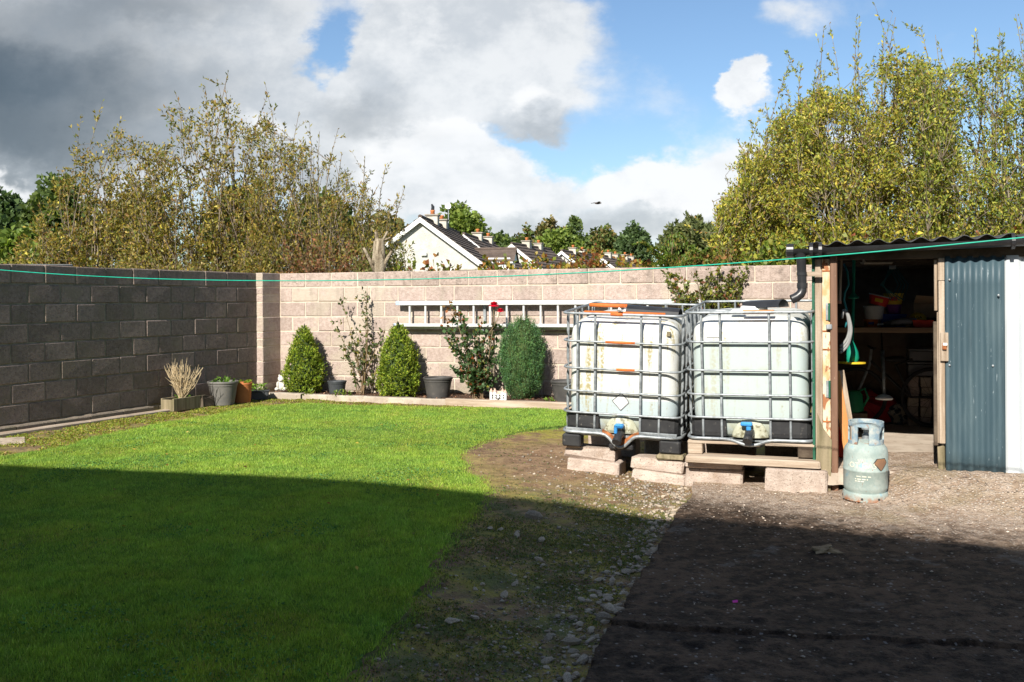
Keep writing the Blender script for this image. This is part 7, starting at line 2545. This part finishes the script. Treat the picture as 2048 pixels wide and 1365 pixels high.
NAMED = [(1068, 1040, 0.085, 'largest flat grey stone half sunk in the mossy earth near the lawn'), (1033, 1075, 0.045, 'rounded pale stone below the largest flat stone'),
         (1082, 1080, 0.050, 'elongated pale stone right of the rounded pale stone'), (1078, 1116, 0.045, 'pale pointed stone lying lower in the mossy earth'),
         (1254, 1130, 0.060, 'broad flat stone at the top of the pebble strip in shade'), (1222, 1204, 0.060, 'large angular pale stone in the pebble strip'),
         (1207, 1222, 0.065, 'long smooth pale stone just below the angular one in the strip'), (1145, 1265, 0.060, 'wedge shaped stone at the lower left of the pebble strip'),
         (1095, 1300, 0.045, 'flat stone left of the lower pebble strip'), (905, 1248, 0.050, 'thin flat pale stone by the lawn edge low in the picture'),
         (1008, 1187, 0.045, 'flat pale stone alone in the middle of the weedy earth'), (1030, 1165, 0.038, 'small pale stone above the lone flat one'), (948, 1234, 0.045, 'leaning pale stone near the thin flat one'),
         (1135, 1335, 0.055, 'blunt stone near the bottom end of the pebble strip'), (1165, 1300, 0.055, 'upright pale stone in the lower pebble strip'),
         (981, 1065, 0.035, 'small white rounded stone next to the lawn edge in shade'), (1001, 1065, 0.032, 'small pinkish stone right of the white rounded one')]
for (px, py, s, lb) in NAMED:
    p_ = gp(px, py, 0.04)
    put_stone(p_[0], p_[1], s * 0.66, lb, None, 1.25)
used = 0
for k in range(230):                                   # pebble strip along the edge of the drive
    y = rg.uniform(3.7, 7.75)
    wdt = 0.07 + 0.09 * vnoise(np.array([y]), np.array([0.0]), 2.0, 77)[0]
    x = float(slab_edge(y)) - 0.02 - abs(rg.normal(0, wdt))
    s = rg.uniform(0.010, 0.025) * (1.15 if y < 5 else 1.0)
    put_stone(x, y, s, 'small grey pebble in the strip along the edge of the drive', 'pebbles along the edge of the drive', rg.uniform(1.0, 1.5))
for k in range(50):
    y = rg.uniform(3.8, 7.6)
    x = float(slab_edge(y)) - rg.uniform(0.4, 1.0)
    put_stone(x, y, rg.uniform(0.008, 0.018), 'small stone scattered on the mossy earth between lawn and pebbles', 'small stones on the mossy earth', rg.uniform(1.0, 1.5))


def scatter_stones(name, label, xy, s, zf, seed, cols):
    rg_ = np.random.RandomState(seed)
    base = [stone_mesh(950 + k) for k in range(4)]
    Vs, Fs, Cs = [], [], []
    k = 0
    n = len(xy)
    kind = rg_.randint(4, size=n)
    for j in range(4):
        bv = base[j][0]
        # low-poly: octahedron-like
        bv = np.array([(1, 0, 0), (0.2, 0.7, 0), (-0.8, 0.4, 0), (-0.7, -0.5, 0), (0.3, -0.8, 0), (0.1, 0.05, 0.5), (0, 0, -0.4)]) + rg_.normal(0, 0.12, (7, 3))
        bf = np.array([(0, 1, 5), (1, 2, 5), (2, 3, 5), (3, 4, 5), (4, 0, 5), (1, 0, 6), (2, 1, 6), (3, 2, 6), (4, 3, 6), (0, 4, 6)])
        sel = np.where(kind == j)[0]
        if not len(sel):
            continue
        a = rg_.rand(len(sel)) * 6.283
        ca, sa = np.cos(a), np.sin(a)
        ss = s[sel]
        x = (bv[None, :, 0] * ca[:, None] - bv[None, :, 1] * sa[:, None]) * ss[:, None] + xy[sel, 0][:, None]
        y = (bv[None, :, 0] * sa[:, None] + bv[None, :, 1] * ca[:, None]) * ss[:, None] + xy[sel, 1][:, None]
        z = bv[None, :, 2] * ss[:, None] + (zf[sel] + 0.12 * ss)[:, None]
        Vs.append(np.stack([x, y, z], 2).reshape(-1, 3))
        Fs.append((bf[None] + (np.arange(len(sel)) * 7)[:, None, None] + k).reshape(-1, 3))
        Cs.append(np.repeat(pick(cols, len(sel), rg_, 0.25), 7, 0))
        k += len(sel) * 7
    o = ob(name, mesh(name, np.vstack(Vs), np.vstack(Fs), False, np.vstack(Cs)), MT['grit'], None)
    return stuff(o, label, 'gravel')


m, q = gm('grit')
at = q.n('ShaderNodeAttribute', attribute_name='col')
finish(m, q, at.outputs['Color'], 0.9)
MT['grit'] = m
n = 5200
y = rg.uniform(3.5, 8.6, n)
x = slab_edge(y) - np.abs(rg.normal(0, 0.42, n)) - 0.01
ss = 0.004 + 0.012 * rg.rand(n) ** 3
keep = ~in_lawn(x, y)
x, y, ss = x[keep], y[keep], ss[keep]
n2_ = 2600
xa = rg.uniform(-0.5, 2.2, n2_)
ya = rg.uniform(7.2, 9.2, n2_)
kk = (rg.rand(n2_) < np.exp(-((xa - 1.15) / 0.75) ** 2)) & ~in_lawn(xa, ya) & (xa < slab_edge(ya))
x = np.concatenate([x, xa[kk]])
y = np.concatenate([y, ya[kk]])
ss = np.concatenate([ss, 0.005 + 0.018 * rg.rand(kk.sum()) ** 3])
scatter_stones('gravel', 'fine grit and chips among the pebbles beside the drive', np.stack([x, y], 1), ss, earthz(x, y), 81, [(0.30, 0.26, 0.21), (0.22, 0.19, 0.16), (0.40, 0.34, 0.27), (0.25, 0.18, 0.13)])
# chips lying loose on the drive, thicker towards the shed
n = 9000
u_ = rg.uniform(0.02, 3.4, n)
y = rg.uniform(3.9, 7.9, n)
x = slab_edge(y) + u_
fr_ = y - shed_front(x)
keep = (fr_ < -0.06) & (rg.rand(n) < 0.05 + 0.95 * sstep(-1.5, -0.1, fr_)) & (x > slab_edge(y) + 0.1)
x, y = x[keep], y[keep]
ss = 0.004 + 0.009 * rg.rand(len(x)) ** 2.5
scatter_stones('loose_chips', 'pale stone chips scattered over the worn drive', np.stack([x, y], 1), ss, H(x, y) + 0.034, 82, [(0.42, 0.34, 0.27), (0.30, 0.24, 0.19), (0.55, 0.46, 0.38), (0.22, 0.17, 0.14)])

# a flat stone, a scrap of bark and a dropped petal on the drive
p_ = gp(1648, 1103, 0.03)
t = ob('bark_scrap', mesh('bark_scrap', *lumpy((0, 0, 0), (0.075, 0.05, 0.018), 21, 14, 8, 0.2)), mat('pale_bark_scrap', (0.30, 0.22, 0.13), (0.20, 0.14, 0.08), 20, 0.9), None, (p_[0], p_[1], float(H(p_[0], p_[1])) + 0.028))
tag(t, 'tan scrap of bark lying on the shaded drive', 'bark scrap')
p_ = gp(1470, 1207, 0.03)
t = ob('fallen_petal', mesh('fallen_petal', [(-0.012, -0.008, 0), (0.012, -0.010, 0.003), (0.014, 0.010, 0.008), (-0.010, 0.012, 0.004), (-0.012, -0.008, -0.002), (0.012, -0.010, 0.001), (0.014, 0.010, 0.006), (-0.010, 0.012, 0.002)], [(0, 1, 2, 3), (7, 6, 5, 4), (0, 4, 5, 1), (1, 5, 6, 2), (2, 6, 7, 3), (3, 7, 4, 0)]),
       mat('magenta_petal', (0.65, 0.03, 0.35), (0.7, 0.05, 0.4), 20, 0.6), None, (p_[0], p_[1], float(H(p_[0], p_[1])) + 0.036))
tag(t, 'tiny magenta petal dropped on the shaded drive', 'petal')

# ------------------------------------------------------------------ grass
rg = np.random.RandomState(91)


def blades(name, label, x, y, z, h, w, cols, cat, wts=None, lean=0.55, tone=None, hue=None):
    n = len(x)
    a = rg.rand(n) * 6.283
    ld = rg.rand(n) * 6.283
    ll = h * lean * rg.rand(n)
    p0 = np.stack([x, y, z], 1)
    s = np.stack([np.cos(a) * w / 2, np.sin(a) * w / 2, np.zeros(n)], 1)
    tip = p0 + np.stack([np.cos(ld) * ll, np.sin(ld) * ll, h], 1)
    V = np.stack([p0 - s, p0 + s, tip], 1).reshape(-1, 3)
    F = np.arange(n * 3).reshape(n, 3)
    c = pick(cols, n, rg, 0.16, wts)
    if tone is not None:
        c = c * tone[:, None]
    if hue is not None:
        c = c * np.stack([0.78 + 0.40 * hue, 0.95 + 0.10 * hue, 1.1 - 0.2 * hue], 1)
        dry = (hue > 0.70) & (rg.rand(n) < 0.12)
        c[dry] = np.array([0.50, 0.42, 0.14]) * rg.uniform(0.7, 1.1, (dry.sum(), 1))
    c3 = np.repeat(np.clip(c, 0.004, 0.8), 3, 0).reshape(n, 3, 3)
    c3[:, :2] *= 0.85
    o = ob(name, mesh(name, V, F, False, c3.reshape(-1, 3)), MT['grass'])
    return stuff(o, label, cat)


def lawn_pts(n, x0, x1, y0, y1):
    x = rg.uniform(x0, x1, n)
    y = rg.uniform(y0, y1, n)
    k = in_lawn(x + rg.normal(0, 0.045, n), y + rg.normal(0, 0.045, n)) & (np.abs(x) < 0.60 * y + 1.3) & (x < slab_edge(y) - 0.3)
    return x[k], y[k]


xs_, ys_ = [], []
for (n, x0, x1, y0, y1) in ((390000, -4.2, 0.2, 3.4, 5.2), (380000, -5.4, 0.2, 5.2, 7.4), (340000, -6.0, 0.3, 7.4, 10.0), (260000, -4.8, 2.0, 10.0, 13.6)):
    a, b = lawn_pts(n, x0, x1, y0, y1)
    xs_.append(a)
    ys_.append(b)
x, y = np.concatenate(xs_), np.concatenate(ys_)
patch = 0.6 * vnoise(x, y, 1.3, 61) + 0.4 * vnoise(x, y, 4.0, 62)
fine = 0.5 * vnoise(x, y, 12.0, 63) + 0.5 * vnoise(x, y, 31.0, 71)
h = (0.011 + 0.016 * rg.rand(len(x)) ** 1.5) * (0.7 + 0.6 * patch) * (0.65 + 0.7 * fine)
w = 0.0030 + 0.0018 * rg.rand(len(x)) + 0.00022 * np.maximum(y - 5, 0)
z = np.where(in_lawn(x, y), H(x, y) + 0.006 + 0.02 * (vnoise(x, y, 1.6, 21) - 0.5) + 0.008 * (vnoise(x, y, 7, 22) - 0.5), earthz(x, y)) - 0.002
big = vnoise(x, y, 0.55, 68)
tone = (0.78 + 0.26 * patch + 0.50 * (fine - 0.5) + 0.15 * (big - 0.5)) * rg.uniform(0.75, 1.25, len(x))
blades('lawn_grass', 'short mown bright green lawn grass', x, y, z, h, w, [(0.33, 0.48, 0.065), (0.42, 0.58, 0.09), (0.22, 0.36, 0.05), (0.58, 0.60, 0.16)], 'grass', [0.42, 0.28, 0.24, 0.06], tone=tone, hue=vnoise(x, y, 2.2, 69) * 0.5 + vnoise(x, y, 7, 70) * 0.5, lean=0.8)

# coarser tufts, clover and a few fallen leaves in the lawn
n = 46000
x, y = rg.uniform(-5.5, 0.4, n), rg.uniform(3.5, 13.2, n)
cl = 0.5 * vnoise(x, y, 3.3, 73) + 0.5 * vnoise(x, y, 17.0, 74)
k = in_lawn(x, y) & (rg.rand(n) < sstep(0.50, 0.66, cl))
x, y, cl = x[k], y[k], cl[k]
blades('lawn_tufts', 'coarser darker grass tufts scattered through the lawn', x, y, H(x, y) + 0.004, 0.022 + 0.024 * rg.rand(len(x)), 0.0042 + 0.002 * rg.rand(len(x)), [(0.22, 0.36, 0.05), (0.15, 0.28, 0.045), (0.36, 0.50, 0.09)], 'grass', lean=1.1)
n = 60000
x, y = rg.uniform(-5.0, 0.3, n), rg.uniform(3.5, 12.5, n)
cl = 0.6 * vnoise(x, y, 1.7, 75) + 0.4 * vnoise(x, y, 6.0, 76)
k = in_lawn(x, y) & (rg.rand(n) < sstep(0.56, 0.70, cl))
x, y = x[k], y[k]
V, F = leaf_geo(np.stack([x, y, H(x, y) + 0.012 + 0.012 * rg.rand(len(x))], 1), rdir(len(x), rg) * np.array([1, 1, 0.15]) + np.array([0, 0, 0.15]), rg.uniform(0.010, 0.020, len(x)), rg.uniform(0.009, 0.016, len(x)), rg)
c = np.repeat(pick([(0.10, 0.24, 0.06), (0.14, 0.30, 0.07), (0.08, 0.18, 0.05)], len(x), rg), 4, 0)
stuff(ob('clover', mesh('clover', V, F, False, c), MT['leaf']), 'low clover and broad-leaved weeds growing in the lawn', 'clover')
n = 90
x, y = rg.uniform(-4.5, 0.2, n), rg.uniform(3.6, 12.5, n)
k = in_lawn(x, y)
x, y = x[k], y[k]
V, F = leaf_geo(np.stack([x, y, H(x, y) + 0.026], 1), rdir(len(x), rg) * np.array([1, 1, 0.2]), rg.uniform(0.02, 0.04, len(x)), rg.uniform(0.012, 0.022, len(x)), rg)
c = np.repeat(pick([(0.35, 0.20, 0.05), (0.22, 0.10, 0.05), (0.45, 0.33, 0.06)], len(x), rg), 4, 0)
stuff(ob('fallen_leaves', mesh('fallen_leaves', V, F, False, c), MT['leaf']), 'scattered small brown leaves fallen on the lawn', 'leaves')

# weeds and moss tufts on bare earth
n = 130000
x = rg.uniform(-1.3, 1.6, n)
y = rg.uniform(3.5, 9.8, n)
mm_ = vnoise(x, y, 2.6, 64) * 0.6 + vnoise(x, y, 8, 65) * 0.4
k = ~in_lawn(x, y) & (x < slab_edge(y) - 0.08) & (rg.rand(n) < (0.10 + 1.2 * (mm_ - 0.32)) * (0.05 + 0.95 * sstep(7.6, 6.5, y)))
x, y = x[k], y[k]
nw = len(x)
V, F = leaf_geo(np.repeat(np.stack([x, y, earthz(x, y)], 1), 3, 0) + rg.normal(0, 0.006, (nw * 3, 3)) * np.array([1, 1, 0.3]), rdir(nw * 3, rg) * np.array([1, 1, 0.3]) + np.array([0, 0, 0.55]), rg.uniform(0.007, 0.018, nw * 3), rg.uniform(0.004, 0.009, nw * 3), rg)
c = np.repeat(pick([(0.085, 0.135, 0.045), (0.12, 0.175, 0.055), (0.21, 0.21, 0.035), (0.16, 0.13, 0.07)], nw * 3, rg), 4, 0)
stuff(ob('ground_weeds', mesh('ground_weeds', V, F, False, c), MT['leaf']), 'tiny creeping weeds and moss over the bare earth', 'weeds')
n = 60000
s_ = rg.uniform(0.2, 6.2, n)
d_ = rg.uniform(0.18, 1.6, n)
pt = np.array(L0)[None] + dl[None] * s_[:, None] + nl[None] * d_[:, None]
x, y = pt[:, 0], pt[:, 1]
mm_ = vnoise(x, y, 3.0, 66) * 0.6 + vnoise(x, y, 9, 67) * 0.4
k = ~in_lawn(x, y) & (rg.rand(n) < (mm_ - 0.40) * 2.0) & (d_ > 0.34)
x, y = x[k], y[k]
nw = len(x)
V, F = leaf_geo(np.repeat(np.stack([x, y, earthz(x, y)], 1), 3, 0) + rg.normal(0, 0.008, (nw * 3, 3)) * np.array([1, 1, 0.3]), rdir(nw * 3, rg) * np.array([1, 1, 0.3]) + np.array([0, 0, 0.5]), rg.uniform(0.014, 0.034, nw * 3), rg.uniform(0.007, 0.015, nw * 3), rg)
c = np.repeat(pick([(0.24, 0.31, 0.04), (0.36, 0.36, 0.05), (0.17, 0.24, 0.035), (0.36, 0.24, 0.10)], nw * 3, rg), 4, 0)
stuff(ob('ground_weeds', mesh('ground_weeds', V, F, False, c), MT['leaf']), 'yellow-green moss and weeds between the lawn and the shaded wall', 'weeds')
# weeds along the front bed
n = 9000
f_ = rg.rand(n)
a0_, b0_ = np.array([-3.5, 14.1]), np.array([1.2, 12.35])
pt = a0_[None] + (b0_ - a0_)[None] * f_[:, None] + rg.normal(0, 0.09, (n, 2)) + np.array([0, -0.12])
x, y = pt[:, 0], pt[:, 1]
k = (rg.rand(n) < 0.75)
x, y = x[k], y[k]
V, F = leaf_geo(np.stack([x, y, earthz(x, y)], 1), rdir(len(x), rg) * np.array([1, 1, 0.3]) + np.array([0, 0, 0.5]), rg.uniform(0.014, 0.036, len(x)), 0.012, rg)
c = np.repeat(pick([(0.24, 0.31, 0.04), (0.34, 0.34, 0.05), (0.34, 0.22, 0.12), (0.2, 0.13, 0.08)], len(x), rg), 4, 0)
stuff(ob('ground_weeds', mesh('ground_weeds', V, F, False, c), MT['leaf']), 'thin moss and leaf litter between the lawn and the kerb', 'weeds')
# bark chips and seedlings in the bed
n = 9000
x = rg.uniform(-3.7, 3.0, n)
y = rg.uniform(12.4, 15.2, n)
k = poly_in(x, y, bed)
x, y = x[k], y[k]
z = H(x, y) + 0.014 + 0.05 * vnoise(x, y, 3, 41) + 0.03 * vnoise(x, y, 14, 42)
V, F = leaf_geo(np.stack([x, y, z], 1), rdir(len(x), rg) * np.array([1, 1, 0.35]) + np.array([0, 0, 0.15]), rg.uniform(0.015, 0.05, len(x)), rg.uniform(0.008, 0.018, len(x)), rg)
c = np.repeat(pick([(0.10, 0.05, 0.03), (0.18, 0.09, 0.05), (0.06, 0.03, 0.02), (0.27, 0.16, 0.10)], len(x), rg), 4, 0)
stuff(ob('bark_mulch', mesh('bark_mulch', V, F, False, c), MT['grit']), 'dark bark mulch covering the planting bed', 'mulch')
for (px, Y, lb) in ((614, 14.2, 'green seedling at the foot of the first box cone'), (672, 14.0, 'sprawling seedling in front of the small black pot'), (692, 13.95, 'low seedling right of the small black pot'), (1098, 12.95, 'yellow-green seedling right of the conifer')):
    t = thing('seedling', lb, 'seedling', gpt(px, Y, 0.05))
    sprigs(t, 0.0, 0.05, 26, rg, [(0.13, 0.22, 0.03), (0.2, 0.26, 0.04)], 0.07, (0.05, 0.022))
